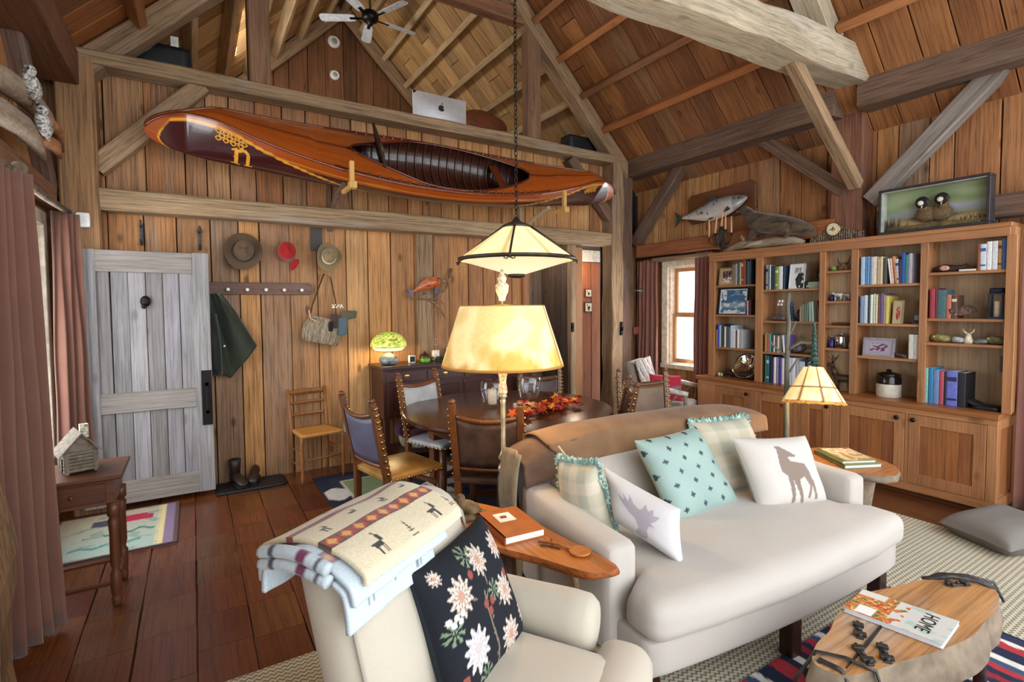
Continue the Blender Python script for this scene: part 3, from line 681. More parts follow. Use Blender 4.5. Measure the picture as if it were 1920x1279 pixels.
STAG = [(.63, .715), (.455, .86), (.385, .86), (.40, .81), (.365, .57), (.375, .486), (.43, .43), (.40, .043), (.445, .043), (.475, .26), (.49, .36), (.505, .26), (.535, .03), (.575, .03), (.565, .26), (.58, .36), (.66, .40), (.695, .26), (.635, .1), (.665, .08), (.73, .26), (.75, .07), (.785, .07), (.775, .29), (.76, .486), (.725, .586), (.545, .63), (.51, .686), (.55, .70), (.61, .685)]
grey = L('857468'); pale = L('c4bdb4')
def c_moose(u, v, f):
    if not f: return L('a49e9f')
    return L('a39ba2') if inpoly(u, v, MOOSE) else L('c6c1bf')
def c_stag(u, v, f): return grey if f and inpoly(u, v, STAG) else pale
def c_star(u, v, f):
    base = mixc(L('869d94'), L('94aaa1'), .5+.5*nz(u*3, v*3))
    if not f: return base
    a = (u+v)*3.6; b = (u-v)*3.6; fa = abs(a-round(a)); fb = abs(b-round(b))
    du = (fa+fb)/2/3.6*2; 
    s = max(fa, fb); m = min(fa, fb)
    uu = abs((round(a)+round(b))/7.2-u); vv = abs((round(a)-round(b))/7.2-v)
    if (max(uu, vv) < .034 and min(uu, vv) < .0075) or (abs(uu-vv) < .008 and max(uu, vv) < .02): return L('2b3640')
    if m < .018: return mixc(base, L('6f8f86'), .22)
    return base
def c_check(u, v, f):
    a = int(u*5) % 2; b = int(v*6) % 2
    return L('c6bca6') if a+b == 0 else L('bab29b') if a+b == 1 else L('a7a593')
pillow('throw_pillow', [(1.92, 1.90, .90), (2.41, 1.91, .91), (2.55, 1.72, .485), (2.01, 1.71, .485)], .15, c_star, silk_m, 'pale teal diamond-quilted pillow with small dark stars, middle of the sofa', 170)
pillow('throw_pillow', [(2.52, 1.76, .86), (3.02, 1.62, .83), (2.98, 1.47, .485), (2.545, 1.60, .485)], .15, c_stag, pil_m, 'cream pillow printed with a standing brown deer at sofa right end', 96)
pillow('throw_pillow', [(2.50, 2.02, .90), (2.98, 1.98, .88), (2.98, 1.80, .5), (2.48, 1.84, .5)], .17, c_check, pil_m, 'cream checked pillow with teal fringe behind the deer pillow', 50, edge=('7fa39a', 'b9cdbf'))
pillow('throw_pillow', [(1.67, 1.86, .82), (1.80, 1.50, .70), (1.73, 1.42, .49), (1.63, 1.74, .60)], .17, c_moose, pil_m, 'white pillow with grey moose head leaning near the sofa left arm', 90)
pillow('throw_pillow', [(1.50, 1.99, .85), (1.58, 1.80, .86), (1.66, 1.74, .50), (1.56, 2.02, .50)], .17, c_check, pil_m, 'cream checked pillow with teal fringe against the sofa left arm', 50, edge=('7fb0b0', 'a8d0cc'))
def c_floor(u, v, f): return L('77726c')
pillow('floor_cushion', [(4.35, 1.42, .08), (4.95, 1.25, .10), (4.75, .82, .10), (4.18, 1.0, .08)], .2, c_floor, vcol('canvas', .9, .3, 400), 'big grey floor cushion lying before the bookcase cabinets', 40)

# ================================================================== armchair
ach = thing('armchair', 'cream upholstered armchair with rolled arms in the foreground', 'armchair', (.63, 1.40, .0122), math.atan2(.55, .835))
# local x = chair's left (towards the sofa), local -y = the way it faces
chl = cloth('linen_chair', 'bdb29f', 'c4b9a8', 900, .92, .2, .2, .04)
MB().soft((0, -.08, .27), (.74, .78, .2), .04, 6).build('seat_frame', chl, ach, True, weld=True, loc=True)
MB().soft((0, -.12, .415), (.54, .74, .17), .07, 10, puff=(0, .02, .035)).soft((0, -.47, .41), (.76, .18, .165), .07, 8, puff=(0, .015, .01)).build('seat_cushion', chl, ach, True, weld=True, loc=True)
def lean2(w): w = Vector(w); w.y += (w.z-.95)*.28; return w
MB().soft((-.07, .17, .66), (.61, .18, .62), .085, 10, puff=(.0, .03, .01), fn=lean2).build('backrest', chl, ach, True, weld=True, loc=True)
for sg in (-1, 1):
    b = MB(); R = []
    for y, r, z in ((.2, .085, .52), (.1, .085, .52), (-.1, .09, .515), (-.28, .098, .51), (-.34, .095, .51), (-.365, .075, .51), (-.372, .04, .51)):
        R.append([(sg*.35+r*.92*math.cos(2*PI*k/16), y, z+r*math.sin(2*PI*k/16)) for k in range(16)])
    b.rings(R); b.soft((sg*.34, -.02, .33), (.12, .62, .3), .04, 6)
    b.build('arm', chl, ach, True, loc=True)
welt = MB()
for sg in (-1, 1):
    SX_ = -.352 if sg < 0 else .212; pts = [(SX_,   .17-.08+(z-.95)*.28+(.04 if z > .92 else .012 if z > .88 else 0), z) for z in [.38+.05*i for i in range(12)]]+[(SX_*.98, .14+.07, .962), (SX_*.98, .24, .945), (SX_, .262, .90)]
    MB().tube(pts, .005, 6).build('piping', cloth('piping', 'a39a8c'), ach, True, loc=True)
for X, Y in ((-.32, -.42), (.32, -.42), (-.32, .28), (.32, .28)): MB().box((X, Y, .08), (.05, .05, .16), tz=1.2).build('leg', leg_m, ach, bevel=.003, loc=True)

# folded wool blanket over its back
bl = thing('folded_blanket', 'folded cream wool blanket with red bands and dark animals on the armchair back', 'blanket', (.63, 1.40, 0), math.atan2(.55, .835))
def animal(u, v, cx, cy, s, kind):
    x, y = (u-cx)/s, (v-cy)/s
    if abs(x) > 1.2 or abs(y) > 1.2: return False
    if kind == 0:
        return (abs(x) < .6 and -.15 < y < .3) or (.45 < x < .9 and .15 < y < .75) or (y <= 0 and y > -.8 and min(abs(x+.5), abs(x+.3), abs(x-.3), abs(x-.5)) < .075) or (-.85 < x < -.5 and .1 < y < .3) or (y > .7 and abs(x-.75+.5*(y-.7)) < .1)
    return abs(x) < .08 and -.7 < y < .9 or (abs(y % .34-.17) < .05 and abs(x) < .55*(1-(y+.6)/1.6))
def c_blk(u, v, edge=0):
    """u across the fold (0 rear edge .. 1 front edge), v along."""
    c = L('d8c9a8') if not edge else L('c3ccd0')
    if .36 < u < .415: 
        c = L('8a3a34'); 
        if abs(u-.388) < .012 and int(v*60) % 2: c = L('3a2a24')
    if .61 < u < .72:
        c = L('963832')
        if u < .624 or u > .706: c = L('4a4030')
        k = abs((v*9) % 1-.5)+abs(u-.665)*8
        if k < .3: c = L('d6a24a')
        elif .3 < k < .42: c = L('c8433c')
        elif (v*9) % 1 < .12: c = L('56402c')
    for cx, cy, s, kd in ((.52, .14, .05, 0), (.50, .40, .05, 0), (.53, .66, .05, 0), (.51, .9, .05, 0), (.86, .50, .06, 1), (.86, .22, .08, 0), (.86, .78, .075, 0), (.85, .98, .05, 1), (.27, .4, .04, 0)):
        if animal(v*1.35-cy*1.35+cy, 1-u, cy, 1-cx, s, kd): c = L('35302c')
    if edge: c = mixc(c, L('b9c8d2'), .35)
    return tuple(q*(1+.1*nz(u*60, v*60)) for q in c)
def bpath(u, off, fr, bk):
    """profile (y,z) across the chair back: rear hem to front hem."""
    L2, T, L1 = bk, .27, fr; tot = L1+T+L2; d = u*tot; zt = .97+off
    if d < L2: return .275+off, zt-.04-(L2-d)
    if d < L2+T: t = (d-L2)/T; return .275+off-t*(.235+2*off), zt-.04*(1-t)**3-.05*t**3+.012*math.sin(PI*t)
    return .04-off-(d-L2-T)*.25, zt-.05-(d-L2-T)*.98
def layer(name, off, fr, bk, x0, x1, n, edge, label=None):
    def fn(u, v):
        y, z = bpath(u, off, fr, bk); x = x0+(x1-x0)*v
        return (x+.01*nz(u*3, 1, off*50), y+.005*nz(u*5, v*5, off*9), z+.007*nz(u*4, v*4, off*30))
    o = MB().grid(fn, n, n, cfn=lambda u, v: c_blk(u, v, edge)).build(name, vcol('blanket_wool', .95, .5, 260, sheen=.3), bl, True, loc=True, loose=True)
    m = o.modifiers.new('t', 'SOLIDIFY'); m.thickness = .014; m.offset = 1; 
    if label: o['label'] = label
layer('under_fold', .004, .085, .055, -.41, -.05, 60, 1, 'pale blue-white underside fold hanging lower')
layer('middle_fold', .022, .04, .05, -.40, .0, 60, 1)
layer('top_fold', .042, .02, .06, -.375, .06, 140, 0)
b = MB()
for z, y0 in ((.985, .2), (1.015, .2)):
    pp_ = [(-.425-.004*math.sin(PI*k/24), .27-.22*k/24, z-.02+.02*math.sin(PI*k/24)) for k in range(25)]
    b.tube(pp_, .016, 8, sq=(1, .9), col=[L('6a2a48') if 14 < k < 18 else L('3c3a44') if k in (5, 6, 21) else L('b4bfc4') for k in range(25) for q in range(8)])
b.build('fold_edge', vcol('blanket_wool', .95, .5, 260, sheen=.3), bl, True, loc=True)

# floral needlepoint pillow
FL = [(.24, .70, .15), (.56, .82, .13), (.25, .32, .16), (.76, .48, .13), (.66, .17, .14), (.86, .80, .12), (.93, .22, .10), (.10, .90, .06)]
def c_flor(u, v, f):
    c = L('1e2026')
    if not f: return L('2c3a42')
    for sx, sy, ex, ey in ((.45, .0, .5, .6), (.5, .4, .78, .46), (.47, .3, .25, .32), (.5, .55, .62, .78), (.46, .15, .66, .16), (.48, .5, .24, .72)):
        t = max(0, min(1, ((u-sx)*(ex-sx)+(v-sy)*(ey-sy))/((ex-sx)**2+(ey-sy)**2)))
        if math.hypot(u-sx-t*(ex-sx)-.02*math.sin(t*6), v-sy-t*(ey-sy)) < .009: c = L('7c705c')
    for gx, gy in ((.3, .1), (.62, .55), (.1, .52), (.45, .9)):
        a = math.atan2(v-gy, u-gx); r = math.hypot(u-gx, v-gy)
        if r < .08 and abs(math.sin(a*4)) > .75: c = L('76886c')
    for rx, ry in ((.5, .45), (.56, .5), (.47, .52), (.84, .58), (.4, .78), (.1, .2)):
        if math.hypot(u-rx, v-ry) < .032: c = L('8d4a42')
    for fx, fy, r in FL:
        dx, dy = u-fx, v-fy; a = math.atan2(dy, dx); d = math.hypot(dx*1.15, dy)/r
        e = .82+.16*math.cos(a*11)
        if d < e:
            p = abs(math.sin(a*5.5+int(d*4)*1.3)); c = L('c8bbad') if p > .42 else L('8d7468')
            if d < .25: c = L('b98a74')
            if fx < .3 and fy < .5: c = mixc(c, L('c9ccd4'), .5)
    for k in range(5):
        if math.hypot(u-.08-.03*k, v-.6+.035*(k % 2)) < .022: c = L('cfc6bc')
    return c
pillow('needlepoint_pillow', [(.480, 1.32, .87), (.825, 1.545, .88), (.925, 1.435, .49), (.55, 1.195, .485)], .14, c_flor, vcol('needlepoint', .95, .5, 220), 'black needlepoint pillow with pale thistle flowers on the armchair', 120)

# ================================================================== live-edge slabs
slab_m = wood('live_edge', ['b5682f', 'bd7236'], 'y', .3, .1, .55, .55, .8, spec=.5)
slab_x = wood('live_edge_coffee', ['ad7a4a', 'b78554'], 'x', .45, .2, .35, .5, .7, gray='b9aa98')
bark_m = plain('bark', '6e5f4e', .95, var=.4, scale=14, bump=1., col2='8c7c68')
def slab(name, pts, z0, z1, top_m, side_m, parent, inset=.02, jag=.012, sub=5, bulge=.006):
    """waney-edged plank from an outline: pale top and bottom, bark rim."""
    P = []
    n = len(pts)
    for i in range(n):
        a, b = pts[i], pts[(i+1) % n]; p0, p3 = pts[i-1], pts[(i+2) % n]
        for k in range(sub):
            t = k/sub; h = lambda q: .5*((2*a[q])+(-p0[q]+b[q])*t+(2*p0[q]-5*a[q]+4*b[q]-p3[q])*t*t+(-p0[q]+3*a[q]-3*b[q]+p3[q])*t**3)
            P.append((h(0), h(1)))
    cx = sum(p[0] for p in P)/len(P); cy = sum(p[1] for p in P)/len(P)
    def ring(z, s, j):
        out = []
        for i, (x, y) in enumerate(P):
            d = Vector((x-cx, y-cy)); l = d.length; k = 1-s/l+j*nz(x*14, y*14, z*20)/l
            out.append((cx+d.x*k, cy+d.y*k, z+(j*.5*nz(x*9, y*9, 4) if z not in (z0, z1) else 0)))
        return out
    H = z1-z0
    top = MB(); r = ring(z1, 0, 0); rim = MB()
    rr = [ring(z1, 0, 0), ring(z1-H*.25, -bulge*.6, jag), ring(z1-H*.45, -bulge, jag), ring(z1-H*.6, .0, jag*1.6), ring(z0, inset*1.6, jag)]
    rim.rings(rr, 0, cap=False)
    m = len(r); top.add([(cx, cy, z1)]+r, [(0, 1+i, 1+(i+1) % m) for i in range(m)])
    lo = rr[-1]; top.add([(cx, cy, z0)]+lo, [(0, 1+(i+1) % m, 1+i) for i in range(m)])
    top.build('slab_top', top_m, parent); rim.build('bark_edge', side_m, parent, True)
st = thing('side_table', 'honey live-edge slab side table on antler legs between sofa and armchair', 'side table', (1.18, 1.9, 0))
slab('slab', [(1.03, 2.30), (1.13, 2.36), (1.22, 2.25), (1.305, 2.05), (1.325, 1.80), (1.355, 1.52), (1.345, 1.42), (1.24, 1.44), (1.13, 1.66), (.98, 1.95), (.98, 2.12)], .555, .6, slab_m, wood('live_edge_rim', ['9a5526'], 'y', .45, .5, .4, .6), st, .03, .016)
b = MB(); b.tube([(1.16, 1.95, .02), (1.17, 1.95, .3), (1.16, 1.96, .56)], [.06, .05, .058], 12); b.build('pedestal', wood('log_dark', ['4c2c1a'], 'z', .6, .5, .3, .6), st, True)
ant = plain('antler', 'b39c78', .5, var=.3, scale=9, bump=.2)
for k, (dx, dy) in enumerate(((.22, -.30), (-.2, -.05), (-.05, .25), (.16, .12))):
    MB().tube([(1.16+dx*.15, 1.95+dy*.15, .16), (1.16+dx*.7, 1.95+dy*.6, .2), (1.16+dx*.95, 1.95+dy*.95, .34), (1.16+dx*.85, 1.95+dy*.8, .555)], [.02, .022, .019, .012], 8).tube([(1.16+dx*.7, 1.95+dy*.6, .2), (1.16+dx*1.3, 1.95+dy*1.2, .12), (1.16+dx*1.45, 1.95+dy*1.4, .014)], [.018, .016, .008], 8).build('antler_leg', ant, st, True)
tr = thing('end_table', 'rough half-log end table behind the sofa right arm', 'end table', (3.68, 1.65, 0))
slab('slab', [(3.42, 1.88), (3.62, 1.95), (3.80, 1.90), (3.84, 1.66), (3.72, 1.43), (3.53, 1.36), (3.42, 1.43), (3.36, 1.62)], .51, .575, wood('live_edge_r', ['9c6a40'], 'x', .45, .2, .4, .5), bark_m, tr, .05, .012)
MB().tube([(3.66, 1.62, .0), (3.64, 1.63, .25), (3.65, 1.63, .52)], [.11, .09, .12], 14).build('stump_leg', bark_m, tr, True)
# coffee table
ct = thing('coffee_table', 'split half-log coffee table with bark sides and iron straps', 'coffee table', (2.3, .78, 0))
CO = [(1.70, .87), (1.80, .915), (1.92, .93), (2.05, .965), (2.25, .985), (2.45, .935), (2.65, .885), (2.78, .82), (2.81, .74), (2.74, .69), (2.6, .655), (2.45, .65), (2.3, .645), (2.1, .68), (1.95, .72), (1.82, .75), (1.72, .79)]
slab('slab', CO, .19, .42, slab_x, bark_m, ct, .05, .02, bulge=.028)
iron = plain('forged_iron', '3d3a37', .5, .5, var=.4, scale=30, bump=.4)
crack = MB().tube([(1.76, .80, .4205), (1.95, .82, .4212), (2.1, .84, .4212), (2.3, .87, .4205)], [.003, .008, .006, .001], 6, sq=(1, .25)); crack.build('split', plain('crack_dark', '1c120c', .9), ct)
for cx, cy, an in ((2.0, .87, .5), (1.87, .80, .9), (1.94, .765, .6), (2.68, .80, -.5)):
    m = Matrix.Translation((cx, cy, .42)) @ Matrix.Rotation(an, 4, 'Z')
    b = MB().box((0, 0, .004), (.1, .022, .008), 0, m).box((-.03, 0, .01), (.02, .04, .012), 0, m).box((.03, 0, .01), (.02, .034, .012), 0, m)
    for k in (-.042, 0, .042): b.ell((k, 0, .012), (.008, .008, .006), 8, 5, 0, m)
    b.build('iron_cleat', iron, ct, bevel=.002)
for pts in ([(1.68, .92, .34), (1.75, .89, .43), (1.80, .82, .43), (1.82, .74, .425), (1.83, .70, .3)], [(1.70, .90, .36), (1.72, .86, .428), (1.73, .80, .428), (1.73, .765, .38), (1.74, .74, .25)], [(2.67, .905, .40), (2.70, .87, .43), (2.77, .80, .435), (2.81, .72, .43), (2.82, .69, .36)], [(2.62, .90, .42), (2.72, .83, .435), (2.76, .76, .435), (2.78, .70, .42)]):
    MB().tube(pts, .010, 8, sq=(1, .5)).build('iron_strap', iron, ct, True)
for X, Y in ((1.84, .87), (1.9, .79), (2.66, .82), (2.64, .72)): MB().tube([(X, Y, .25), (X+.03*(1 if X > 2 else -1), Y, .15), (X+.05*(1 if X > 2 else -1), Y, .019)], [.026, .02, .024], 10).build('leg', iron, ct, True)
# ================================================================== dining set
oak = lambda a: wood('oak_dark', ['6b3f22', '754828', '5f381f'], a, .35, .12, .2, .5, spec=.5)
ox, oy, oz = oak('x'), oak('y'), oak('z')
tb = thing('dining_table', 'round dark oak dining table with a heavy apron and square legs', 'dining table', (2.2, 3.62, .011))
wt = wood('oak_top', ['4e2c18'], 'x', .22, .06, .15, .45, spec=.5)
MB().lathe([(.80, .715), (.855, .722), (.865, .74), (.86, .757), (.845, .761)], (2.2, 3.62, 0), 64).build('table_top', wt, tb, auto=True)
MB().lathe([(.66, .62), (.66, .715), (.63, .715), (.63, .62)], (2.2, 3.62, 0), 48, cap=False).build('apron', ox, tb, auto=True)
for k in range(4):
    a = PI/4+k*PI/2+.2; c = (2.2+.6*math.cos(a), 3.62+.6*math.sin(a))
    MB().box((c[0], c[1], .36), (.09, .09, .7), tz=1.15).build('leg', oz, tb, bevel=.006)

nail = plain('brass_nail', 'c9a45e', .25, 1., var=.2)
def chair(name, label, leather, frame=None, h=.98):
    t = thing(name, label, 'chair', (0, 0, 0)); M_ = frame or oz
    def rake(z): return -.215-max(0, z-.45)*.2
    for s in (-1, 1):
        pts = [(s*.20, -.235, 0), (s*.205, -.22, .25), (s*.21, rake(.46), .46), (s*.215, rake(.75), .75), (s*.215, rake(h), h)]
        post = MB().tube(pts, [.03, .03, .032, .03, .027], 4, sq=(1, 1)).build('back_post', M_, t, bevel=.003, loc=True)
        MB().ell((s*.215, rake(h)-.002, h+.012), (.022, .026, .018), 8, 5).build('finial', M_, post, True, loc=True)
        n = MB()
        for k in range(11):
            z = .50+k*(h-.54)/10; n.ell((s*.215, rake(z)+.026, z), (.011, .008, .011), 6, 4); n.ell((s*.243, rake(z), z), (.008, .011, .011), 6, 4)
        o = n.build('nail_heads', nail, t, True, loc=True); o['kind'] = 'stuff'
        MB().tube([(s*.21, .2, 0), (s*.21, .2, .2), (s*.21, .2, .43)], [.022, .03, .03], 8).build('front_leg', M_, t, True, loc=True)
        MB().bb((s*.195, -.2, .15), (s*.225, .19, .18)).build('side_stretcher', M_, t, loc=True)
    MB().bb((-.2, .185, .2), (.2, .21, .25)).build('front_stretcher', M_, t, bevel=.003, loc=True)
    MB().bb((-.2, -.235, .17), (.2, -.21, .205)).build('back_stretcher', M_, t, loc=True)
    # leather back hung between the posts, hollowed
    def bk(u, v): 
        z = .56+v*(h-.66)-.03*(1-(2*u-1)**2)*v; x = (u-.5)*.40
        return (x, rake(z)-.02*(1-(2*u-1)**2), z)
    o = MB().grid(bk, 16, 8).build('backrest', leather, t, True, loc=True, loose=True); m = o.modifiers.new('t', 'SOLIDIFY'); m.thickness = .02; m.offset = 0
    top = MB()
    for i in (0,): top.tube([((k/10-.5)*.40, rake(h-.09)-.02*(1-(k/5-1)**2), h-.085-.03*(1-(k/5-1)**2)) for k in range(11)], .022, 6, sq=(.7, 1))
    top.build('top_rail', M_, t, True, loc=True)
    MB().tube([((k/10-.5)*.40, rake(.54)-.02*(1-(k/5-1)**2), .54) for k in range(11)], .02, 6, sq=(.7, 1)).build('lower_rail', M_, t, True, loc=True)
    MB().soft((0, -.005, .455), (.46, .45, .05), .02, 6, puff=(0, 0, .012)).build('seat', leather, t, True, weld=True, loc=True)
    n = MB()
    for k in range(10): n.ell((-.2+k*.0444, .225, .445), (.012, .008, .012), 6, 4)
    for s in (-1, 1):
        for k in range(10): n.ell((s*.232, -.2+k*.0444, .445), (.008, .012, .012), 6, 4)
    o = n.build('seat_nails', nail, t, True, loc=True); o['kind'] = 'stuff'
    return t
lea = plain('leather_dark', '3f3029', .38, var=.3, scale=12, bump=.25, col2='57433a')
lea2 = plain('leather_brown', '5e4226', .35, var=.3, scale=6, bump=.2, col2='7a5a36')
lea3 = plain('leather_tan', '8a5f2c', .3, var=.3, scale=5, bump=.2, col2='b98a48')
lea4 = plain('leather_worn_pale', 'a9a9ac', .3, var=.2, scale=8, bump=.25, col2='c3c3c6')  # reflection on glossy leather painted in as a pale base colour
def place(t, x, y, fx, fy, z=.011, sc=1.):
    t.location = (x, y, z); t.rotation_euler = (0, 0, math.atan2(-fx, fy)); t.scale = (sc, sc, sc)
    MW[t.name] = Matrix.Translation((x, y, z)) @ Matrix.Rotation(math.atan2(-fx, fy), 4, 'Z')
G = 'studded leather chairs around the dining table'
c = chair('dining_chair', 'studded leather chair with its back to the sofa, seat under the table', lea); place(c, 1.74, 3.02, .66, .75); c['group'] = G
c = chair('dining_chair', 'studded chair with tan seat seen sideways left of the dining table', lea3); place(c, 1.22, 3.50, .98, .2); c['group'] = G
bb = [o for o in c.children if o.name.startswith('backrest')][0]; bb.data = bb.data.copy(); bb.data.materials[0] = plain('leather_slate', '5f5f74', .35, var=.2, scale=8, bump=.2)
bb['label'] = 'slate leather back panel'
c = chair('dining_chair', 'studded chair with leather back coloured as pale sheen before the sideboard', lea4, h=1.0); place(c, 1.80, 4.02, .35, -.94); c['group'] = G
c = chair('dining_chair', 'dark studded chair behind the table, seen past the glass hurricanes', lea, h=.90); place(c, 3.08, 4.36, -.5, -.87, .011); c['group'] = G
c = chair('dining_chair', 'brown studded leather chair facing out beside the window curtain', lea2, h=.98); place(c, 3.32, 3.07, -.5, -.87, .011); c['group'] = G
c = chair('dining_chair', 'dark studded chair at the right rim of the table, seen edge-on', lea, h=.98); place(c, 2.66, 3.10, -.80, .60); c['group'] = G

# ladder-back chair by the wall
lc = thing('ladder_back_chair', 'small rush-seated ladder-back chair standing against the back wall', 'chair', (.95, 5.06, 0), math.radians(190))
hon = wood('honey_chair', ['8a5a30', '96643a'], 'z', .4, .1, .2, .4)
for s in (-1, 1):
    MB().tube([(s*.165, -.14, 0), (s*.17, -.15, .45), (s*.175, -.2, .83)], [.013, .016, .014], 8).build('back_post', hon, lc, True, loc=True)
    MB().lathe([(.010, 0), (.014, .05), (.016, .1), (.011, .12), (.017, .15), (.018, .3), (.013, .33), (.019, .36), (.013, .39), (.017, .44)], (s*.19, .17, 0), 10).build('front_leg', hon, lc, True, loc=True)
    for z in (.15, .28): MB().tube([(s*.168, -.14, z), (s*.19, .17, z)], .009, 6).build('side_rung', hon, lc, True, loc=True)
MB().lathe([(.008, -.19), (.010, -.06), (.016, -.045), (.011, -.03), (.016, 0), (.011, .03), (.016, .045), (.010, .06), (.008, .19)], (0, 0, 0), 8, M=Matrix.Translation((0, .17, .22)) @ Matrix.Rotation(PI/2, 4, 'Y')).build('front_rung', hon, lc, True, loc=True)
for z, hh in ((.79, .05), (.69, .028), (.58, .03)):
    MB().grid(lambda u, v: ((u-.5)*.34, -.155-(z-.45)*.13-.025*(1-(2*u-1)**2), z+(v-.5)*hh*(.7+.3*(1-(2*u-1)**2))), 10, 2).build('back_slat', hon, lc, True, loc=True, loose=True).modifiers.new('t', 'SOLIDIFY').thickness = .012
def crush(u, v, r=.021):
    x, y = u*2-1, v*2-1; w = .165+.03*v
    return (x*w, -.15+.33*v, .455-.018*(1-max(abs(x), abs(y))))
MB().grid(crush, 12, 12).build('rush_seat', plain('rush', 'b57a34', .6, var=.3, scale=6, bump=.5, stretch=(30, 4, 4), col2='c98f48'), lc, True, loc=True, loose=True).modifiers.new('t', 'SOLIDIFY').thickness = .03

# ================================================================== sideboard
mah = lambda a: wood('mahogany', ['40201a', '4a261d', '3a1c17'], a, .32, .08, .05, .4, spec=.5)
mx, my, mz = mah('x'), mah('y'), mah('z')
sb = thing('sideboard', 'dark mahogany sideboard with four drawers and panelled doors', 'sideboard', (2.4, 5.06, 0))
X0, X1, Yf, Yb, Zt, Zb = 1.55, 3.28, 4.86, 5.27, 1.02, .50
MB().bb((X0-.03, Yf-.035, Zt-.03), (X1+.03, Yb, Zt)).bb((X0-.015, Yf-.02, Zt-.045), (X1+.015, Yb, Zt-.03)).build('top', mx, sb, bevel=.004)
MB().bb((X0, Yf+.01, Zb), (X1, Yb, Zt-.045)).build('body', mz, sb)
gold = plain('brass_pull', 'c7a768', .3, 1.)
n = 4; w = (X1-X0-.06)/n
for k in range(n):
    a = X0+.03+k*w+.012; b = a+w-.024
    d = MB().bb((a, Yf-.004, .86), (b, Yf+.012, .965)).build('drawer', mx, sb, bevel=.003)
    c0 = (a+b)/2; h = MB().ell((c0, Yf-.005, .915), (.03, .004, .016), 12, 6).tube([(c0-.022, Yf-.008, .912), (c0-.012, Yf-.018, .902), (c0+.012, Yf-.018, .902), (c0+.022, Yf-.008, .912)], .003, 6); h.build('drawer_pull', gold, d, True)
    d = MB().bb((a, Yf-.004, .53), (a+.05, Yf+.012, .845)).bb((b-.05, Yf-.004, .53), (b, Yf+.012, .845)).bb((a+.05, Yf-.004, .795), (b-.05, Yf+.012, .845)).bb((a+.05, Yf-.004, .53), (b-.05, Yf+.012, .58)).bb((a+.05, Yf+.004, .58), (b-.05, Yf+.01, .795)).build('door', mz, sb, bevel=.002)
    MB().ell((b-.025 if k % 2 == 0 else a+.025, Yf-.012, .72), (.009, .012, .009), 8, 6).build('door_knob', gold, d, True)
    if k: MB().lathe([(.009, .53), (.012, .56), (.008, .6), (.012, .70), (.008, .8), (.012, .84)], (X0+.03+k*w, Yf-.004, 0), 8).build('turned_moulding', mz, sb, True)
for X in (X0+.03, X1-.03):
    for Y in (Yf+.03, Yb-.03): MB().box((X, Y, Zb/2), (.055, .055, Zb)).build('leg', mz, sb, bevel=.004)
MB().bb((X0+.02, Yf+.02, .13), (X1-.02, Yb-.02, .155)).build('low_shelf', mx, sb)

# things on the sideboard
tl = thing('stained_glass_lamp', 'small domed lamp with glowing yellow-green mosaic shade on the sideboard', 'lamp', (1.665, 5.04, 1.02))
MB().lathe([(.04, 0), (.085, .012), (.10, .045), (.085, .08), (.05, .10), (.02, .115), (.012, .19)], (1.665, 5.04, 1.02), 24).build('base', plain('glaze_blue_grey', '4f5a68', .25, var=.5, scale=20, col2='9aa0a2'), tl, True)
def mosaic(u, v):
    a = nz(math.cos(u*6.28)*9, math.sin(u*6.28)*9, v*14); c = mixc(L('97b02a'), L('dcd27a'), max(0, min(1, .5+a*1.6)))
    if v > .55: c = mixc(c, L('86a828'), .55)
    return mixc(c, L('44501a'), .75) if abs(a) < .07 else c
MB().grid(lambda u, v: (1.665+.18*math.cos(u*2*PI)*math.cos(v*PI/2*.97), 5.04+.18*math.sin(u*2*PI)*math.cos(v*PI/2*.97), 1.205+.145*math.sin(v*PI/2)), 48, 20, cu=True, cfn=mosaic).build('shade', vcol('lit_mosaic_glass', .4, .1, 120, emit=.75), tl, True, loose=True)
MB().grid(lambda u, v: (1.665+.168*math.cos(u*2*PI)*(1-.25*v), 5.04+.168*math.sin(u*2*PI)*(1-.25*v), 1.2-.04*v), 40, 4, cu=True).build('shade_skirt', plain('lit_cream_glass', 'e8d9a8', .4, emit='f3dc9a', es=1.3), tl, True, loose=True)
R_ = MB()
R_.tube([(1.665+.17*math.cos(k*PI/20), 5.04+.17*math.sin(k*PI/20), 1.203) for k in range(40)], .003, 5, close=True); R_.tube([(1.665+.128*math.cos(k*PI/20), 5.04+.128*math.sin(k*PI/20), 1.160) for k in range(40)], .003, 5, close=True)
R_.build('shade_wire', plain('dark_bronze', '3a2f22', .4, .8), tl, True)['kind'] = 'stuff'
lamp('sideboard_lamp_bulb', (1.665, 5.04, 1.15), 13, (1, .72, .36), .04)
t = thing('desk_clock', 'tiny square dark-faced desk clock beside the mosaic lamp', 'clock', (1.90, 5.02, 1.02), .15)
MB().soft((0, 0, .042), (.075, .03, .082), .008, 4).build('case', plain('white_enamel', 'e4e0d6', .35), t, True, weld=True, loc=True)
MB().bb((-.028, -.0175, .015), (.028, -.0155, .07)).build('face', plain('screen_dark', '25302e', .2), t, loc=True)
grn = plain('green_enamel', '4f8a34', .3, var=.3, scale=12, col2='6fae44')
MB().lathe([(.03, 0), (.05, .01), (.055, .035), (.045, .05), (.038, .042), (.01, .02)], (2.03, 4.98, 1.02), 18).build('green_dish', grn, smooth=True, label='small bright green enamel dish on the sideboard', cat='dish')
MB().lathe([(.045, 0), (.06, .01), (.055, .05), (.04, .075), (.015, .085), (.012, .1), (.002, .104)], (2.10, 5.16, 1.02), 18).build('lidded_pot', plain('brown_glaze', '4a3226', .3, var=.4, scale=10), smooth=True, label='small brown lidded pot behind the green dish', cat='pot')
t = thing('decanter', 'stoppered glass decanter half full of white sand on the sideboard', 'decanter', (2.19, 5.08, 1.02))
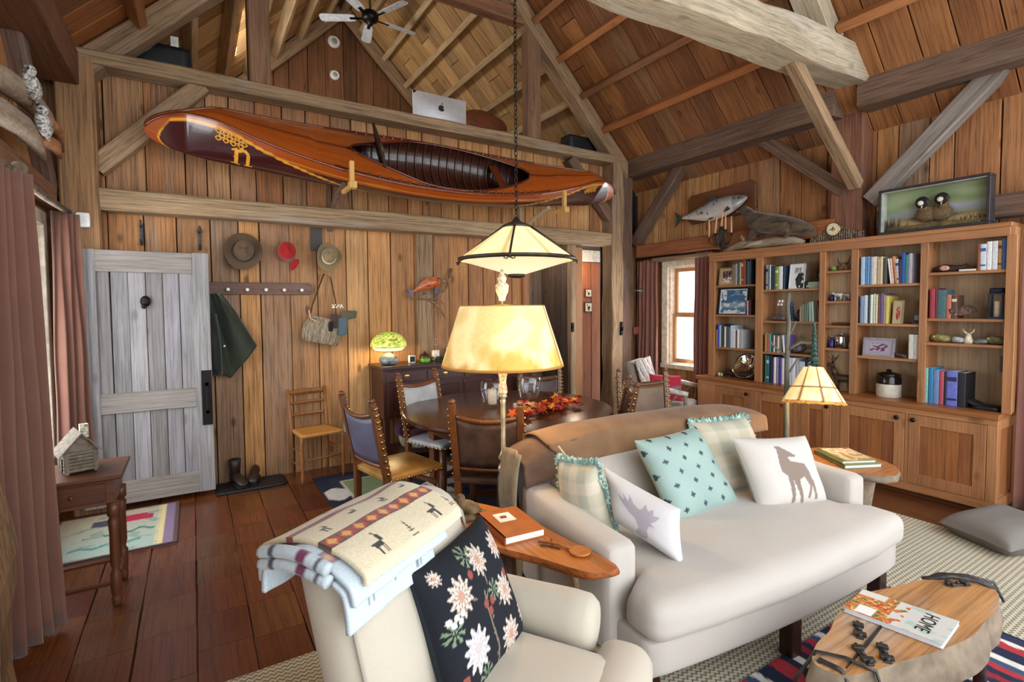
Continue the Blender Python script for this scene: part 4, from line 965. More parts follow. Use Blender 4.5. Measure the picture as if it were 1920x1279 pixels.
MB().lathe([(.042, 0), (.045, .01), (.045, .12), (.03, .15), (.016, .165), (.016, .2), (.024, .205)], (2.19, 5.08, 1.02), 20).build('bottle', glass('clear_glass'), t, True)
MB().lathe([(.04, .006), (.041, .115), (.001, .117)], (2.19, 5.08, 1.02), 20).build('filling', plain('white_sand', 'e6dccb', .9), t, True)
MB().lathe([(.013, .19), (.013, .21), (.026, .225), (.022, .25), (.001, .262)], (2.19, 5.08, 1.02), 14).build('stopper', glass('clear_glass'), t, True)
g = MB(); R = random.Random(5)
for k in range(150):
    c0 = Vector((2.12+R.random()*.45, 4.97+R.random()*.14, 1.025+R.random()*.035)); d = Vector((R.uniform(-1, 1), R.uniform(-1, 1), R.uniform(-.1, .7))).normalized()*.045; s = d.orthogonal().normalized()*.012
    g.add([c0, c0+d*.5+s, c0+d, c0+d*.5-s], [(0, 1, 2, 3)])
g.build('garland', plain('dark_leaf', '27402a', .5, var=.5), kind='stuff', label='dark green leafy garland lying along the sideboard top', cat='garland', loose=True)
t = thing('photo_frame', 'small white photo frame half hidden by the big lamp shade', 'picture', (2.42, 5.2, 1.02))
MB().bb((2.37, 5.19, 1.02), (2.47, 5.205, 1.15)).build('frame', plain('white_enamel', 'e4e0d6', .35), t, bevel=.003)
MB().bb((2.385, 5.187, 1.035), (2.455, 5.191, 1.135)).build('photo', plain('photo_grey', '8d8c86', .4, var=.4, scale=30), t)

# under the sideboard and on the floor
bk = thing('basket', 'basket under the sideboard heaped with a purple shawl', 'basket', (1.95, 5.0, 0))
MB().lathe([(.15, .156), (.17, .2), (.19, .3), (.185, .305), (.16, .2)], (1.95, 5.06, .0), 24).build('body', plain('wicker_pale', 'b5a78c', .8, var=.35, scale=40, bump=.6), bk, True)
MB().soft((1.93, 5.03, .33), (.36, .28, .2), .08, 10, puff=(.02, .02, .03), wob=.05, seed=4).build('purple_shawl', cloth('purple', '44203e', '5c2a50'), bk, True, weld=True)
MB().soft((1.95, 4.93, .215), (.2, .1, .1), .04, 8, wob=.03, seed=8).build('white_cloth', cloth('lavender_white', 'b9bccb'), bk, True, weld=True)
MB().soft((2.2, 5.02, .25), (.34, .2, .14), .05, 8, puff=(0, 0, .03), wob=.03, seed=2).build('cushion', cloth('plum', '571e3c'), weld=True, smooth=True, label='plum cushion lying on the sideboard low shelf', cat='cushion')
mt = MB().soft((.40, 5.12, .012), (.56, .3, .024), .01, 6).build('boot_mat', plain('rubber_black', '1b1c1f', .5, bump=.2), smooth=True, weld=True, label='black rubber boot mat against the back wall', cat='mat')
for k, (x, y, a, lb) in enumerate(((.30, 5.12, .3, 'scuffed dark brown boot toppled on the boot mat, near the door'), (.43, 5.17, -.2, 'dark low shoe on the right half of the boot mat'))):
    t = thing('boot', lb, 'boot', (x, y, .025), a)
    b = MB(); R0 = []
    for yy, w_, h_ in ((-.13, .03, .03), (-.1, .045, .05), (-.03, .043, .075), (.04, .036, .10), (.1, .038, .11), (.12, .025, .08)): R0.append([(w_*math.cos(q*PI/6), yy, .012+h_*(.5+.5*math.sin(q*PI/6))) for q in range(12)])
    b.rings(R0); b.build('upper', plain('boot_leather', '2f221b', .5, var=.4, bump=.3), t, True, loc=True)
    if k == 0: MB().lathe([(.04, .08), (.045, .16), (.05, .22), (.046, .22), (.036, .1)], (0, .07, 0), 12).build('shaft', plain('boot_leather', '2f221b', .5), t, True, loc=True)
    MB().soft((0, 0, .007), (.085, .27, .014), .007, 3).build('sole', plain('boot_sole', '15110f', .7), t, True, weld=True, loc=True)

# hurricanes, candle and leaves on the table
for (x, y, s, lb) in ((2.10, 3.70, 1., 'large clear glass hurricane with a cream candle on the dining table'), (2.52, 3.78, 1.05, 'clear glass hurricane standing among the red leaves')):
    t = thing('hurricane_glass', lb, 'vase', (x, y, .773))
    MB().lathe([(.05*s, 0), (.075*s, .006), (.085*s, .05), (.105*s, .13), (.1*s, .19), (.088*s, .21), (.086*s, .208), (.097*s, .19), (.101*s, .13), (.081*s, .05), (.05*s, .012)], (x, y, .773), 28).build('bowl', glass('clear_glass'), t, True)
    if s == 1.: MB().lathe([(.035, 0), (.037, .005), (.037, .12), (.03, .125), (.004, .12), (.003, .135)], (x, y, .786), 18).build('candle', plain('candle_wax', 'dccbb0', .5, sss=.1), t, True)
lf_ = thing('leaf_spray', 'spray of red and orange autumn leaves on the dining table', 'leaves', (2.4, 3.3, .772))
R = random.Random(11)
cols = [plain('leaf_'+n, c, .5, var=.3, scale=8) for n, c in (('red', 'c0301c'), ('orange', 'd8601f'), ('scarlet', 'd0401c'), ('amber', 'd98a2c'), ('crimson', '96201c'))]
for k in range(120):
    t_ = R.random(); c0 = Vector((2.06+.66*t_+R.gauss(0, .03), 3.22+.16*t_+R.gauss(0, .055), .785+abs(R.gauss(0, .03)))); a = R.uniform(0, 6.3); tl_ = R.uniform(-.7, .7)
    m = Matrix.Translation(c0) @ Matrix.Rotation(a, 4, 'Z') @ Matrix.Rotation(tl_, 4, 'X') @ Matrix.Rotation(R.uniform(-.5, .5), 4, 'Y')
    s = R.uniform(.03, .048); P = []
    for q in range(10): r = s*(1.15 if q % 2 == 0 else .55); P.append((r*math.cos(q*PI/5), r*math.sin(q*PI/5), .006*math.cos(q*2.5)))
    MB().add([(0, 0, .004)]+P, [(0, 1+q, 1+(q+1) % 10) for q in range(10)], 0, m).build('leaf', R.choice(cols), lf_, loose=True)
st_ = MB()
for k in range(5): st_.tube([(2.06+.1*k, 3.22+.03*k, .782), (2.2+.1*k, 3.26+.02*k, .80), (2.34+.09*k, 3.29+.02*k, .783)], .003, 5)
st_.build('twig', plain('twig_brown', '4a3222', .8), lf_)['kind'] = 'stuff'
MB().soft((2.21, 3.48, .795), (.07, .05, .045), .015, 4, wob=.01).build('cut_glass_salt', plain('cut_glass', 'b9c6cc', .15, var=.6, scale=60, trans=.3), smooth=True, weld=True, label='little sparkling cut glass salt next to the candle hurricane', cat='glass')
MB().prism([(-.06, -.03), (.07, -.045), (.055, .04), (-.05, .035)], 0, .006, 0, Matrix.Translation((2.28, 3.4, .80)) @ Matrix.Rotation(.4, 4, 'X')).build('gift_tag', plain('paper_cream', 'dccdb5', .8), label='pale folded card among the leaves', cat='card')

# ================================================================== lamps
fl1 = thing('floor_lamp', 'tall floor lamp with big glowing parchment shade behind the side table', 'lamp', (1.435, 2.41, .012))
LX, LY = 1.435, 2.41
MB().lathe([(.12, 0), (.125, .012), (.05, .03), (.02, .06)], (LX, LY, .013), 24).build('base', plain('lamp_pewter', '8c8a78', .4, .5), fl1, True)
MB().lathe([(.034, .06), (.03, .2), (.034, .35), (.037, .60), (.034, .66), (.02, .665)], (LX, LY, .013), 16).build('lower_column', plain('lamp_green_black', '3d4238', .25, .5, var=.4), fl1, True)
MB().lathe([(.02, .66), (.034, .68), (.03, .70), (.014, .73), (.03, .75), (.016, .78), (.013, .80), (.0135, 1.05), (.017, 1.07), (.012, 1.08), (.024, 1.09), (.016, 1.11)], (LX, LY, .013), 16).build('pole', plain('lamp_cream_brass', 'b3a887', .3, .4, var=.3), fl1, True)
MB().lathe([(.018, 1.10), (.026, 1.115), (.018, 1.17), (.022, 1.2), (.03, 1.235), (.026, 1.26)], (LX, LY, .013), 14).build('carved_socket', plain('lamp_ivory', 'd3c7a8', .5, var=.4, scale=60, bump=.5), fl1, True)
def parch(u, v):
    a = nz(math.cos(u*6.28)*2.2, math.sin(u*6.28)*2.2, v*3.0, 1.); b_ = nz(math.cos(u*6.28)*9, math.sin(u*6.28)*9, v*2, 2.)
    c = mixc(L('e9d28e'), L('f6e9b8'), max(0, min(1, .6+a))); k = max(0, min(1, (.33-v)*3+a*1.2+b_*.5))
    c = mixc(c, L('b9812f'), min(1, k*1.1)); c = mixc(c, L('d8ae5a'), max(0, min(.7, .4+a*1.5)) )
    if abs(u-.36) < .0025 or abs(u-.86) < .0025: c = L('8c5d20')
    if v < .03 or v > .975: c = L('9a6c2c')
    return c
def shade(cx, cy, z0, z1, r0, r1): return lambda u, v: (cx+(r0+(r1-r0)*v)*math.cos(u*2*PI), cy+(r0+(r1-r0)*v)*math.sin(u*2*PI), z0+(z1-z0)*v)
o = MB().grid(shade(LX, LY, 1.275, 1.605, .335, .23), 72, 40, cu=True, cfn=parch).build('lamp_shade', vcol('lit_parchment', .7, .05, 60, emit=.5, grainmul=.12), fl1, True, loose=True)
o.modifiers.new('t', 'SOLIDIFY').thickness = .003
f = MB()
for k in range(3): f.tube([(LX, LY, 1.61), (LX+.228*math.cos(k*2.1), LY+.228*math.sin(k*2.1), 1.60)], .003, 5)
f.tube([(LX, LY, 1.26), (LX, LY, 1.64)], .005, 6); f.build('shade_spider', plain('brass_dull', '8c7440', .4, .8), fl1)
FZ = 1.60
MB().lathe([(.016, 0), (.02, .02), (.034, .05), (.038, .085), (.02, .10), (.026, .12), (.012, .15), (.006, .17)], (LX, LY, FZ+.03), 14).build('finial', plain('lamp_ivory', 'd3c7a8', .5, var=.4, scale=60, bump=.5), fl1, True)
lamp('floor_lamp_bulb', (LX, LY, 1.44), 14, (1, .78, .45), .06)
# pendant
pd = thing('pendant_lamp', 'wide conical pendant lamp of glowing parchment panels on a long chain', 'lamp', (2.255, 3.55, 1.85))
PX, PY = 2.255, 3.55
def pcol(u, v):
    c = mixc(L('f0e2ae'), L('e8cf86'), .5+.5*nz(math.cos(u*6.28)*4, math.sin(u*6.28)*4, v*4)); return mixc(c, L('9c8148'), .7) if abs((u*8) % 1-.5) > .493 else c
o = MB().grid(shade(PX, PY, 1.985, 2.235, .465, .115), 64, 16, cu=True, cfn=pcol).build('upper_shade', vcol('lit_pendant', .6, .03, 60, emit=.9, grainmul=.1), pd, True, loose=True)
MB().grid(shade(PX, PY, 1.86, 1.965, .07, .43), 64, 10, cu=True, cfn=lambda u, v: mixc(L('efe3bd'), L('d9bf80'), v*.5)).build('lower_shade', vcol('lit_pendant', .6, .03, 60, emit=.9, grainmul=.1), pd, True, loose=True)
ir = plain('pendant_iron', '4a423a', .5, .6, var=.2)
MB().tube([(PX+.468*math.cos(k*PI/30), PY+.468*math.sin(k*PI/30), 1.975) for k in range(60)], .018, 6, close=True, sq=(1, .5)).build('rim_band', ir, pd, True)
for k in range(4):
    a = .9+k*PI/2; ca, sa = math.cos(a), math.sin(a)
    MB().tube([(PX+.115*ca, PY+.115*sa, 2.245), (PX+.3*ca, PY+.3*sa, 2.115), (PX+.47*ca, PY+.47*sa, 1.985), (PX+.485*ca, PY+.485*sa, 1.955)], .009, 5).build('strap', ir, pd, True)
    for s in (-1, 1):
        MB().tube([(PX+.488*ca-s*.0*sa, PY+.488*sa, 1.965), (PX+.49*ca-s*.02*sa, PY+.49*sa+s*.02*ca, 1.945), (PX+.49*ca-s*.04*sa, PY+.49*sa+s*.04*ca, 1.95), (PX+.49*ca-s*.04*sa, PY+.49*sa+s*.04*ca, 1.965)], .005, 5).build('scroll', ir, pd, True)
MB().lathe([(.03, 0), (.075, .01), (.075, .03), (.02, .04)], (PX, PY, 1.83), 16).build('bottom_cap', ir, pd, True)
MB().lathe([(.12, 0), (.115, .02), (.04, .05), (.012, .09)], (PX, PY, 2.235), 16).build('top_cap', ir, pd, True)
link = None; z = 2.33; k = 0; zt = 6.25
while z < zt:
    ang = k*PI/2; pts = [(PX+.013*math.cos(q)*math.cos(ang), PY+.013*math.cos(q)*math.sin(ang), z+.022*math.sin(q)) for q in [i*PI/5 for i in range(10)]]
    MB().tube(pts, .0042, 4, close=True).build('chain_link', plain('chain_black', '231e1a', .5, .6), pd); z += .036; k += 1
lamp('pendant_bulb', (PX, PY, 2.06), 42, (1, .82, .55), .08)
# rustic lamp by the bookcase
r3 = thing('twig_floor_lamp', 'rustic twig floor lamp with small laced rawhide shade before the bookcase', 'lamp', (3.52, 2.02, .013))
tw = plain('twig_grey', '4c4d40', .8, var=.35, scale=14, bump=.6, stretch=(1, 1, .3), col2='6c6c5c')
pts = [(3.52+.012*nz(k*.9, 1), 2.02+.012*nz(k*.9, 5), .013+k*.104) for k in range(17)]
MB().tube(pts, [.024-.0007*k for k in range(17)], 8).build('pole', tw, r3, True)
MB().lathe([(.15, 0), (.14, .03), (.04, .05)], (3.52, 2.02, .013), 16).build('base', wood('lamp_base', ['4c3220'], 'x', .6, .3, .3, .5), r3, True)
for p in (([(3.52, 2.02, 1.28), (3.56, 1.95, 1.34), (3.57, 1.86, 1.33)], .013), ([(3.52, 2.02, 1.22), (3.46, 2.1, 1.32), (3.45, 2.14, 1.42)], .008), ([(3.52, 2.02, 1.36), (3.57, 1.99, 1.48)], .007), ([(3.52, 2.02, 1.1), (3.58, 1.98, 1.22)], .007)):
    MB().tube(p[0], [p[1], p[1]*.85, p[1]*.5][:len(p[0])], 7).build('branch', tw, r3, True)
SX, SY = 3.52, 1.84; mS = Matrix.Translation((SX, SY, 1.045)) @ Matrix.Rotation(.14, 4, 'Y') @ Matrix.Rotation(-.1, 4, 'X')
def raw(u, v):
    c = mixc(L('e7bd78'), L('f2d9a6'), max(0, min(1, .5+nz(math.cos(u*6.28)*5, math.sin(u*6.28)*5, v*5))))
    if abs((u*8) % 1-.5) > .46 or abs(v-.42) < .02 or v < .04: c = L('6a4420')
    return c
MB().grid(shade(0, 0, -.10, .13, .185, .06), 64, 24, cu=True, cfn=raw, M=mS).build('lamp_shade', vcol('lit_rawhide', .7, .1, 90, emit=.75, grainmul=.2), r3, True, loose=True)
MB().tube([tuple(mS @ Vector((.185*math.cos(k*PI/20)+.004*nz(k, 1), .185*math.sin(k*PI/20), -.10-.012*abs(math.sin(k*1.3))))) for k in range(40)], .007, 6, close=True).build('shade_lacing', plain('rawhide_edge', 'c08a3e', .7, emit='d09a48', es=.3), r3, True)
tt = MB()
for k in range(9):
    z = 1.19+k*.032; r = .045-.0042*k; tt.lathe([(r, 0), (r*.6, .012), (r*.35, .034)], (SX, SY, z), 7, ph=k*.7)
tt.build('tree_finial', plain('painted_tree_green', '2d4a40', .5, var=.5, scale=30), r3)['kind'] = 'stuff'
lamp('twig_lamp_bulb', (SX, SY, 1.03), 5, (1, .75, .42), .04)

# ================================================================== small table, house, books on tables
lt = thing('occasional_table', 'small dark turned-leg table beside the brown curtain', 'side table', (-.56, 3.50, 0))
tx = wood('table_brown', ['54301c', '5e3822'], 'x', .35, .1, .2, .45); tz_ = wood('table_brown', ['54301c', '5e3822'], 'z', .35, .1, .2, .45)
MB().bb((-.78, 3.38, .70), (-.345, 3.80, .722)).build('top', tx, lt, bevel=.005)
MB().bb((-.74, 3.42, .56), (-.385, 3.76, .70)).build('apron', tx, lt)
d = MB().bb((-.70, 3.41, .58), (-.42, 3.425, .68)).build('drawer', tx, lt, bevel=.003); MB().ell((-.56, 3.40, .63), (.012, .014, .012), 8, 6).build('drawer_knob', tz_, d, True)
for X in (-.73, -.395):
    for Y in (3.43, 3.75):
        MB().lathe([(.016, 0), (.022, .012), (.024, .05), (.019, .06), (.024, .07), (.026, .18), (.016, .2), (.024, .24), (.022, .4), (.027, .47), (.018, .49), (.028, .5), (.028, .57)], (X, Y, .0), 14).build('leg', tz_, lt, True)
for a, b in (((-.73, 3.43), (-.395, 3.43)), ((-.73, 3.75), (-.395, 3.75)), ((-.395, 3.43), (-.395, 3.75)), ((-.73, 3.43), (-.73, 3.75))):
    MB().tube([(*a, .13), (*b, .13)], .014, 6).build('stretcher', tx, lt)
hs = thing('model_log_cabin', 'miniature log cabin with a stone chimney on the small table', 'model house', (-.555, 3.60, .722), -PI/2+.3)
logm = plain('cabin_log', '5f5446', .85, var=.35, scale=30, bump=.5, col2='7c705e')
for k in range(6):
    MB().tube([(-.085, -.06, .012+k*.018), (.085, -.06, .012+k*.018)], .010, 6).build('log', logm, hs, loc=True); MB().tube([(-.085, .06, .012+k*.018), (.085, .06, .012+k*.018)], .010, 6).build('log', logm, hs, loc=True)
    for s in (-1, 1): MB().tube([(s*.075, -.072, .020+k*.018), (s*.075, .072, .020+k*.018)], .010, 6).build('log', logm, hs, loc=True)
for a_, b_ in ((-.078, -.068), (.068, .078)): MB().prism([(-.072, .12), (.072, .12), (0, .205)], a_, b_, 0, Matrix.Rotation(PI/2, 4, 'Z') @ Matrix.Rotation(PI/2, 4, 'X')).build('gable', logm, hs, loc=True)
for s in (-1, 1): MB().add([(-.11, s*.095, .10), (.11, s*.095, .10), (.11, 0, .215), (-.11, 0, .215), (-.11, s*.095, .108), (.11, s*.095, .108), (.11, 0, .223), (-.11, 0, .223)], [(0, 1, 2, 3), (4, 5, 6, 7), (0, 1, 5, 4), (1, 2, 6, 5), (2, 3, 7, 6), (3, 0, 4, 7)]).build('roof_slope', plain('shake_grey', '6c6255', .9, var=.4, scale=60, bump=.8), hs, loc=True)
MB().box((.05, .02, .225), (.036, .036, .07)).build('chimney', plain('chimney_stone', 'b9b29c', .9, var=.5, scale=70, bump=.8), hs, loc=True)
MB().bb((-.02, -.074, .01), (.02, -.068, .075)).build('cabin_door', plain('cabin_door_brown', '3a281a', .7), hs, loc=True)

def bookflat(name, corners, z, th, cmat, label, pages=None, cat='book', cov=None):
    """book lying flat; corners (x,y) in order, first edge is the spine."""
    t = thing(name, label, cat, (sum(c[0] for c in corners)/4, sum(c[1] for c in corners)/4, z))
    cx, cy = t.location.x, t.location.y
    sh = lambda k: [(cx+(a-cx)*k, cy+(b-cy)*k) for a, b in corners]
    MB().prism(corners, z+th-.004, z+th).prism(corners, z, z+.004).build('cover', cmat, t)
    MB().prism(sh(.965), z+.004, z+th-.004).build('page_block', pages or plain('pages', 'e9e2d3', .85, var=.1, scale=200, stretch=(1, 1, 40)), t)
    if cov: 
        A, B, C, D = [Vector((*c, z+th+.0012)) for c in corners]
        MB().grid(lambda u, v: (A*(1-u)+B*u)*(1-v)+(D*(1-u)+C*u)*v, cov[1], cov[2], cfn=cov[0]).build('cover_print', vcol('print_gloss', .35, .02, 300, spec=.5, grainmul=.05), t, loose=True)
    else:
        k = .003; a, b = Vector((*corners[0], 0)), Vector((*corners[1], 0)); n = Vector((*corners[3], 0))-a; n = n.normalized()*.006
        MB().prism([(a.x, a.y), (b.x, b.y), (b.x+n.x, b.y+n.y), (a.x+n.x, a.y+n.y)], z, z+th).build('spine', cmat, t)
    return t
t = bookflat('book', [(1.075, 1.80), (1.10, 2.09), (1.295, 2.065), (1.27, 1.785)], .6, .036, plain('cover_orange', 'a3541f', .55, var=.12), 'thick orange-brown hardback with a small white label on the side table')
MB().prism([(1.135, 1.94), (1.145, 2.03), (1.225, 2.02), (1.215, 1.93)], .636, .6375).build('title_label', plain('paper_white', 'e8e2d6', .7), t)
MB().prism([(1.158, 1.97), (1.163, 1.995), (1.193, 1.992), (1.188, 1.965)], .6375, .6382).build('label_mark', plain('mark_red', '7a3b36', .7), t)
t = thing('wooden_spoon', 'round wooden spoon with a twig handle on the side table tip', 'spoon', (1.29, 1.6, .6))
MB().lathe([(.03, 0), (.044, .005), (.045, .012), (.04, .013), (.02, .009)], (1.30, 1.585, .6), 22).build('bowl', wood('spoon_wood', ['b06a30'], 'x', .5, .1, .2, .4), t, True)
MB().tube([(1.28, 1.62, .612), (1.26, 1.68, .61), (1.21, 1.75, .607)], [.008, .006, .005], 6).build('handle', wood('spoon_wood', ['b06a30'], 'y', .5, .1, .2, .4), t, True)
MB().tube([(1.25, 1.65, .605), (1.22, 1.70, .606), (1.20, 1.72, .604)], .004, 5).tube([(1.24, 1.69, .606), (1.27, 1.74, .605)], .003, 5).build('twig', plain('twig_brown', '4a3222', .8), t)
t = thing('carved_bird', 'small carved driftwood bird at the far end of the side table', 'figurine', (1.07, 2.14, .6))
cb = plain('carved_brown', '6b5638', .7, var=.5, scale=25, bump=.4)
MB().lathe([(.05, 0), (.055, .012), (.04, .025), (.02, .03)], (1.07, 2.14, .6), 10).build('perch', cb, t, True)
MB().ell((0, 0, 0), (.06, .032, .034), 12, 8, 0, Matrix.Translation((1.075, 2.13, .655)) @ Matrix.Rotation(-.5, 4, 'Z') @ Matrix.Rotation(.35, 4, 'Y')).ell((1.045, 2.155, .695), (.024, .02, .022), 10, 7).build('body', cb, t, True)
MB().tube([(1.12, 2.10, .64), (1.17, 2.07, .62)], [.014, .005], 6, sq=(1, .4)).build('tail', cb, t, True)
MB().tube([(1.028, 2.165, .698), (1.008, 2.178, .694)], [.007, .001], 6).build('beak', cb, t, True)
def c_mag(u, v):
    c = L('c9c6c0')
    if u < .55:
        q = nz(u*11, v*9, 3); c = L('d9d3cc') if v > .75 and u < .3 else L('c77a3a') if q > .15 else L('b5442f') if q > -.05 else L('d8b06a') if q > -.25 else L('55703f')
        if v < .35 and u > .1 and u < .4: c = L('e9e6e2') if u < .3 and v > .04 else c
        if .42 < u and nz(u*8, v*7, 9) < .1: c = L('cfcbc2')
    elif nz(u*7, v*6, 5) > .3: c = L('a9bfae')
    return c
mgc = [(2.11, .665), (2.085, .965), (2.285, .985), (2.345, .695)]
mgc = [(2.13, .67), (2.08, .96), (2.28, .98), (2.34, .69)]
mg = bookflat('magazine', mgc, .4225, .016, plain('magazine_paper', 'd5d3cf', .4), 'home magazine with a colourful food photo cover on the log coffee table', plain('magazine_pages', 'cfd6e2', .5, var=.08, scale=300, stretch=(1, 1, 20)), 'magazine', (lambda u, v: c_mag(1-u, v), 70, 44))
def text(body, size, M, name, m, parent, ext=.0004):
    cu = bpy.data.curves.new(name, 'FONT'); cu.body = body; cu.size = size; cu.extrude = ext; cu.align_x = 'LEFT'
    o = bpy.data.objects.new('tmp', cu); COL.objects.link(o); me = bpy.data.meshes.new_from_object(o.evaluated_get(bpy.context.evaluated_depsgraph_get()))
    bpy.data.objects.remove(o); me.transform(MW[parent.name].inverted() @ M); me.materials.clear(); me.materials.append(m)
    o = bpy.data.objects.new(name, me); COL.objects.link(o); o.parent = parent; MW[o.name] = MW[parent.name]; return o
A, B, C, D = [Vector((*c, 0)) for c in mgc]
ex = (A-D).normalized(); ey = (A-B).normalized(); o0 = D+(C-D)*.30+(A-D)*.10; o0.z = .4405
ey = (ey-ex*ey.dot(ex)).normalized(); Mt = Matrix((ex, ey, ex.cross(ey))).transposed().to_4x4(); Mt.translation = o0
text('HOME', .062, Mt @ Matrix.Scale(.85, 4, (1, 0, 0)), 'title_lettering', plain('ink_black', '1c1a19', .5), mg)
def c_art(u, v): return L('55703f') if v < .12 else L('b9b08f') if nz(u*6, v*6, 1) > 0 else L('8c8460') if u < .5 else L('9c5648') if nz(u*9, v*8, 3) > .1 else L('cfc7b0')
bookflat('book', [(3.40, 1.58), (3.58, 1.86), (3.80, 1.74), (3.63, 1.47)], .575, .024, plain('cover_olive', '6f7a54', .5), 'lower green book of two lying on the end table')
bookflat('book', [(3.42, 1.60), (3.58, 1.84), (3.77, 1.73), (3.62, 1.50)], .5995, .016, plain('cover_sage', '9aa284', .5), 'upper illustrated book of two lying on the end table', cov=(c_art, 40, 40))
t = thing('bag', 'dark bag with a pale teal tag on the floor under the dining table', 'bag', (2.5, 4.0, .011))
MB().soft((2.5, 4.0, .12), (.4, .26, .2), .06, 6, wob=.03).build('body', cloth('bag_black', '1e1d20'), t, True, weld=True); MB().bb((2.40, 3.845, .09), (2.49, 3.852, .18)).build('tag', plain('tag_teal', '8fc0b8', .6), t)
# twig armchair by the window
ta = thing('twig_armchair', 'twig-framed armchair with patterned blanket in front of the window', 'armchair', (4.72, 4.14, 0), .5)
def c_pend(u, v):
    a = (u*3+v*2) % 1; return L('3d3935') if a < .2 else L('8d8072') if a < .5 else L('6b2a2a') if a < .62 else L('a59a8a')
MB().soft((0, .24, .66), (.62, .12, .56), .05, 8, fn=lambda w: (w[0], w[1]+(w[2]-.4)*.25, w[2])).build('backrest', cloth('upholstery_taupe', '85796a'), ta, True, weld=True, loc=True)
o = MB().grid(lambda u, v: (-.32+.64*u, .16+(v*.62-.12)*.25+.01*nz(u*6, v*5), .40+v*.56+.01*nz(u*4, v*4, 3)), 30, 30, cfn=c_pend).build('patterned_blanket', vcol('blanket_wool', .95, .5, 260, sheen=.3), ta, True, loc=True, loose=True); o.modifiers.new('t', 'SOLIDIFY').thickness = .015
MB().soft((0, -.02, .41), (.58, .56, .14), .05, 6).build('seat_cushion', cloth('upholstery_taupe', '85796a'), ta, True, weld=True, loc=True)
twg = plain('peeled_twig', '8f7f6a', .7, var=.4, scale=18, bump=.4, col2='5c4c3e')
for s in (-1, 1):
    MB().tube([(s*.34, -.3, .62), (s*.36, -.1, .65), (s*.34, .2, .64)], [.028, .03, .026], 8).build('arm', plain('arm_pale', 'b9b2a2', .5, var=.3), ta, True, loc=True)
    for y in (-.27, .25): MB().tube([(s*.32, y, 0), (s*.33, y, .3), (s*.34, y, .62)], [.022, .024, .02], 8).build('leg', twg, ta, True, loc=True)
    for k in range(3): MB().tube([(s*.335, -.25+.12*k, .36), (s*.35, -.1+.08*k, .5), (s*.34, -.2+.16*k, .62)], .012, 6).build('side_twig', twg, ta, True, loc=True)
MB().tube([(-.32, -.27, .3), (.32, -.27, .32)], .022, 8).build('front_rail', twg, ta, True, loc=True)
def c_red(u, v, f): return L('b02a3c') if not (abs(v-.3-.25*u) < .06) else L('7b6f76')
pillow('red_cushion', [(4.50, 4.22, .80), (4.78, 3.99, .78), (4.75, 3.93, .49), (4.45, 4.15, .49)], .12, c_red, pil_m, 'red cushion with grey stripe on the twig armchair', 40)
# ================================================================== canoe on the wall
cn = thing('canoe', 'varnished wooden canoe with dark maroon ends hung high on the back wall', 'canoe', (2.12, 4.86, 2.93))
TH = math.radians(49); HL = 2.40
CM = Matrix.Translation((2.12, 4.84, 2.975)) @ Matrix.Rotation(TH, 4, 'X') @ Matrix.Translation((0, 0, -.24))
def c_sheer(x):
    a = abs(x); h = .285+.20*(a/2.0)**2.6 if a < 2.02 else .49
    if a > 1.9: t = min(1, (a-1.9)/(HL-1.9)); h = (.285+.20*(1.9/2.0)**2.6)-.245*(1-math.sqrt(max(0, 1-t*t)))
    return h
def c_keel(x):
    a = abs(x)
    if a < 1.75: return .02*(a/1.75)**3
    t = min(1, (a-1.75)/(HL-1.75)); return .02+.215*(1-math.sqrt(max(0, 1-t*t)))
def c_half(x): return .012+.375*max(0, 1-(abs(x)/2.12)**1.9)**.95
def hull(x, s, sd):
    """s 0 at the sheer, 1 at the keel; sd -1 room side."""
    zs, zk, b = c_sheer(x), c_keel(x), c_half(x); a = s*PI/2
    return Vector((x, sd*b*(math.cos(a)**.62+.04*math.sin(a*2)*(1-abs(x)/HL)), zs-(zs-zk)*math.sin(a)**1.15))
def xs(u): q = u*2-1; return HL*math.sin(q*PI/2)**1 if abs(q) < 1 else HL*q
MAR, ORG, YEL, RED = L('3a0f10'), L('9a4514'), L('d9962e'), L('6e2412')
def band(x, s):
    """distance-like field of the maroon end panels; >0 inside."""
    a = abs(x); lim = .40 if x < 0 else .42
    if a < .15: return -1
    top = .14+.75*max(0, (1.0-(a-.1)/1.7))**1.1 if a < 1.8 else .14
    e = min((s-top)*.30, (HL-.10-.45*abs(s-.55)**2-a)*1., (.99-s)*.5)
    return e
def c_hull(u, v):
    x = xs(u); s = v; e = band(x, s)
    if s > .30 and abs(x) < 2.1: base = mixc(L('2c0d0e'), L('441012'), .5)
    else: base = ORG
    if e > .0: base = MAR
    if 0 > e > -.014: base = YEL
    if s < .03: base = L('7c3510')
    if abs(s-.22) < .012 and abs(x) < 1.6: base = L('c27a28')
    k = 1+.16*nz(x*2, s*60, 3)
    return tuple(q*k for q in base)
varn = vcol('varnish', .28, .02, 60, spec=.5, coat=.9, grainmul=.15, stretch=(1, 12, 12))
b = MB()
for sd in (-1, 1): b.grid(lambda u, v, sd=sd: hull(xs(u), v, sd), 300 if sd < 0 else 80, 36 if sd < 0 else 14, cfn=c_hull, M=CM)
b.build('hull', varn, cn, True, loose=True)
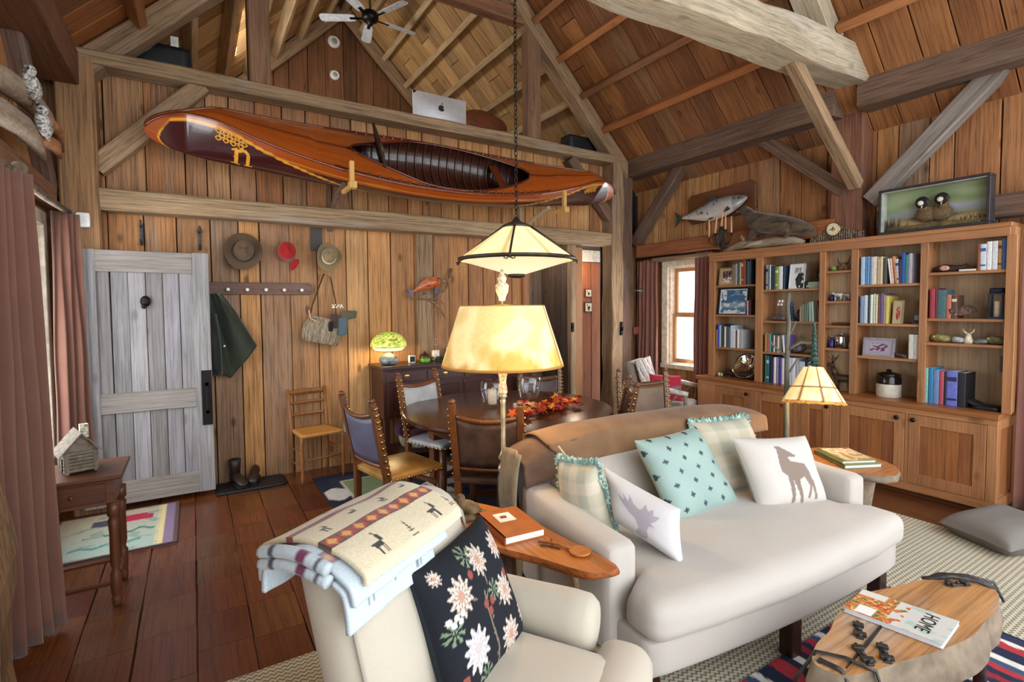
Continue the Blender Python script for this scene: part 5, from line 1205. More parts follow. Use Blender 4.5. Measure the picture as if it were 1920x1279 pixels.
# deck with cockpit opening
OX0, OX1 = -.88, 1.08
def open_half(x):
    if not OX0 < x < OX1: return 0
    t = (x-OX0)/(OX1-OX0); return c_half(x)*.95*min(1, (math.sin(PI*min(1, t))**.5)*(.6+.4*min(1, t*3)))
def deck(x, w):
    b_ = c_half(x); z = c_sheer(x)+.055*(b_/.38)*(1-w*w)*(1 if not OX0-.3 < x < OX1+.3 else .6)
    return Vector((x, w*b_, z))
def c_deck(x, w):
    c = mixc(L('8f3f12'), L('b4581a'), .5+.5*nz(x*1.5, w*14)); c = tuple(q*(1+.2*nz(x*3, w*50, 7)) for q in c)
    if abs(w) < .03: c = L('5a2410')
    return c
b = MB()
for sd in (-1, 1):
    def fn(u, v, sd=sd):
        x = xs(u); oh = open_half(x)/c_half(x); w = oh+(1-oh)*v; return deck(x, sd*w)
    b.grid(fn, 160, 10, cfn=lambda u, v, sd=sd: c_deck(xs(u), sd*(open_half(xs(u))/c_half(xs(u))+(1-open_half(xs(u))/c_half(xs(u)))*v)), M=CM)
b.build('deck', varn, cn, True, loose=True)
# interior and ribs
inn = plain('canoe_inside', '33170f', .3, var=.3, scale=10, coat=.6)
MB().grid(lambda u, v: (lambda p: (p.x, p.y*.97, p.z+.012))(hull(OX0+(OX1-OX0)*1.2*(u-.08), abs(2*v-1), -1 if v < .5 else 1)) if False else tuple((lambda q: (q.x, q.y*.96, q.z+.014))(hull(-1.05+2.3*u, 1-abs(2*v-1), -1 if v < .5 else 1))), 40, 24, M=CM).build('inner_planking', inn, cn, True, loose=True)
for k in range(20):
    x = -.75+k*.092
    MB().tube([tuple((lambda q: (q.x, q.y*.945, q.z+.022))(hull(x, 1-abs(2*v-1), -1 if v < .5 else 1))) for v in [i/16 for i in range(17)]], .013, 5, sq=(1, .5), M=CM).build('rib', plain('canoe_rib', '4a2214', .28, coat=.6, var=.2), cn, True)
rim = [deck(OX0+(OX1-OX0)*t, -open_half(OX0+(OX1-OX0)*t)/c_half(OX0+(OX1-OX0)*t)) for t in [i/40 for i in range(41)]]+[deck(OX0+(OX1-OX0)*t, open_half(OX0+(OX1-OX0)*t)/c_half(OX0+(OX1-OX0)*t)) for t in [1-i/40 for i in range(1, 40)]]
MB().tube([p+Vector((0, 0, .008)) for p in rim], .011, 6, close=True, M=CM).build('coaming', plain('coaming_red', '55200f', .25, coat=.8), cn, True)
for sd in (-1, 1):
    MB().tube([hull(xs(i/60), .02, sd)+Vector((0, sd*.006, .004)) for i in range(2, 59)], .011, 6, M=CM).build('gunwale', plain('gunwale_brown', '6b2f12', .25, coat=.8, var=.2), cn, True)
MB().box((.78, 0, .20), (.1, .58, .02), 0, CM).build('seat', plain('thwart', '6b3316', .3, coat=.6), cn, bevel=.003)
MB().soft((0, -.0, .36), (.03, .40, .34), .012, 4, M=CM @ Matrix.Translation((-.60, 0, .0)) @ Matrix.Translation((0, 0, .36)) @ Matrix.Rotation(-.35, 4, 'Y') @ Matrix.Translation((0, 0, -.36))).build('back_rest', plain('caned_back', '3d2a20', .6, var=.5, scale=70, bump=.6), cn, True, weld=True)
# painted letter and lattice ornaments: thin gilt strips laid on the hull
def strip(mb, pts, w):
    """polyline in (x, s) on the room side hull."""
    for (x0, s0), (x1, s1) in zip(pts, pts[1:]):
        d = Vector((x1-x0, (s1-s0)*.45)); n = Vector((-d.y, d.x)).normalized()*w/2; q = []
        for t in (0, .5, 1):
            for e in (-1, 1):
                X = x0+(x1-x0)*t+n.x*e; S = s0+(s1-s0)*t+n.y*e/.45; p = hull(X, S, -1); p.y -= .004; q.append(p)
        mb.add(q, [(0, 1, 3, 2), (2, 3, 5, 4)], 0, CM)
gilt = plain('gilt_paint', 'd6962c', .35, coat=.5)
m = MB(); gx, gs = -1.78, .34
for pts, w in (([(gx, gs), (gx, gs+.3)], .028), ([(gx+.012, gs+.02), (gx+.055, gs-.03), (gx+.085, gs+.03), (gx+.085, gs+.3)], .026), ([(gx-.035, gs+.30), (gx+.03, gs+.32)], .014), ([(gx+.06, gs+.31), (gx+.12, gs+.28)], .014), ([(gx-.035, gs+.03), (gx+.005, gs-.02)], .014), ([(gx-.02, gs+.14), (gx+.015, gs+.18)], .01)): strip(m, pts, w)
m.build('painted_letter', gilt, cn, loose=True)
m = MB()
for x0, sg in ((-1.93, 1), (2.0, -1)):
    for a in range(4):
        for c in range(3):
            X = x0+sg*a*.052+sg*(.026 if c % 2 else 0); S = .16+c*.055
            strip(m, [(X, S), (X+.02, S-.035), (X+.042, S), (X+.02, S+.035), (X, S)], .008)
m.build('lattice_ornament', gilt, cn, loose=True)['kind'] = 'stuff'
for k, (x, lb) in enumerate(((1.17, 'pale peg and dark bracket under the left half of the canoe'), (3.42, 'pale peg and dark bracket under the right half of the canoe'))):
    t = thing('canoe_bracket', lb, 'bracket', (x, 5.28, 2.5), group=None)
    MB().tube([(x, 5.30, 2.50), (x, 4.98, 2.63), (x, 4.70, 2.70)], .022, 6).tube([(x, 5.295, 2.35), (x, 5.295, 2.85)], .025, 4).build('arm', beam_dark if k == 0 else wood('bracket_pale', ['b5a07c'], 'y', .7, .2, 0, .4), t)
    MB().bb((x-.018, 4.40, 2.62), (x+.018, 4.44, 2.83)).bb((x-.03, 4.37, 2.60), (x+.03, 4.45, 2.655)).bb((x-.016, 4.44, 2.61), (x+.016, 4.72, 2.645)).build('padded_peg', wood('peg_yellow', ['d0a25a'], 'z', .6, .1, .1, .3), t, bevel=.003)

# ================================================================== on the back wall
pr = thing('peg_rail', 'dark peg rail with five white porcelain knobs on the back wall', 'coat rack', (.55, 5.29, 1.78))
MB().prism([(-.45, -.055), (.41, -.055), (.44, -.03), (.44, .03), (.41, .055), (-.45, .055)], 0, .03, 0, Matrix.Translation((.55, 5.30, 1.78)) @ Matrix.Rotation(PI/2, 4, 'X')).build('board', wood('peg_board', ['6a4a38'], 'x', .5, .2, .2, .5, gray='7d7478'), pr, bevel=.004)
for k in range(5):
    X = .27+k*.155; MB().tube([(X, 5.28, 1.765), (X, 5.235, 1.768)], .007, 6).ell((X, 5.225, 1.768), (.016, .012, .016), 10, 7).build('knob', plain('porcelain', 'efe8dc', .2), pr, True)
def hat(name, label, c, rx, rz_, tilt, rot, col, crown, band=None, cap=False):
    t = thing(name, label, 'hat', c)
    m = Matrix.Translation(c) @ Matrix.Rotation(rot, 4, 'Y') @ Matrix.Rotation(PI/2+tilt, 4, 'X')
    fm_ = cloth('felt_'+col, col, bump=.4)
    if not cap:
        o = MB().grid(lambda u, v: (rx*(.45+.55*v)*math.cos(u*2*PI), rz_*(.45+.55*v)*math.sin(u*2*PI), -.0+.05*v**2*abs(math.cos(u*2*PI))**2+.006*nz(u*8, v)), 40, 6, cu=True, M=m).build('brim', fm_, t, True, loose=True); o.modifiers.new('t', 'SOLIDIFY').thickness = .005
    else:
        o = MB().grid(lambda u, v: (rx*(1.0-1.2*u*u)*.55*math.cos((v-.5)*2.6), -rz_*(.5+.55*math.cos((v-.5)*2.6)*u), -.01-.02*u+.008), 10, 14, M=m).build('peak', fm_, t, True, loose=True); o.modifiers.new('t', 'SOLIDIFY').thickness = .006
    def cr(u, v): 
        k = (1-v**3.2*.32); dz = crown*(v**.7)-.28*crown*max(0, v-.75)*4*max(0, math.sin(u*2*PI+PI/2)**2-.2)
        r = (1-max(0, v-.8)/.2*1.) if v > .8 else 1
        return (rx*.52*k*r*math.cos(u*2*PI), rz_*.52*k*r*math.sin(u*2*PI), dz)
    MB().grid(cr, 36, 14, cu=True, M=m).build('crown', fm_, t, True, loose=True)
    if band: MB().tube([tuple(m @ Vector((rx*.53*math.cos(k*PI/15), rz_*.53*math.sin(k*PI/15), .018))) for k in range(30)], .011, 6, close=True).build('band', plain('band_'+band, band, .7), t, True)
hat('felt_hat', 'wide brown felt hat hanging left of the red cap', (.40, 5.235, 2.11), .155, .175, -.25, .35, '5f4a36', .11, '3a2a1e')
hat('cap', 'red cap with short bill hung right of the brown hat', (.765, 5.25, 2.12), .15, .17, -.2, -.3, '9c1f1c', .12, None, True)
MB().tube([(.765, 5.30, 2.2), (.765, 5.24, 2.2)], .006, 5).build('hat_peg', iron, label='iron peg behind the red cap', cat='hook')
hat('straw_hat', 'olive straw hat hanging above the fishing creel', (1.135, 5.215, 2.09), .12, .165, -.5, .5, '8c7a55', .1, 'd0c2a0')
for k, (x, z, lb) in enumerate(((-.345, 2.22, 'black iron hook on the wall above the middle of the grey door'), (.07, 2.2, 'black iron hook on the wall above the right of the grey door'))):
    MB().bb((x-.012, 5.285, z-.09), (x+.012, 5.301, z+.09)).tube([(x, 5.29, z+.06), (x, 5.23, z+.075), (x, 5.215, z+.11)], .008, 6).tube([(x, 5.29, z-.06), (x, 5.22, z-.09), (x, 5.20, z-.05)], .008, 6).build('coat_hook', iron, label=lb, cat='hook')
# dark strap, creel
ck = thing('fishing_creel', 'wicker fishing creel with leather strap hanging on the back wall', 'basket', (1.06, 5.2, 1.36))
cw = plain('creel_wicker', 'a3937a', .8, var=.5, scale=70, bump=.8, stretch=(1, 1, .25), col2='7c6c56')
mC = Matrix.Translation((1.06, 5.19, 1.37)) @ Matrix.Rotation(.22, 4, 'Y')
MB().grid(lambda u, v: ((.155-.02*v+.03*math.sin(v*PI))*math.copysign(abs(math.cos(u*2*PI))**.7, math.cos(u*2*PI)), (.075+.02*math.sin(v*PI))*math.copysign(abs(math.sin(u*2*PI))**.7, math.sin(u*2*PI))+.004*math.sin(u*90), -.115+.23*v), 60, 12, cu=True, M=mC).build('body', cw, ck, True, loose=True)
for k in range(18): 
    a = k/18*2*PI; MB().tube([((.158-.02*v+.03*math.sin(v*PI))*math.copysign(abs(math.cos(a))**.7, math.cos(a)), (.08+.02*math.sin(v*PI))*math.copysign(abs(math.sin(a))**.7, math.sin(a)), -.115+.23*v) for v in [i/5 for i in range(6)]], .007, 5, M=mC).build('stake', cw, ck, True)
MB().soft((0, 0, .12), (.29, .15, .03), .014, 6, M=mC).build('lid', cw, ck, True, weld=True)
MB().tube([(.93, 5.2, 1.42), (.98, 5.24, 1.62), (1.10, 5.26, 1.93), (1.16, 5.26, 1.90), (1.2, 5.23, 1.66), (1.19, 5.19, 1.42)], .010, 6, sq=(1, .5)).build('strap', plain('strap_dark', '3e2c22', .6), ck, True)
MB().tube([(.93, 5.13, 1.58), (.94, 5.11, 1.5), (1.02, 5.10, 1.45)], .008, 6).build('pale_cord', plain('rawhide_edge2', 'c9a27e', .7), ck, True)
lg = thing('fishing_gear', 'tangle of small fishing pouches and flies hung over the creel', 'fishing gear', (1.2, 5.15, 1.5))
for c, s, m in (((1.16, 5.11, 1.47), (.08, .05, .13), 'strap_dark2'), ((1.23, 5.12, 1.42), (.09, .04, .16), 'slate_pouch'), ((1.30, 5.14, 1.53), (.16, .05, .09), 'olive_pouch'), ((1.12, 5.09, 1.42), (.05, .04, .09), 'black_pouch')):
    MB().soft(c, s, .02, 5, wob=.02, seed=c[0]*9).build('pouch', cloth(m, {'strap_dark2': '4a3a34', 'slate_pouch': '57656d', 'olive_pouch': '5f5a44', 'black_pouch': '201c1a'}[m]), lg, True, weld=True)
f = MB()
for k in range(14): f.ell((1.14+.012*(k % 5)+.05*(k > 6), 5.10, 1.60+.02*nz(k, 2)+.012*(k % 3)), (.008, .006, .008), 6, 4)
f.build('shell_beads', plain('porcelain', 'efe8dc', .2), lg, True)['kind'] = 'stuff'
MB().bb((.99, 5.285, 2.15), (1.1, 5.30, 2.42)).build('dark_cloth_strip', cloth('grey_felt', '4f4a46'), label='dark grey strap hanging from the girt behind the straw hat', cat='strap')
# green coat
ct_ = thing('waxed_coat', 'dark green waxed coat hanging from the peg rail beside the door', 'coat', (.22, 5.2, 1.0))
def coat(u, v):
    w = .10+.30*(1-v)**.8; x = .11+u*w-.02*(1-v); z = 1.73-(1-v)*(.50+.26*(1-abs(2*u-.9)))
    return (x, 5.235-.045*math.sin(u*9+v*2)-.05*(1-v)*math.sin(PI*u)+.012*nz(u*6, v*6), z)
o = MB().grid(coat, 26, 26).build('body', cloth('waxed_green', '252c22', '303826', 400, .6), ct_, True, loose=True); o.modifiers.new('t', 'SOLIDIFY').thickness = .015
MB().tube([(.13, 5.19, 1.55), (.15, 5.16, 1.3), (.16, 5.15, 1.08), (.17, 5.16, 1.02)], [.05, .055, .05, .045], 10, sq=(1, .8)).build('sleeve', cloth('waxed_green2', '1e241d', None, 400, .6), ct_, True)
MB().ell((.225, 5.145, 1.27), (.009, .006, .009), 8, 5).build('button', plain('porcelain', 'efe8dc', .2), ct_, True)
# painted trout on branch
wf = thing('trout_carving', 'carved orange trout mounted on bare branches on the grey stud', 'fish', (2.2, 5.22, 1.6))
def c_trout(u, v):
    s = v; c = mixc(L('c7602e'), L('e0a06a'), max(0, min(1, .5+.8*math.cos(s*2*PI+1.1))))
    if abs(((s+.75) % 1)-.5) < .13: c = L('4a4a32')
    if u > .80: c = mixc(c, L('4f6a58'), .7)
    if nz(u*30, s*12) > .35: c = L('3c3226')
    return c
def fishbody(P0, axis, up, ln, h, th, bend=0.):
    a = Vector(axis).normalized(); up = Vector(up); n = a.cross(up)
    def f(u, v):
        r = math.sin(PI*min(1, .06+u*.94))**.65*(1-.35*(1-u)) if u < 1 else .1
        r = max(.06, r*(.35+.65*min(1, u*2.2))); an = v*2*PI
        return Vector(P0)+a*(u*ln)+up*(math.cos(an)*h*r+bend*math.sin(PI*u))+n*(math.sin(an)*th*r)
    return f
ax = Vector((.40, 0, .14)); up = Vector((-.33, 0, .94))
F = fishbody((1.98, 5.18, 1.755), ax, up, .40, .075, .045, .03)
MB().grid(F, 40, 20, cv=True, cfn=c_trout).build('body', vcol('fish_paint', .3, .05, 80, coat=.5), wf, True, loose=True)
fin = plain('fin_grey', '5c5a6e', .5, var=.3, scale=20)
def finp(mb, pts, th=.006, nrm=(0, -1, 0)):
    n = len(pts); q = Vector(nrm)*th; mb.add([Vector(p)+q for p in pts]+[Vector(p)-q for p in pts], [tuple(range(n)), tuple(range(2*n-1, n-1, -1))]+[(i, (i+1) % n, n+(i+1) % n, n+i) for i in range(n)]); return mb
finp(MB(), [(1.985, 5.18, 1.765), (1.92, 5.18, 1.80), (1.935, 5.18, 1.755), (1.915, 5.18, 1.71), (1.985, 5.18, 1.74)]).build('tail_fin', fin, wf)
finp(MB(), [(2.12, 5.18, 1.865), (2.13, 5.18, 1.91), (2.2, 5.18, 1.925), (2.2, 5.18, 1.89)]).build('dorsal_fin', fin, wf)
finp(MB(), [(2.23, 5.17, 1.79), (2.22, 5.15, 1.735), (2.28, 5.15, 1.74), (2.28, 5.17, 1.80)]).build('pectoral_fin', fin, wf)
finp(MB(), [(2.1, 5.17, 1.765), (2.08, 5.15, 1.72), (2.13, 5.15, 1.735)]).build('pelvic_fin', fin, wf)
br = plain('branch_bare', '8c6c50', .85, var=.35, scale=20, bump=.4)
for pts, r in (([(2.47, 5.26, 2.02), (2.43, 5.2, 1.92), (2.38, 5.2, 1.80), (2.28, 5.22, 1.70), (2.2, 5.25, 1.66)], .017), ([(2.43, 5.22, 1.87), (2.46, 5.2, 1.93)], .01), ([(2.2, 5.24, 1.68), (2.3, 5.22, 1.6), (2.37, 5.21, 1.47)], .013), ([(2.3, 5.23, 1.68), (2.0, 5.23, 1.69), (1.92, 5.2, 1.74)], .010), ([(2.27, 5.23, 1.63), (2.24, 5.22, 1.55)], .008), ([(2.32, 5.21, 1.66), (2.37, 5.2, 1.60)], .008)):
    MB().tube(pts, [r*(1-.5*i/len(pts)) for i in range(len(pts))], 7).build('branch', br, wf, True)
# sconce-like ornament, outlet, sensor
os_ = MB().bb((1.265, 5.28, .33), (1.335, 5.301, .45)).build('wall_outlet', plain('white_plastic', 'e6e4de', .4), label='white night light plugged into an outlet beside the ladder chair', cat='outlet', bevel=.004)
MB().soft((-.69, 5.065, 2.28), (.085, .05, .11), .01, 4).build('wall_sensor', plain('white_plastic', 'e6e4de', .4), label='small white sensor box on the left corner post', cat='sensor', smooth=True, weld=True)

# ================================================================== loft things
im = thing('computer', 'big silver desktop computer seen from behind on the loft edge', 'computer', (2.4, 5.42, 3.6))
alu = plain('aluminium', 'c2bfbd', .4, .3, var=.05)
MB().grid(lambda u, v: (2.09+.64*u, 5.36-.03*math.sin(PI*u)*math.sin(PI*v), 3.66+.29*v), 12, 8).bb((2.09, 5.36, 3.66), (2.73, 5.375, 3.95)).build('casing', alu, im, bevel=.002)
ap = MB(); mA = Matrix.Translation((2.41, 5.328, 3.80)) @ Matrix.Rotation(PI/2, 4, 'X')
ring_ = []
for k in range(40):
    a = k/40*2*PI; r = .036*(1+.10*math.cos(2*a)*0-.12*max(0, math.cos(a-PI/2))**6-.1*max(0, math.cos(a+PI/2))**8); x, y = r*math.cos(a), r*math.sin(a)*1.02
    d = math.hypot(x-.043, y-.006)
    if d < .021: x = .043-.021*math.sqrt(max(0, 1-((y-.006)/.021)**2)) if abs(y-.006) < .021 else x
    ring_.append((x, y))
ap.prism(ring_, 0, .002, 0, mA); ap.prism([(.0, .038), (.006, .056), (.018, .062), (.016, .048)], 0, .002, 0, mA); ap.build('fruit_emblem', plain('ink_black', '1c1a19', .5), im)
MB().bb((2.33, 5.40, 3.60), (2.49, 5.5, 3.612)).bb((2.35, 5.41, 3.6), (2.47, 5.42, 3.7)).build('stand', alu, im)
blk = plain('black_box', '1b1c1e', .5)
MB().soft((-.17, 5.62, 3.80), (.44, .2, .25), .01, 4).build('black_case', blk, label='black box standing on the loft edge at far left', cat='box', smooth=True, weld=True)
MB().bb((-.10, 5.64, 3.93), (-.04, 5.65, 4.06)).build('paper_card', plain('paper_white', 'e8e2d6', .7), label='white card standing on the black loft box', cat='card')
t = thing('speaker', 'small black loudspeaker on the loft edge at right', 'speaker', (4.46, 5.44, 3.59))
MB().soft((4.46, 5.45, 3.74), (.46, .2, .2), .012, 4).build('cabinet', blk, t, True, weld=True); MB().bb((4.235, 5.355, 3.66), (4.265, 5.36, 3.82)).build('metal_trim', alu, t)
for x0, x1, lb in ((.68, 1.12, 'white edged tabletop along the loft rail, left one'), (1.62, 2.05, 'white edged tabletop along the loft rail, right one')):
    MB().bb((x0, 5.30, 3.60), (x1, 5.7, 3.625)).build('loft_tabletop', plain('white_laminate', 'ddd3cf', .5), label=lb, cat='tabletop')
MB().soft((3.15, 5.75, 3.78), (.7, .14, .32), .06, 8, puff=(0, .02, .12)).build('loft_chair_back', plain('loft_leather', '6b3a22', .4, var=.2, bump=.2), label='reddish brown leather chair back rising above the loft rail', cat='chair', smooth=True, weld=True)
MB().soft((1.93, 5.32, 3.625), (.12, .05, .05), .015, 4, wob=.02).build('red_trinket', plain('trinket_red', '6d2a22', .6), label='small dark red trinket beside the silver computer', cat='ornament', smooth=True, weld=True)
for z, r, lb in ((5.82, .095, 'upper round white smoke alarm on the gable wall'), (5.30, .075, 'lower round white alarm on the gable wall')):
    t = thing('smoke_alarm', lb, 'smoke alarm', (2.03, 8.57, z)); M_ = Matrix.Translation((2.03, 8.575, z)) @ Matrix.Rotation(PI/2, 4, 'X')
    MB().lathe([(r, 0), (r, .02), (r*.85, .035), (r*.5, .04), (.001, .042)], n=24, M=M_).build('housing', plain('white_plastic', 'e6e4de', .4), t, auto=True)
    MB().lathe([(r*.5, .038), (r*.45, .044), (.001, .046)], n=18, M=M_).build('grille', plain('grey_plastic', '9c9890', .5), t, True)
fn_ = thing('ceiling_fan', 'black and white five-blade ceiling fan hanging in the loft gable', 'ceiling fan', (2.14, 7.0, 5.55))
FX, FY, FZ = 2.14, 7.0, 5.50
fk = plain('fan_black', '17181b', .35, .5)
MB().lathe([(.03, .08), (.09, .06), (.11, .02), (.11, -.04), (.07, -.07), (.03, -.09), (.03, -.11), (.012, -.115)], (FX, FY, FZ), 24).build('motor_housing', fk, fn_, True)
MB().tube([(FX, FY, FZ+.06), (FX, FY, 6.3)], .014, 8).build('downrod', fk, fn_, True)
for k in range(5):
    a = .12+k*2*PI/5; m = Matrix.Translation((FX, FY, FZ-.02)) @ Matrix.Rotation(a, 4, 'Z') @ Matrix.Rotation(.2, 4, 'X')
    b = MB().prism([(.2, -.05), (.26, -.06), (.62, -.07), (.66, -.05), (.67, 0), (.66, .05), (.62, .07), (.26, .06), (.2, .05)], 0, .007, 0, m).build('blade', plain('fan_blade_white', 'ccd2dc', .45), fn_)
    MB().bb((.08, -.018, -.008), (.27, .018, 0), 0, m).build('blade_iron', fk, fn_)

# driftwood with carved shorebirds on the left wall
dw = thing('driftwood_birds', 'two grey driftwood logs with carved speckled birds on the left wall', 'wall ornament', (-.82, 4.4, 2.8))
dwm = wood('driftwood', ['8d7a64'], 'z', .9, .8, .4, .8, gray='a39a8e')
def drift(name, pts, r, parent, m=None): return MB().tube([tuple(Vector(p)+Vector((nz(i, p[1])*.02, nz(i, 3)*.02, nz(i, 7)*.02))) for i, p in enumerate(pts)], r, 10).build(name, m or dwm, parent, True)
dn = plain('driftwood_n', '87745e', .9, var=.45, scale=9, bump=1., stretch=(8, 1.5, 8), col2='a0907c')
drift('log', [(-.82, 3.1, 2.66), (-.78, 3.5, 2.74), (-.76, 3.9, 2.80), (-.76, 4.35, 2.84), (-.77, 4.75, 2.84)], [.05, .065, .065, .05, .015], dw, dn)
drift('log', [(-.82, 3.05, 2.50), (-.78, 3.4, 2.56), (-.76, 3.8, 2.60), (-.77, 4.2, 2.60), (-.79, 4.45, 2.57)], [.05, .065, .06, .04, .01], dw, dn)
drift('splinter', [(-.77, 4.2, 2.83), (-.74, 4.6, 2.80), (-.76, 4.9, 2.74)], [.04, .03, .008], dw, plain('driftwood_raw', '9c6a44', .9, var=.3, scale=10, bump=.8))
drift('splinter', [(-.78, 4.0, 2.62), (-.73, 4.4, 2.66), (-.75, 4.75, 2.66)], [.05, .04, .01], dw, plain('driftwood_raw', '9c6a44', .9, var=.3, scale=10, bump=.8))
spk = plain('bird_speckled', '4a4642', .8, var=.2, scale=70, col2='d8d4cc')
for y, z in ((3.72, 2.79), (3.95, 2.66)):
    b = MB().ell((0, 0, 0), (.04, .10, .05), 12, 9, 0, Matrix.Translation((-.695, y, z)) @ Matrix.Rotation(-.35, 4, 'X')); b.ell((-.685, y-.08, z+.055), (.028, .036, .03), 10, 7); bo = b.build('bird', spk, dw, True)
    MB().tube([(-.685, y-.11, z+.056), (-.68, y-.15, z+.05)], [.008, .002], 6).build('beak', plain('beak_dark', '2c2620', .5), bo, True)
    MB().tube([(-.695, y+.08, z-.02), (-.70, y+.15, z-.05)], [.026, .008], 6, sq=(1, .4)).build('tail', spk, bo, True)

# ================================================================== bookcase
pine = lambda a: wood('pine_case', ['a9744a', 'b27d52', '9f6b45'], a, .42, .12, .6, .4, spec=.4)
px_, py_, pz_ = pine('x'), pine('y'), pine('z')
door_w = wood('pine_door', ['9c6238', 'a66b3e', '8f5836', 'a2683c'], 'z', .4, .12, .8, .45)
bc = thing('bookcase', 'honey pine wall-length bookcase over low panelled cabinets', 'bookcase', (5.2, 2.58, 0))
UF, UB = 5.10, 5.38
MB().bb((5.0, 1.30, .115), (5.21, 3.92, .735)).bb((5.21, 1.30, .115), (UB, 2.31, .735)).bb((5.21, 2.63, .115), (UB, 3.92, .735)).build('cabinet_body', pz_, bc)
MB().bb((5.04, 1.32, 0), (5.2, 3.92, .115)).build('toe_kick', wood('toe', ['6e4226'], 'y', .5, .1, .2, .4), bc)
MB().bb((4.965, 1.275, .735), (5.215, 3.94, .775)).bb((5.215, 1.275, .735), (UB, 2.31, .775)).bb((5.215, 2.63, .735), (UB, 3.94, .775)).build('counter', wood('counter_pine', ['9c6236'], 'y', .35, .08, .4, .4), bc, bevel=.004)
MB().bb((4.985, 1.285, .05), (5.0, 3.92, .115)).bb((4.985, 1.285, .69), (5.0, 3.92, .735)).build('face_rail', py_, bc, bevel=.002)
for a, b in ((1.285, 1.345), (1.838, 1.862), (2.365, 2.435), (2.72, 2.76), (3.21, 3.245), (3.68, 3.92)): MB().bb((4.985, a, .115), (5.0, b, .69)).build('face_stile', pz_, bc, bevel=.002)
knobm = plain('knob_bronze', '2e241a', .35, .7)
for a, b, kn in ((1.348, 1.835, 1.80), (1.865, 2.362, 1.915), (2.438, 2.717, 2.47), (2.763, 3.207, None), (3.248, 3.677, 3.285)):
    d = MB().bb((4.982, a, .118), (5.0, a+.075, .687)).bb((4.982, b-.075, .118), (5.0, b, .687)).bb((4.982, a+.075, .60), (5.0, b-.075, .687)).bb((4.982, a+.075, .118), (5.0, b-.075, .205)).build('door', pz_, bc, bevel=.002)
    n = max(2, round((b-a-.15)/.085)); w = (b-a-.15)/n
    for k in range(n): MB().bb((4.992, a+.075+k*w+.001, .205), (5.001, a+.075+(k+1)*w-.001, .60)).build('panel_board', door_w, d)
    if kn: MB().lathe([(.007, 0), (.007, .012), (.018, .02), (.019, .028), (.011, .034), (.001, .035)], n=16, M=Matrix.Translation((4.982, kn, .648)) @ Matrix.Rotation(-PI/2, 4, 'Y')).build('knob', knobm, d, True)
MB().bb((5.03, 1.292, .16), (5.33, 1.301, .69)).build('end_panel', door_w, bc)
MB().bb((4.99, 1.283, .05), (5.05, 1.30, .735)).bb((5.32, 1.283, .05), (UB, 1.30, .735)).bb((5.05, 1.283, .05), (5.32, 1.30, .13)).bb((5.05, 1.283, .66), (5.32, 1.30, .735)).build('end_frame', pz_, bc, bevel=.002)
MB().bb((UB-.012, 1.30, .775), (UB, 2.31, 2.15)).bb((5.208, 2.31, .775), (5.215, 2.61, 2.15)).bb((UB-.012, 2.63, .775), (UB, 3.86, 2.15)).build('back_panel', wood('ply_back', ['b59a78'], 'z', .55, .1, .2, .35), bc)
MB().bb((UF-.02, 1.27, 2.155), (UB, 2.32, 2.19)).bb((UF-.02, 2.32, 2.155), (5.215, 2.62, 2.19)).bb((UF-.02, 2.62, 2.155), (UB, 3.87, 2.19)).build('crown_board', py_, bc, bevel=.004)
BAY = [(3.277, 3.777), (2.623, 3.198), (2.345, 2.569), (1.823, 2.288), (1.298, 1.772)]
SH = [[1.816, 1.485, 1.115], [1.752, 1.427, 1.10], [1.908, 1.625, 1.396, 1.181], [1.767, 1.423, 1.13], [1.846, 1.475, 1.278]]
MB().bb((UF-.012, 1.28, 2.09), (UF+.005, 3.86, 2.157)).build('top_rail', py_, bc, bevel=.002)
for a, b in ((3.777, 3.856), (3.198, 3.277), (2.569, 2.623), (2.288, 2.345), (1.772, 1.823), (1.24, 1.298)):
    MB().bb((UF-.012, a, .775), (UF+.006, b, 2.0895)).build('upright_face', pz_, bc, bevel=.002); MB().bb((UF+.006, (a+b)/2-.012, .775), (5.208 if 2.3 < a < 2.6 else UB-.012, (a+b)/2+.012, 2.155)).build('upright', pz_, bc)
for (a, b), sh in zip(BAY, SH):
    for z in sh: MB().bb((UF+.008, a-.03, z-.022), (5.208 if 2.3 < a < 2.4 else UB-.012, b+.03, z)).build('shelf', py_, bc, bevel=.002)

# ---- books
BM = {}
def bm_(c):
    if c not in BM: BM[c] = plain('cloth_'+c, c, .5, var=.12, scale=40)
    return BM[c]
pg = plain('pages', 'e9e2d3', .85, var=.1, scale=200, stretch=(1, 1, 40))
ORD = 'first second third fourth fifth sixth seventh eighth ninth tenth eleventh twelfth thirteenth fourteenth fifteenth sixteenth'.split()
def onebook(y, z, th, h, dp, col, lean=0., band=None):
    """spine towards the room (-x); y is the left edge as seen, running to smaller y."""
    m = Matrix.Translation((UF+.03, y-th/2, z)) @ Matrix.Rotation(lean, 4, 'X')
    c = .003; b = MB()
    b.bb((0, -th/2, 0), (dp, -th/2+c, h), 0, m); b.bb((0, th/2-c, 0), (dp, th/2, h), 0, m)
    R = [[(.004*(1-math.cos(q*PI/4-PI/2))-.004+.0, (th/2-c*.2)*math.sin(q*PI/4-PI/2) if q not in (0, 4) else (-1 if q == 0 else 1)*(th/2), zz) for q in range(5)]+[(c, th/2, zz), (c, -th/2, zz)] for zz in (0, h)]
    b.rings(R, 0, True, False, m)
    b.bb((c, -th/2+c, .004), (dp-.005, th/2-c, h-.004), 1, m)
    mats = [bm_(col), pg]
    if band:
        mats.append(bm_(band)); 
        for z0, z1 in ((.72, .84), (.16, .22)): b.bb((-.0052, -th*.42, h*z0), (.002, th*.42, h*z1), 2, m)
    return b, mats
CN = {}
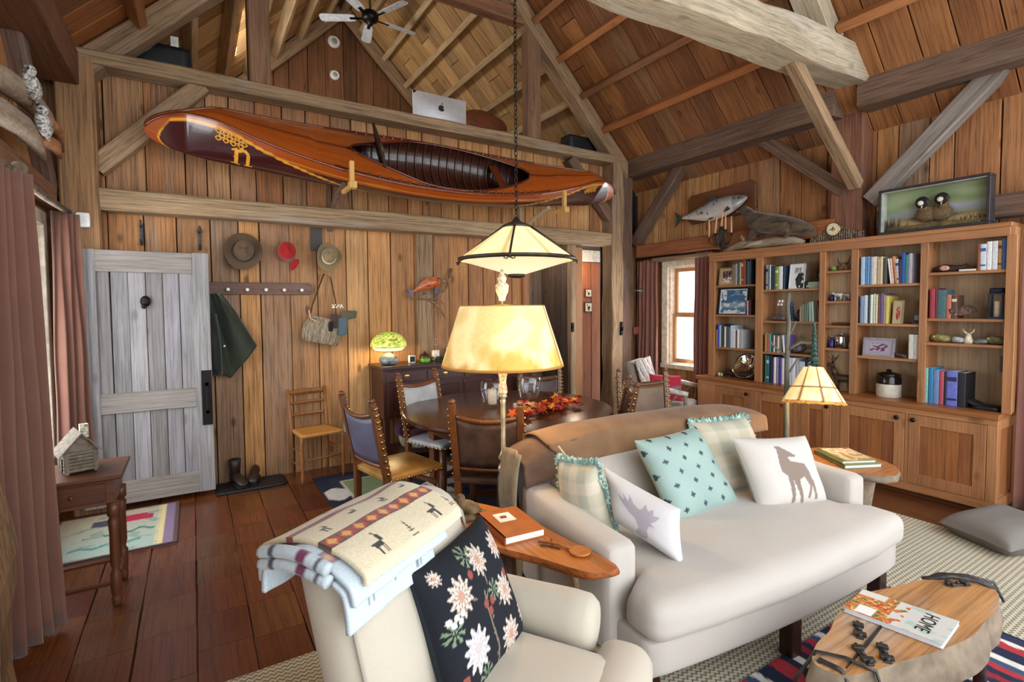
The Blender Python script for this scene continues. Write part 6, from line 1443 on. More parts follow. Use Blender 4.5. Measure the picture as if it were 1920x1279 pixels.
def books(bay, z, y0, specs, where, grp):
    y = y0; names = [s[0] for s in specs]
    for i, s in enumerate(specs):
        nm, col, th, h = s[:4]; lean = s[4] if len(s) > 4 else 0; band = s[5] if len(s) > 5 else None
        ex = h*math.sin(abs(lean)); 
        b, mats = onebook(y-(ex if lean < 0 else 0), z+(th*math.sin(abs(lean))/2 if lean else 0)+.0004, th, h, min(.215, h*.74), col, lean, band)
        pos = ORD[i] if i < len(ORD) else 'last'
        lab = f"{nm} book, {pos} from left {where}"
        b.build('book', mats, label=lab, cat='book', group=grp, origin=(UF+.1, y-th/2, z))
        y -= th+.0015
    return y
W_, B_, K_ = 'e4e2dd', '2f5f9c', '1d1f24'
books(0, 1.816, 3.585, [('grey', '6a6258', .018, .23), ('brown-grey', '7a6e60', .02, .225), ('silver', '9a9c98', .022, .235), ('dark green', '2f3d2e', .018, .245), ('olive', '6a6a48', .012, .24), ('cream', 'c9b79a', .012, .245), ('russet', '7f3a26', .028, .275, 0, 'c9a05a'), ('red-brown', '8a452c', .022, .27), ('black', K_, .022, .27), ('slate blue', '3a5566', .018, .25), ('near-black teal', '1d3038', .02, .265)], 'on top shelf of the bay nearest window', 'books on the top shelf nearest the window')
books(0, 1.485, 3.42, [('plum', '6a3658', .018, .15), ('cream-spined mauve', 'c9a9b0', .016, .155), ('dark brown', '3c1f16', .03, .165)], 'beside the seascape frame', 'books beside the seascape frame')
books(0, 1.115, 3.80, [('magenta', '7f2a5a', .016, .19), ('mustard', 'a8873a', .015, .20), ('cobalt', '2f3fb0', .02, .26), ('pale blue', '9fb6c4', .026, .25), ('dark green', '26443f', .02, .255), ('black-green', '1e2b28', .016, .25), ('tall cream', 'dcd2b8', .024, .235), ('charcoal', '4a4a48', .03, .235), ('steel blue', '41698c', .02, .23), ('ice blue', 'b8cddd', .028, .25), ('grey-white', 'cfd3d4', .016, .21), ('pinkish white', 'e2d4cc', .018, .21), ('dark brown', '4a3029', .016, .2), ('white', W_, .026, .205), ('wide pale grey', 'a9adae', .05, .205)], 'on third shelf of the bay nearest window', 'books on the third shelf nearest the window')
books(1, 1.752, 3.19, [('speckled grey', '8c8f92', .03, .26, 0, '2a2f36'), ('teal', '2f6a66', .012, .25), ('white', W_, .012, .255), ('navy', '202c40', .026, .25), ('navy and green', '2a4038', .02, .25), ('lime green', '7f9a3e', .034, .235, 0, 'd8d6a8'), ('wide white', 'dfe2e4', .042, .235), ('dark blue', '24384e', .022, .24)], 'on the top shelf of the second bay', 'books on the top shelf of the second bay')
books(1, 1.427, 2.83, [('tan', '9a7a58', .02, .15), ('grey-green', '6f7a66', .02, .17), ('dull green', '5a6a52', .02, .175), ('moss green', '66785c', .02, .18), ('sage', '8fa598', .025, .19, -.04), ('pale green', 'a9bdb0', .02, .195, -.06), ('dark olive', '4a4a3a', .018, .2, -.1), ('brown', '6a4030', .018, .205, -.12)], 'beside the figurines, second shelf of second bay', 'books beside the figurines')
books(1, 1.10, 3.19, [('mustard', 'b08a4a', .022, .19), ('coral red', 'c0503f', .024, .185), ('turquoise', '4f9a9c', .022, .19), ('bottle green', '1f4a3c', .022, .19), ('ivory', 'd9d0bc', .016, .175), ('brown', '5a4a3f', .022, .175), ('pink-white', 'd8c0bc', .022, .17), ('taupe', '6d6560', .022, .17), ('white', W_, .02, .18, -.1), ('lilac', '8b7fb0', .022, .185, -.1), ('violet', '5f4f86', .022, .18, -.08)], 'on the third shelf of the second bay', 'books on the third shelf of the second bay')
books(1, .776, 3.185, [('green', '2a6a4c', .016, .29), ('teal', '1f6a7a', .03, .28, 0, 'a8d0dc'), ('black', K_, .032, .29), ('indigo', '3a2a6a', .014, .27), ('white', W_, .026, .27), ('grey-violet', '8a86a0', .024, .27), ('purple', '4a3a86', .03, .27), ('white-lilac', 'd6d0e0', .028, .27), ('green-grey', '6a7a64', .03, .28), ('pale blue', 'b8c6d6', .04, .28), ('ice white', 'd6dde4', .04, .28), ('light grey', 'a4a8a4', .03, .26), ('blue-white', 'b0c0d0', .06, .25), ('black', K_, .03, .26), ('white', W_, .03, .25)], 'on the counter in the second bay', 'tall books on the counter behind the twig lamp')
books(3, 1.767, 2.285, [('wide pale blue', 'aac4dc', .036, .25), ('blue', '4f83b4', .016, .25), ('sky blue', '6f9cc4', .016, .25), ('steel blue', '4f7aa6', .012, .245), ('broad ivory', 'd8d0c2', .042, .245), ('tan', 'b89c78', .022, .23), ('cream', 'd6c49c', .022, .24), ('dark grey', '4a4845', .03, .23), ('white', W_, .013, .22, -.12), ('pink-white', 'd8b4a8', .018, .22, -.1), ('orange-tan', 'c08a5a', .022, .235, -.12), ('blue-banded white', 'b9c4d0', .022, .21, -.1, '2a4a7a'), ('maroon', '4a1f28', .022, .2), ('bright blue', '2456a4', .026, .26), ('teal-banded', '3f7f7a', .024, .24), ('lavender grey', 'b9b0bc', .026, .25)], 'on the top shelf of the fourth bay', 'books on the top shelf of the fourth bay')
books(3, 1.423, 2.285, [('blue-grey', '7f93ac', .032, .245), ('sky white', 'bcd0e2', .03, .25), ('dark green', '2a4034', .018, .25), ('white', W_, .02, .255), ('pale green', 'b9c8a8', .018, .26), ('cream', 'd6c8a8', .018, .25), ('brown', '6a4a32', .016, .24), ('purple', '6f5484', .022, .265), ('grey', '8f8b88', .014, .25), ('yellow', 'd0bc5a', .026, .24)], 'on the second shelf of the fourth bay', 'books on the second shelf of the fourth bay')
books(3, 1.13, 1.905, [('white floral', 'dce2d4', .036, .205), ('white', 'e6e6e2', .03, .205)], 'on the third shelf of the fourth bay', 'white books beside the mauve frame')
books(4, 1.846, 1.475, [('thin rust', '8a4a2a', .016, .20), ('blue and white', 'cdd2d8', .036, .20, 0, '2f5f9c'), ('wide white', 'e6e4e0', .03, .215), ('white', 'dadfe2', .032, .215), ('gold-patterned', 'b98a4a', .02, .215, 0, '6a2a22'), ('blue', '3a68a8', .032, .225), ('narrow red', '8a2a3a', .012, .2)], 'on the top shelf of the far right bay', 'books on the top shelf of the far right bay')
books(4, 1.475, 1.768, [('rose red', 'a03a46', .036, .24), ('crimson', '6f1f2e', .012, .245), ('teal', '44686c', .058, .23), ('salmon', 'b9705c', .032, .19), ('cream-labelled brown', '5a4034', .036, .185, 0, 'd8c8a0')], 'on the second shelf of the far right bay', 'books on the second shelf of the far right bay')
books(4, .776, 1.80, [('pale aqua', '8cbcae', .038, .29), ('bright blue', '2f7fae', .032, .29), ('denim blue', '6f86b4', .038, .275), ('raspberry', 'b0505c', .03, .27), ('black', K_, .014, .27), ('violet-blue patterned', '6a72c4', .07, .275, 0, '2a2a4a'), ('thick black', '26242a', .05, .27)], 'on the counter in the far right bay', 'big books on the counter at far right')

# ---- ornaments on the shelves
def frame_pic(name, label, yc, z, w, h, cfn, fcol, x=UF+.03, mat_w=.0, lean=.12, n=(40, 30), fw=.012):
    t = thing(name, label, 'picture', (x, yc, z)); m = Matrix.Translation((x, yc, z)) @ Matrix.Rotation(lean, 4, 'Y')
    b = MB()
    for lo, hi in (((-.01, -w/2, fw), (.01, -w/2+fw, h-fw)), ((-.01, w/2-fw, fw), (.01, w/2, h-fw)), ((-.01, -w/2, 0), (.01, w/2, fw)), ((-.01, -w/2, h-fw), (.01, w/2, h))): b.bb(lo, hi, 0, m)
    b.bb((.002, -w/2+fw, fw), (.0095, w/2-fw, h-fw), 0, m)
    b.build('frame', plain('frame_'+fcol, fcol, .4, var=.15, scale=30), t)
    MB().grid(lambda u, v: (-.003, (w/2-fw)*(1-2*u), fw+(h-2*fw)*v), *n, cfn=cfn, M=m).build('print', vcol('paper_print', .6, .02), t, loose=True)
    return t
def c_port(u, v):
    if not (.18 < u < .85 and .12 < v < .85): return L('b39a74') if u < .95 else L('8c7656')
    d = nz(u*9, v*9, 4); return L('e6ddd0') if v < .45 and d > .0 else L('4a2f2a') if d > -.25 else L('a8877a')
frame_pic('photo_frame', 'small tan framed portrait on the top shelf nearest the window', 3.66, 1.816, .19, .2, c_port, '9a8460')
def c_sea(u, v):
    if min(u, v, 1-u, 1-v) < .035: return L('e6e6e6')
    a = nz(u*4, v*7, 2)+.5*nz(u*12, v*14, 5)
    if v < .45: return L('cfcfc4') if a > .12 else L('52708a') if v < .25 else L('7f99ac')
    if v > .55 and (u < .25 or u > .82) and a > -.1: return L('d5dadd')
    return L('3f6482') if a < .3 else L('6f8ea6')
frame_pic('seascape_frame', 'dark framed blue and white seascape picture on the second shelf', 3.58, 1.485, .36, .3, c_sea, '1c2630', n=(60, 50))
def c_dog(u, v):
    if v > .62 and abs(nz(u*16, v*20)) < .25 and v < .85 and .3 < u < .8: return L('6a6a68')
    return L('33322f') if math.hypot((u-.75)*1.1, v-.3) < .36 and nz(u*6, v*6) > -.35 else L('dfe1e0')
frame_pic('display_book', 'white picture book showing a black animal, standing face out', 2.865, 1.752, .15, .25, c_dog, 'cfd1d0', fw=.003)
def c_red(u, v): return L('9c3a30') if math.hypot(u-.5, (v-.45)*.8) < .25 and nz(u*9, v*9) > -.2 else L('b9a584')
frame_pic('display_card', 'tan card with a red figure standing on the second shelf of fourth bay', 1.99, 1.423, .075, .2, c_red, 'a8916c', fw=.004)
frame_pic('photo_frame', 'tiny dark framed photo at right end of the fourth bay', 1.85, 1.423, .065, .09, lambda u, v: L('8a8580') if v > .3 else L('2a2624'), '1c1a18')
def c_mauve(u, v):
    if .18 < u < .82 and .25 < v < .75: return L('5a4a5c') if nz(u*7, v*7) > 0 else L('b9a2b4')
    return L('a59aa4')
frame_pic('photo_frame', 'mauve-grey framed picture leaning on the third shelf of fourth bay', 2.13, 1.13, .245, .165, c_mauve, '8d8790', fw=.016)
frame_pic('photo_frame', 'little dark photo propped on a green box, second bay', 2.66, 1.825, .07, .115, lambda u, v: L('2c1f1c') if math.hypot(u-.55, v-.5) > .25 else L('8a6a5c'), '1e1613', x=UF+.06)
MB().bb((UF+.03, 2.63, 1.7525), (UF+.2, 2.77, 1.815)).build('green_box', plain('box_sage', '8a9a80', .7, var=.15), label='flat sage green box under the little dark photo', cat='box', bevel=.003)
frame_pic('blue_tile', 'small blue and white framed tile at back of far right bay', 1.335, 1.06, .075, .125, lambda u, v: L('24406c') if min(u, v, 1-u, 1-v) > .18 else L('b9c4d4'), '2a3f66', x=5.33, lean=.02)
def orn(name, label, cat, mb, mat, **k): return mb.build(name, mat, smooth=True, label=label, cat=cat, **k)
X_ = UF+.09
chrome = plain('chrome', 'd0d4d8', .08, 1., var=.3, scale=6)
t = thing('silver_dish', 'large shiny silver dish propped on the counter nearest the window', 'dish', (X_, 3.42, .776))
m = Matrix.Translation((X_, 3.43, .91)) @ Matrix.Rotation(-PI/2+.5, 4, 'Y')
MB().lathe([(.001, -.015), (.07, -.012), (.10, .01), (.135, .02), (.15, .035), (.152, .032), (.135, .014), (.10, 0), (.06, -.02)], n=36, M=m).build('dish', chrome, t, True)
MB().soft((X_-.02, 3.43, .815), (.08, .22, .07), .03, 6, wob=.02).build('stand', plain('dark_carved', '2a1c18', .5, var=.4), t, True, weld=True)
t = thing('carved_animals', 'dark carved animal figure crouching before the silver dish', 'figurine', (X_-.04, 3.62, .776))
MB().tube([(X_-.03, 3.56, .80), (X_-.03, 3.62, .83), (X_-.03, 3.67, .815), (X_-.03, 3.70, .80)], [.02, .028, .024, .012], 8).ell((X_-.03, 3.64, .85), (.02, .025, .02), 8, 6).build('body', plain('dark_carved', '2a1c18', .5, var=.4), t, True)
for k in (0, 1): MB().tube([(X_-.03+.02*k-.01, 3.60+.06*k, .80), (X_-.03, 3.60+.06*k, .777)], .008, 6).build('leg', plain('dark_carved', '2a1c18', .5), t)
for k, (y, c) in enumerate(((3.745, 'd6dcc8'), (3.715, 'a3b584'))): orn('stone_egg', ('white' if k == 0 else 'green')+' stone egg on the counter beside the curtain', 'egg', MB().ell((X_-.05, y, .797), (.018, .016, .021), 12, 8), plain('egg_'+c, c, .3))
t = thing('figurine', 'dark brown seated figurine at the end of third shelf near the window', 'figurine', (X_, 3.315, 1.115))
MB().lathe([(.03, 0), (.034, .02), (.026, .08), (.03, .11), (.015, .14), (.02, .16), (.012, .19), (.001, .195)], (X_, 3.315, 1.115), 12).build('body', plain('dark_carved', '2a1c18', .5), t, True); MB().tube([(X_, 3.33, 1.22), (X_-.03, 3.35, 1.18), (X_-.02, 3.33, 1.14)], .01, 6).build('arm', plain('dark_carved', '2a1c18', .5), t, True)
t = thing('dog_figurine', 'dark crouching animal figurine on the top shelf of second bay', 'figurine', (X_-.03, 2.84, 1.752))
MB().soft((X_-.03, 2.82, 1.79), (.05, .13, .07), .03, 6, wob=.01).ell((X_-.04, 2.765, 1.80), (.028, .03, .026), 10, 7).ell((X_-.03, 2.86, 1.84), (.03, .035, .03), 10, 7).build('body', plain('pewter_dark', '2d2a2a', .4, .3, var=.4), t, True, weld=True); MB().bb((X_-.06, 2.74, 1.7525), (X_, 2.9, 1.762)).build('plinth', plain('pewter_dark', '2d2a2a', .4), t)
t = thing('owl_figurine', 'pale owls on a branch figurine on the second shelf of second bay', 'figurine', (X_, 3.06, 1.427))
MB().soft((X_, 3.07, 1.45), (.07, .16, .045), .02, 6, wob=.02).tube([(X_, 3.06, 1.46), (X_, 3.05, 1.54), (X_, 3.06, 1.62)], [.012, .01, .006], 6).build('stump', plain('stump_grey', '5a5450', .8, var=.4, scale=30, bump=.4), t, True, weld=True)
for z, y in ((1.63, 3.05), (1.595, 3.06)):
    o = MB()
    for d in (-.016, .016): o.ell((X_-.01, y+d, z), (.012, .014, .016), 8, 6)
    o.build('owl', plain('owl_white', 'e0d8cc', .6), t, True)
t = thing('spiral_tree', 'dark blue sparkling cone tree on the second shelf of second bay', 'ornament', (X_, 2.945, 1.427))
for k in range(6): MB().lathe([(.05-.006*k, 0), (.04-.006*k, .014), (.026-.003*k, .036)], (X_, 2.945, 1.435+k*.032), 12, ph=k*.4).build('tier', plain('tree_navy', '2c3f5c', .35, var=.6, scale=90), t)
MB().lathe([(.03, 0), (.03, .012)], (X_, 2.945, 1.427), 12).build('base', plain('tree_navy', '2c3f5c', .35), t)
orn('carved_figure', 'dark small carved figure right of the blue cone tree', 'figurine', MB().lathe([(.022, 0), (.026, .03), (.016, .06), (.02, .09), (.004, .12)], (X_, 2.87, 1.427), 10), plain('dark_carved', '2a1c18', .5))
orn('shell', 'dark spiny shell on the third shelf of second bay', 'shell', MB().soft((X_, 2.86, 1.15), (.08, .12, .09), .035, 7, wob=.05, seed=3), plain('shell_dark', '4a4450', .4, var=.6, scale=40, bump=.5), weld=True)
orn('driftwood_piece', 'brown gnarled driftwood on the third shelf of second bay', 'driftwood', MB().tube([(X_-.02, 2.80, 1.115), (X_-.04, 2.74, 1.14), (X_-.02, 2.68, 1.125), (X_, 2.63, 1.14)], [.014, .02, .018, .008], 8), plain('drift_brown', '7a5a3c', .8, var=.4, scale=30))
# narrow bay
X_ = UF+.062
orn('green_vase', 'little round green vase on the top narrow shelf', 'vase', MB().lathe([(.014, 0), (.026, .015), (.028, .03), (.018, .045), (.012, .05)], (X_, 2.53, 1.908), 14), plain('vase_green', '7f9a4a', .25, var=.3))
orn('small_jar', 'small pale lidded jar at the right of the top narrow shelf', 'jar', MB().lathe([(.018, 0), (.02, .03), (.018, .045), (.02, .05), (.012, .065)], (X_, 2.36, 1.908), 14), plain('jar_pale', 'b9c0a8', .3, var=.2))
t = thing('horned_mask', 'brown horned animal head ornament on the top narrow shelf', 'figurine', (X_, 2.445, 1.908))
MB().ell((X_, 2.445, 1.945), (.02, .032, .035), 10, 8).ell((X_-.01, 2.47, 1.935), (.014, .018, .022), 8, 6).ell((X_-.01, 2.42, 1.935), (.014, .018, .022), 8, 6).build('head', plain('drift_brown', '7a5a3c', .8, var=.4, scale=30), t, True)
for s in (-1, 1): MB().tube([(X_, 2.445+s*.018, 1.968), (X_, 2.445+s*.045, 1.985), (X_, 2.445+s*.05, 2.01), (X_, 2.445+s*.058, 2.04)], [.009, .007, .005, .002], 6).build('horn', plain('horn_dark', '4a3424', .5), t, True)
orn('cobalt_jar', 'cobalt blue jar left of the cow figurines', 'jar', MB().lathe([(.018, 0), (.02, .035), (.014, .045), (.016, .06)], (X_, 2.54, 1.625), 14), plain('cobalt', '24307c', .15, var=.3))
cowm = plain('cow_pied', 'dfdcd4', .5, var=.0, scale=22, col2='1b1a1a')
for k, (y, s, lb, mm) in enumerate(((2.475, 1., 'larger black and white cow figurine on the narrow shelf', cowm), (2.415, .9, 'second pied cow figurine, middle of the narrow shelf', cowm), (2.363, .8, 'dark cow figurine at right end of the narrow shelf', plain('cow_dark', '2a1e1c', .5)))):
    t = thing('cow_figurine', lb, 'figurine', (X_-.02+.03*k, y, 1.625))
    MB().soft((X_-.02+.03*k, y, 1.625+.055*s), (.03*s, .07*s, .035*s), .014*s, 5).soft((X_-.03+.03*k, y+.045*s, 1.625+.072*s), (.022*s, .03*s, .024*s), .01*s, 4).build('body', mm, t, True, weld=True)
    for dy in (-.025, .025):
        for dx in (-.008, .008): MB().tube([(X_-.02+.03*k+dx*s, y+dy*s, 1.626), (X_-.02+.03*k+dx*s, y+dy*s, 1.625+.045*s)], .006*s, 6).build('leg', mm, t, True)
orn('carved_canoe', 'small dark carved wooden boat on the third narrow shelf', 'model boat', MB().tube([(X_, 2.54, 1.41), (X_, 2.52, 1.411), (X_, 2.45, 1.41), (X_, 2.39, 1.411), (X_, 2.365, 1.413)], [.004, .012, .014, .012, .003], 8), plain('boat_brown', '5f3a24', .5, var=.3, scale=30))
for k, (y, h, lb) in enumerate(((2.535, .115, 'cobalt blue glass bottle at left of the fourth narrow shelf'), (2.362, .085, 'blue and white little bottle at right of the fourth narrow shelf'))):
    t = thing('bottle', lb, 'bottle', (X_, y, 1.181))
    MB().lathe([(.022, 0), (.024, .01), (.024, h*.55), (.01, h*.75), (.01, h*.9)], (X_, y, 1.181), 14).build('body', plain('cobalt', '24307c', .15, var=.3) if k == 0 else plain('blue_white', '4a66a8', .2, var=.2, scale=60, col2='e6e6ea'), t, True); MB().lathe([(.011, h*.9), (.012, h*.95), (.006, h)], (X_, y, 1.181), 10).build('stopper', plain('silver_cap', 'c6ccd4', .25, .8), t, True)
t = thing('silver_tin', 'tall silver tin box standing on the fourth narrow shelf', 'tin', (X_, 2.445, 1.181))
MB().soft((X_, 2.45, 1.245), (.07, .085, .125), .012, 4).build('body', chrome, t, True, weld=True); MB().bb((X_-.036, 2.412, 1.19), (X_-.03, 2.425, 1.30)).build('dark_seam', plain('ink_black', '1c1a19', .5), t); MB().ell((X_, 2.45, 1.318), (.02, .022, .012), 10, 6).build('lid', chrome, t, True)
t = thing('antlered_deer', 'bronze antlered deer figurine behind the twig lamp shade', 'figurine', (X_, 2.44, .776))
dk = plain('bronze_deer', '4a3a2c', .45, .4, var=.4)
MB().soft((X_, 2.43, .90), (.06, .16, .07), .03, 6).tube([(X_, 2.49, .92), (X_, 2.52, 1.0)], [.03, .02], 8).ell((X_, 2.535, 1.02), (.018, .035, .02), 8, 6).build('body', dk, t, True, weld=True)
for s in (-1, 1):
    MB().tube([(X_, 2.52, 1.03), (X_+s*.03, 2.51, 1.07), (X_+s*.05, 2.49, 1.12)], [.008, .006, .003], 6).tube([(X_+s*.03, 2.51, 1.07), (X_+s*.04, 2.55, 1.10)], [.005, .002], 5).build('antler', dk, t, True)
    for y in (2.37, 2.48): MB().tube([(X_+s*.02, y, .89), (X_+s*.02, y-.005, .777)], [.014, .008], 6).build('leg', dk, t, True)
# fourth and fifth bays
X_ = UF+.09
t = thing('stoneware_crock', 'cream and black lidded stoneware crock on the counter', 'crock', (X_+.02, 2.07, .776))
CX, CY = X_+.02, 2.075
MB().lathe([(.088, 0), (.093, .008), (.093, .115)], (CX, CY, .776), 28).build('lower_body', plain('crock_cream', 'd0c7b6', .25), t, auto=True)
MB().lathe([(.093, .115), (.093, .17), (.085, .185), (.088, .195)], (CX, CY, .776), 28).build('upper_body', plain('crock_black', '1d1816', .12), t, auto=True)
MB().lathe([(.09, .192), (.09, .202), (.06, .214), (.022, .22), (.016, .228), (.026, .238), (.001, .244)], (CX, CY, .776), 28).build('lid', plain('crock_black', '1d1816', .12), t, auto=True)
orn('pine_cones', 'spiky dark pine cone ornament in front of the mauve frame', 'pine cone', MB().soft((X_-.04, 1.99, 1.155), (.05, .13, .05), .02, 7, wob=.05, seed=6), plain('cone_dark', '4a4038', .8, var=.6, scale=60, bump=.8), weld=True)
orn('carved_figure', 'thin dark carved figure in front of the red-figure card', 'figurine', MB().tube([(X_-.03, 2.0, 1.423), (X_-.03, 1.995, 1.48), (X_-.03, 2.01, 1.54)], [.02, .012, .005], 7), plain('dark_carved', '2a1c18', .5))
t = thing('driftwood_shell', 'dark driftwood lump with a pink shell, top shelf far right bay', 'ornament', (X_, 1.70, 1.846))
MB().tube([(X_, 1.765, 1.87), (X_, 1.70, 1.88), (X_, 1.62, 1.87), (X_, 1.575, 1.885), (X_, 1.55, 1.90)], [.02, .034, .03, .018, .012], 10).build('driftwood', plain('drift_dark', '3a241a', .7, var=.4, scale=20, bump=.5), t, True)
MB().ell((X_-.035, 1.685, 1.88), (.012, .035, .022), 10, 7).build('shell', plain('shell_pink', 'd0a290', .4, var=.4, scale=60), t, True)
MB().bb((UF+.03, 1.48, 1.8465), (UF+.16, 1.585, 1.862)).build('book', pg, label='slim pale book lying flat beside the driftwood lump', cat='book', bevel=.002)
orn('brush_ornament', 'brown bristly ornament right of the books, second shelf far right bay', 'ornament', MB().soft((X_-.02, 1.565, 1.535), (.09, .15, .12), .04, 7, wob=.07, seed=9), plain('bristle_brown', '5f4536', .9, var=.6, scale=70, bump=.9), weld=True)
t = thing('candle_lantern', 'blue-black metal lantern with glass sides at the right end', 'lantern', (X_, 1.365, 1.475))
lm_ = plain('lantern_navy', '2a3244', .4, .6)
for dx in (-.035, .035):
    for dy in (-.04, .04): MB().tube([(X_+dx, 1.365+dy, 1.477), (X_+dx, 1.365+dy, 1.67)], .006, 6).build('post', lm_, t)
for z in (1.4755, 1.66): MB().bb((X_-.042, 1.318, z), (X_+.042, 1.412, z+.012)).build('plate', lm_, t)
MB().soft((X_, 1.365, 1.69), (.075, .085, .04), .012, 4).build('roof', lm_, t, True, weld=True)
for dy in (-.04, .04): MB().bb((X_-.034, 1.365+dy-.001, 1.49), (X_+.034, 1.365+dy+.001, 1.66)).build('pane', glass('clear_glass'), t)
MB().lathe([(.02, 0), (.02, .12), (.001, .122)], (X_, 1.365, 1.49), 12).build('candle', plain('candle_wax', 'dccbb0', .5), t, True)
for k, (y, lb, c) in enumerate(((1.70, 'olive carved fish head at the left of third shelf, far right bay', '8a8350'), (1.36, 'mossy green carved fish at the right of third shelf, far right bay', '6f6a4a'))):
    t = thing('carved_fish', lb, 'figurine', (X_, y, 1.278))
    MB().tube([(X_, y+.07, 1.31), (X_, y+.03, 1.315), (X_, y-.03, 1.308), (X_, y-.075, 1.295)], [.015, .034, .03, .008], 12).build('body', plain('fish_'+c, c, .5, var=.4, scale=30), t, True); MB().ell((X_-.026, y+.045, 1.325), (.008, .008, .008), 8, 6).build('eye', plain('eye_pale', 'd8c890', .3), t, True)
t = thing('deer_figurine', 'small cream antlered figurine in the middle of third shelf, far right bay', 'figurine', (X_, 1.53, 1.278))
MB().lathe([(.03, 0), (.034, .02), (.02, .05), (.018, .07), (.001, .085)], (X_, 1.53, 1.278), 12).build('body', plain('cream_china', 'd8ccb0', .4, var=.3, scale=40), t, True)
for s in (-1, 1): MB().tube([(X_, 1.53+s*.008, 1.355), (X_, 1.53+s*.03, 1.375), (X_, 1.53+s*.035, 1.395)], [.007, .005, .002], 6).build('ear', plain('cream_china', 'd8ccb0', .4), t, True)
orn('quartz_stone', 'pale quartz stone left of the cream figurine', 'stone', MB().soft((X_, 1.595, 1.302), (.06, .07, .046), .02, 5, wob=.03), plain('quartz', 'aeb4b4', .4, var=.3, scale=30), weld=True)
orn('grey_stone', 'grey stone right of the cream figurine', 'stone', MB().soft((X_, 1.455, 1.30), (.06, .08, .04), .018, 5, wob=.03, seed=5), plain('stone_grey', '7f8484', .5, var=.3, scale=30), weld=True)
MB().soft((UF+.1, 1.40, .79), (.16, .16, .028), .006, 3).build('black_case', blk, label='flat black box with white edge on the counter, far right', cat='box', smooth=True, weld=True)
MB().prism([(-.06, -.05), (.06, -.05), (.07, .05), (-.05, .05)], 0, .02, 0, Matrix.Translation((UF+.11, 1.475, .80)) @ Matrix.Rotation(.4, 4, 'X')).build('book', bm_('2c2a2c'), label='black leaflet slanting against the flat black box', cat='book')

# ================================================================== on top of the bookcase
fp = thing('mounted_salmon', 'silver salmon mounted on a clipped-corner wooden plaque', 'fish', (5.36, 3.9, 2.75))
mF = Matrix.Translation((5.38, 3.92, 2.80)) @ Matrix.Rotation(-.04, 4, 'X')
w2, h2, cc = .46, .18, .05; poly = [(-w2+cc, -h2), (w2-cc, -h2), (w2, -h2+cc), (w2, h2-cc), (w2-cc, h2), (-w2+cc, h2), (-w2, h2-cc), (-w2, -h2+cc)]
mP = mF @ Matrix(((0, 0, -1, 0), (1, 0, 0, 0), (0, 1, 0, 0), (0, 0, 0, 1)))
MB().prism(poly, 0, .028, 0, mP).build('plaque', wood('plaque', ['6a3f22'], 'y', .4, .1, .3, .5), fp, bevel=.006)
def c_sal(u, v):
    k = .5+.5*math.cos(v*2*PI); c = mixc(L('d8d2ca'), L('6a6e70'), k**1.6)
    if u > .8: c = mixc(c, L('4f565a'), .5)
    if nz(u*40, v*14) > .45 and k > .3: c = L('2f3436')
    return tuple(q*(1+.12*nz(u*80, v*40)) for q in c)
F = fishbody((5.30, 4.44, 2.70), (0, -.92, .10), (0, .10, .99), .92, .15, .06, -.03)
MB().grid(F, 50, 24, cv=True, cfn=c_sal).build('body', vcol('fish_silver', .25, .05, 90, spec=.7, coat=.6), fp, True, loose=True)
fd = plain('fin_dark', '3a4036', .5, var=.3, scale=30)
finp(MB(), [(5.30, 4.42, 2.715), (5.30, 4.54, 2.79), (5.30, 4.51, 2.70), (5.30, 4.53, 2.60), (5.30, 4.42, 2.685)], .006, (1, 0, 0)).build('tail_fin', fd, fp)
finp(MB(), [(5.30, 4.02, 2.82), (5.30, 4.06, 2.90), (5.30, 3.95, 2.89), (5.30, 3.92, 2.85)], .006, (1, 0, 0)).build('dorsal_fin', fd, fp)
finp(MB(), [(5.28, 3.98, 2.66), (5.26, 4.02, 2.60), (5.27, 3.93, 2.63)], .006, (1, 0, 0)).build('pelvic_fin', fd, fp)
finp(MB(), [(5.25, 3.74, 2.73), (5.23, 3.78, 2.66), (5.24, 3.70, 2.69)], .006, (1, 0, 0)).build('pectoral_fin', fd, fp)
MB().ell((5.255, 3.60, 2.80), (.006, .012, .012), 8, 6).build('eye', plain('eye_dark', '18140f', .1), fp, True)
# candelabrum
cd = thing('candelabrum', 'wrought iron candelabrum with five pink tapers on the bookcase corner', 'candle holder', (5.150, 3.73, 2.19))
MB().lathe([(.05, 0), (.05, .01), (.015, .025), (.012, .12), (.02, .13), (.012, .15)], (5.150, 3.73, 2.19), 14).build('stem', iron, cd, True)
MB().tube([(5.130+.0*k, 3.73+.05*math.sin(k*PI/10), 2.36+.10*math.cos(k*PI/10)) for k in range(20)], .014, 6, close=True).tube([(5.130, 3.73+.022*math.sin(k*PI/10), 2.35+.07*math.cos(k*PI/10)) for k in range(20)], .007, 6, close=True).build('oval_frame', iron, cd, True)
for k, (dy, z, h) in enumerate(((.16, 2.37, .22), (.08, 2.405, .21), (.0, 2.47, .20), (-.055, 2.43, .22), (-.13, 2.385, .2))):
    a = MB().tube([(5.150, 3.73, 2.30), (5.140, 3.73+dy*.6, 2.28), (5.130, 3.73+dy, z-.05), (5.130, 3.73+dy, z)], .008, 6).lathe([(.01, 0), (.026, .008), (.026, .014), (.012, .016)], (5.130, 3.73+dy, z), 12).build('arm', iron, cd, True)
    MB().tube([(5.130, 3.73+dy, z+.012), (5.130-.0, 3.73+dy-(.02 if k in (1, 2) else -.004), z+h)], [.0105, .008], 8).build('candle', plain('taper_pink', 'e2ab84', .5), cd, True)
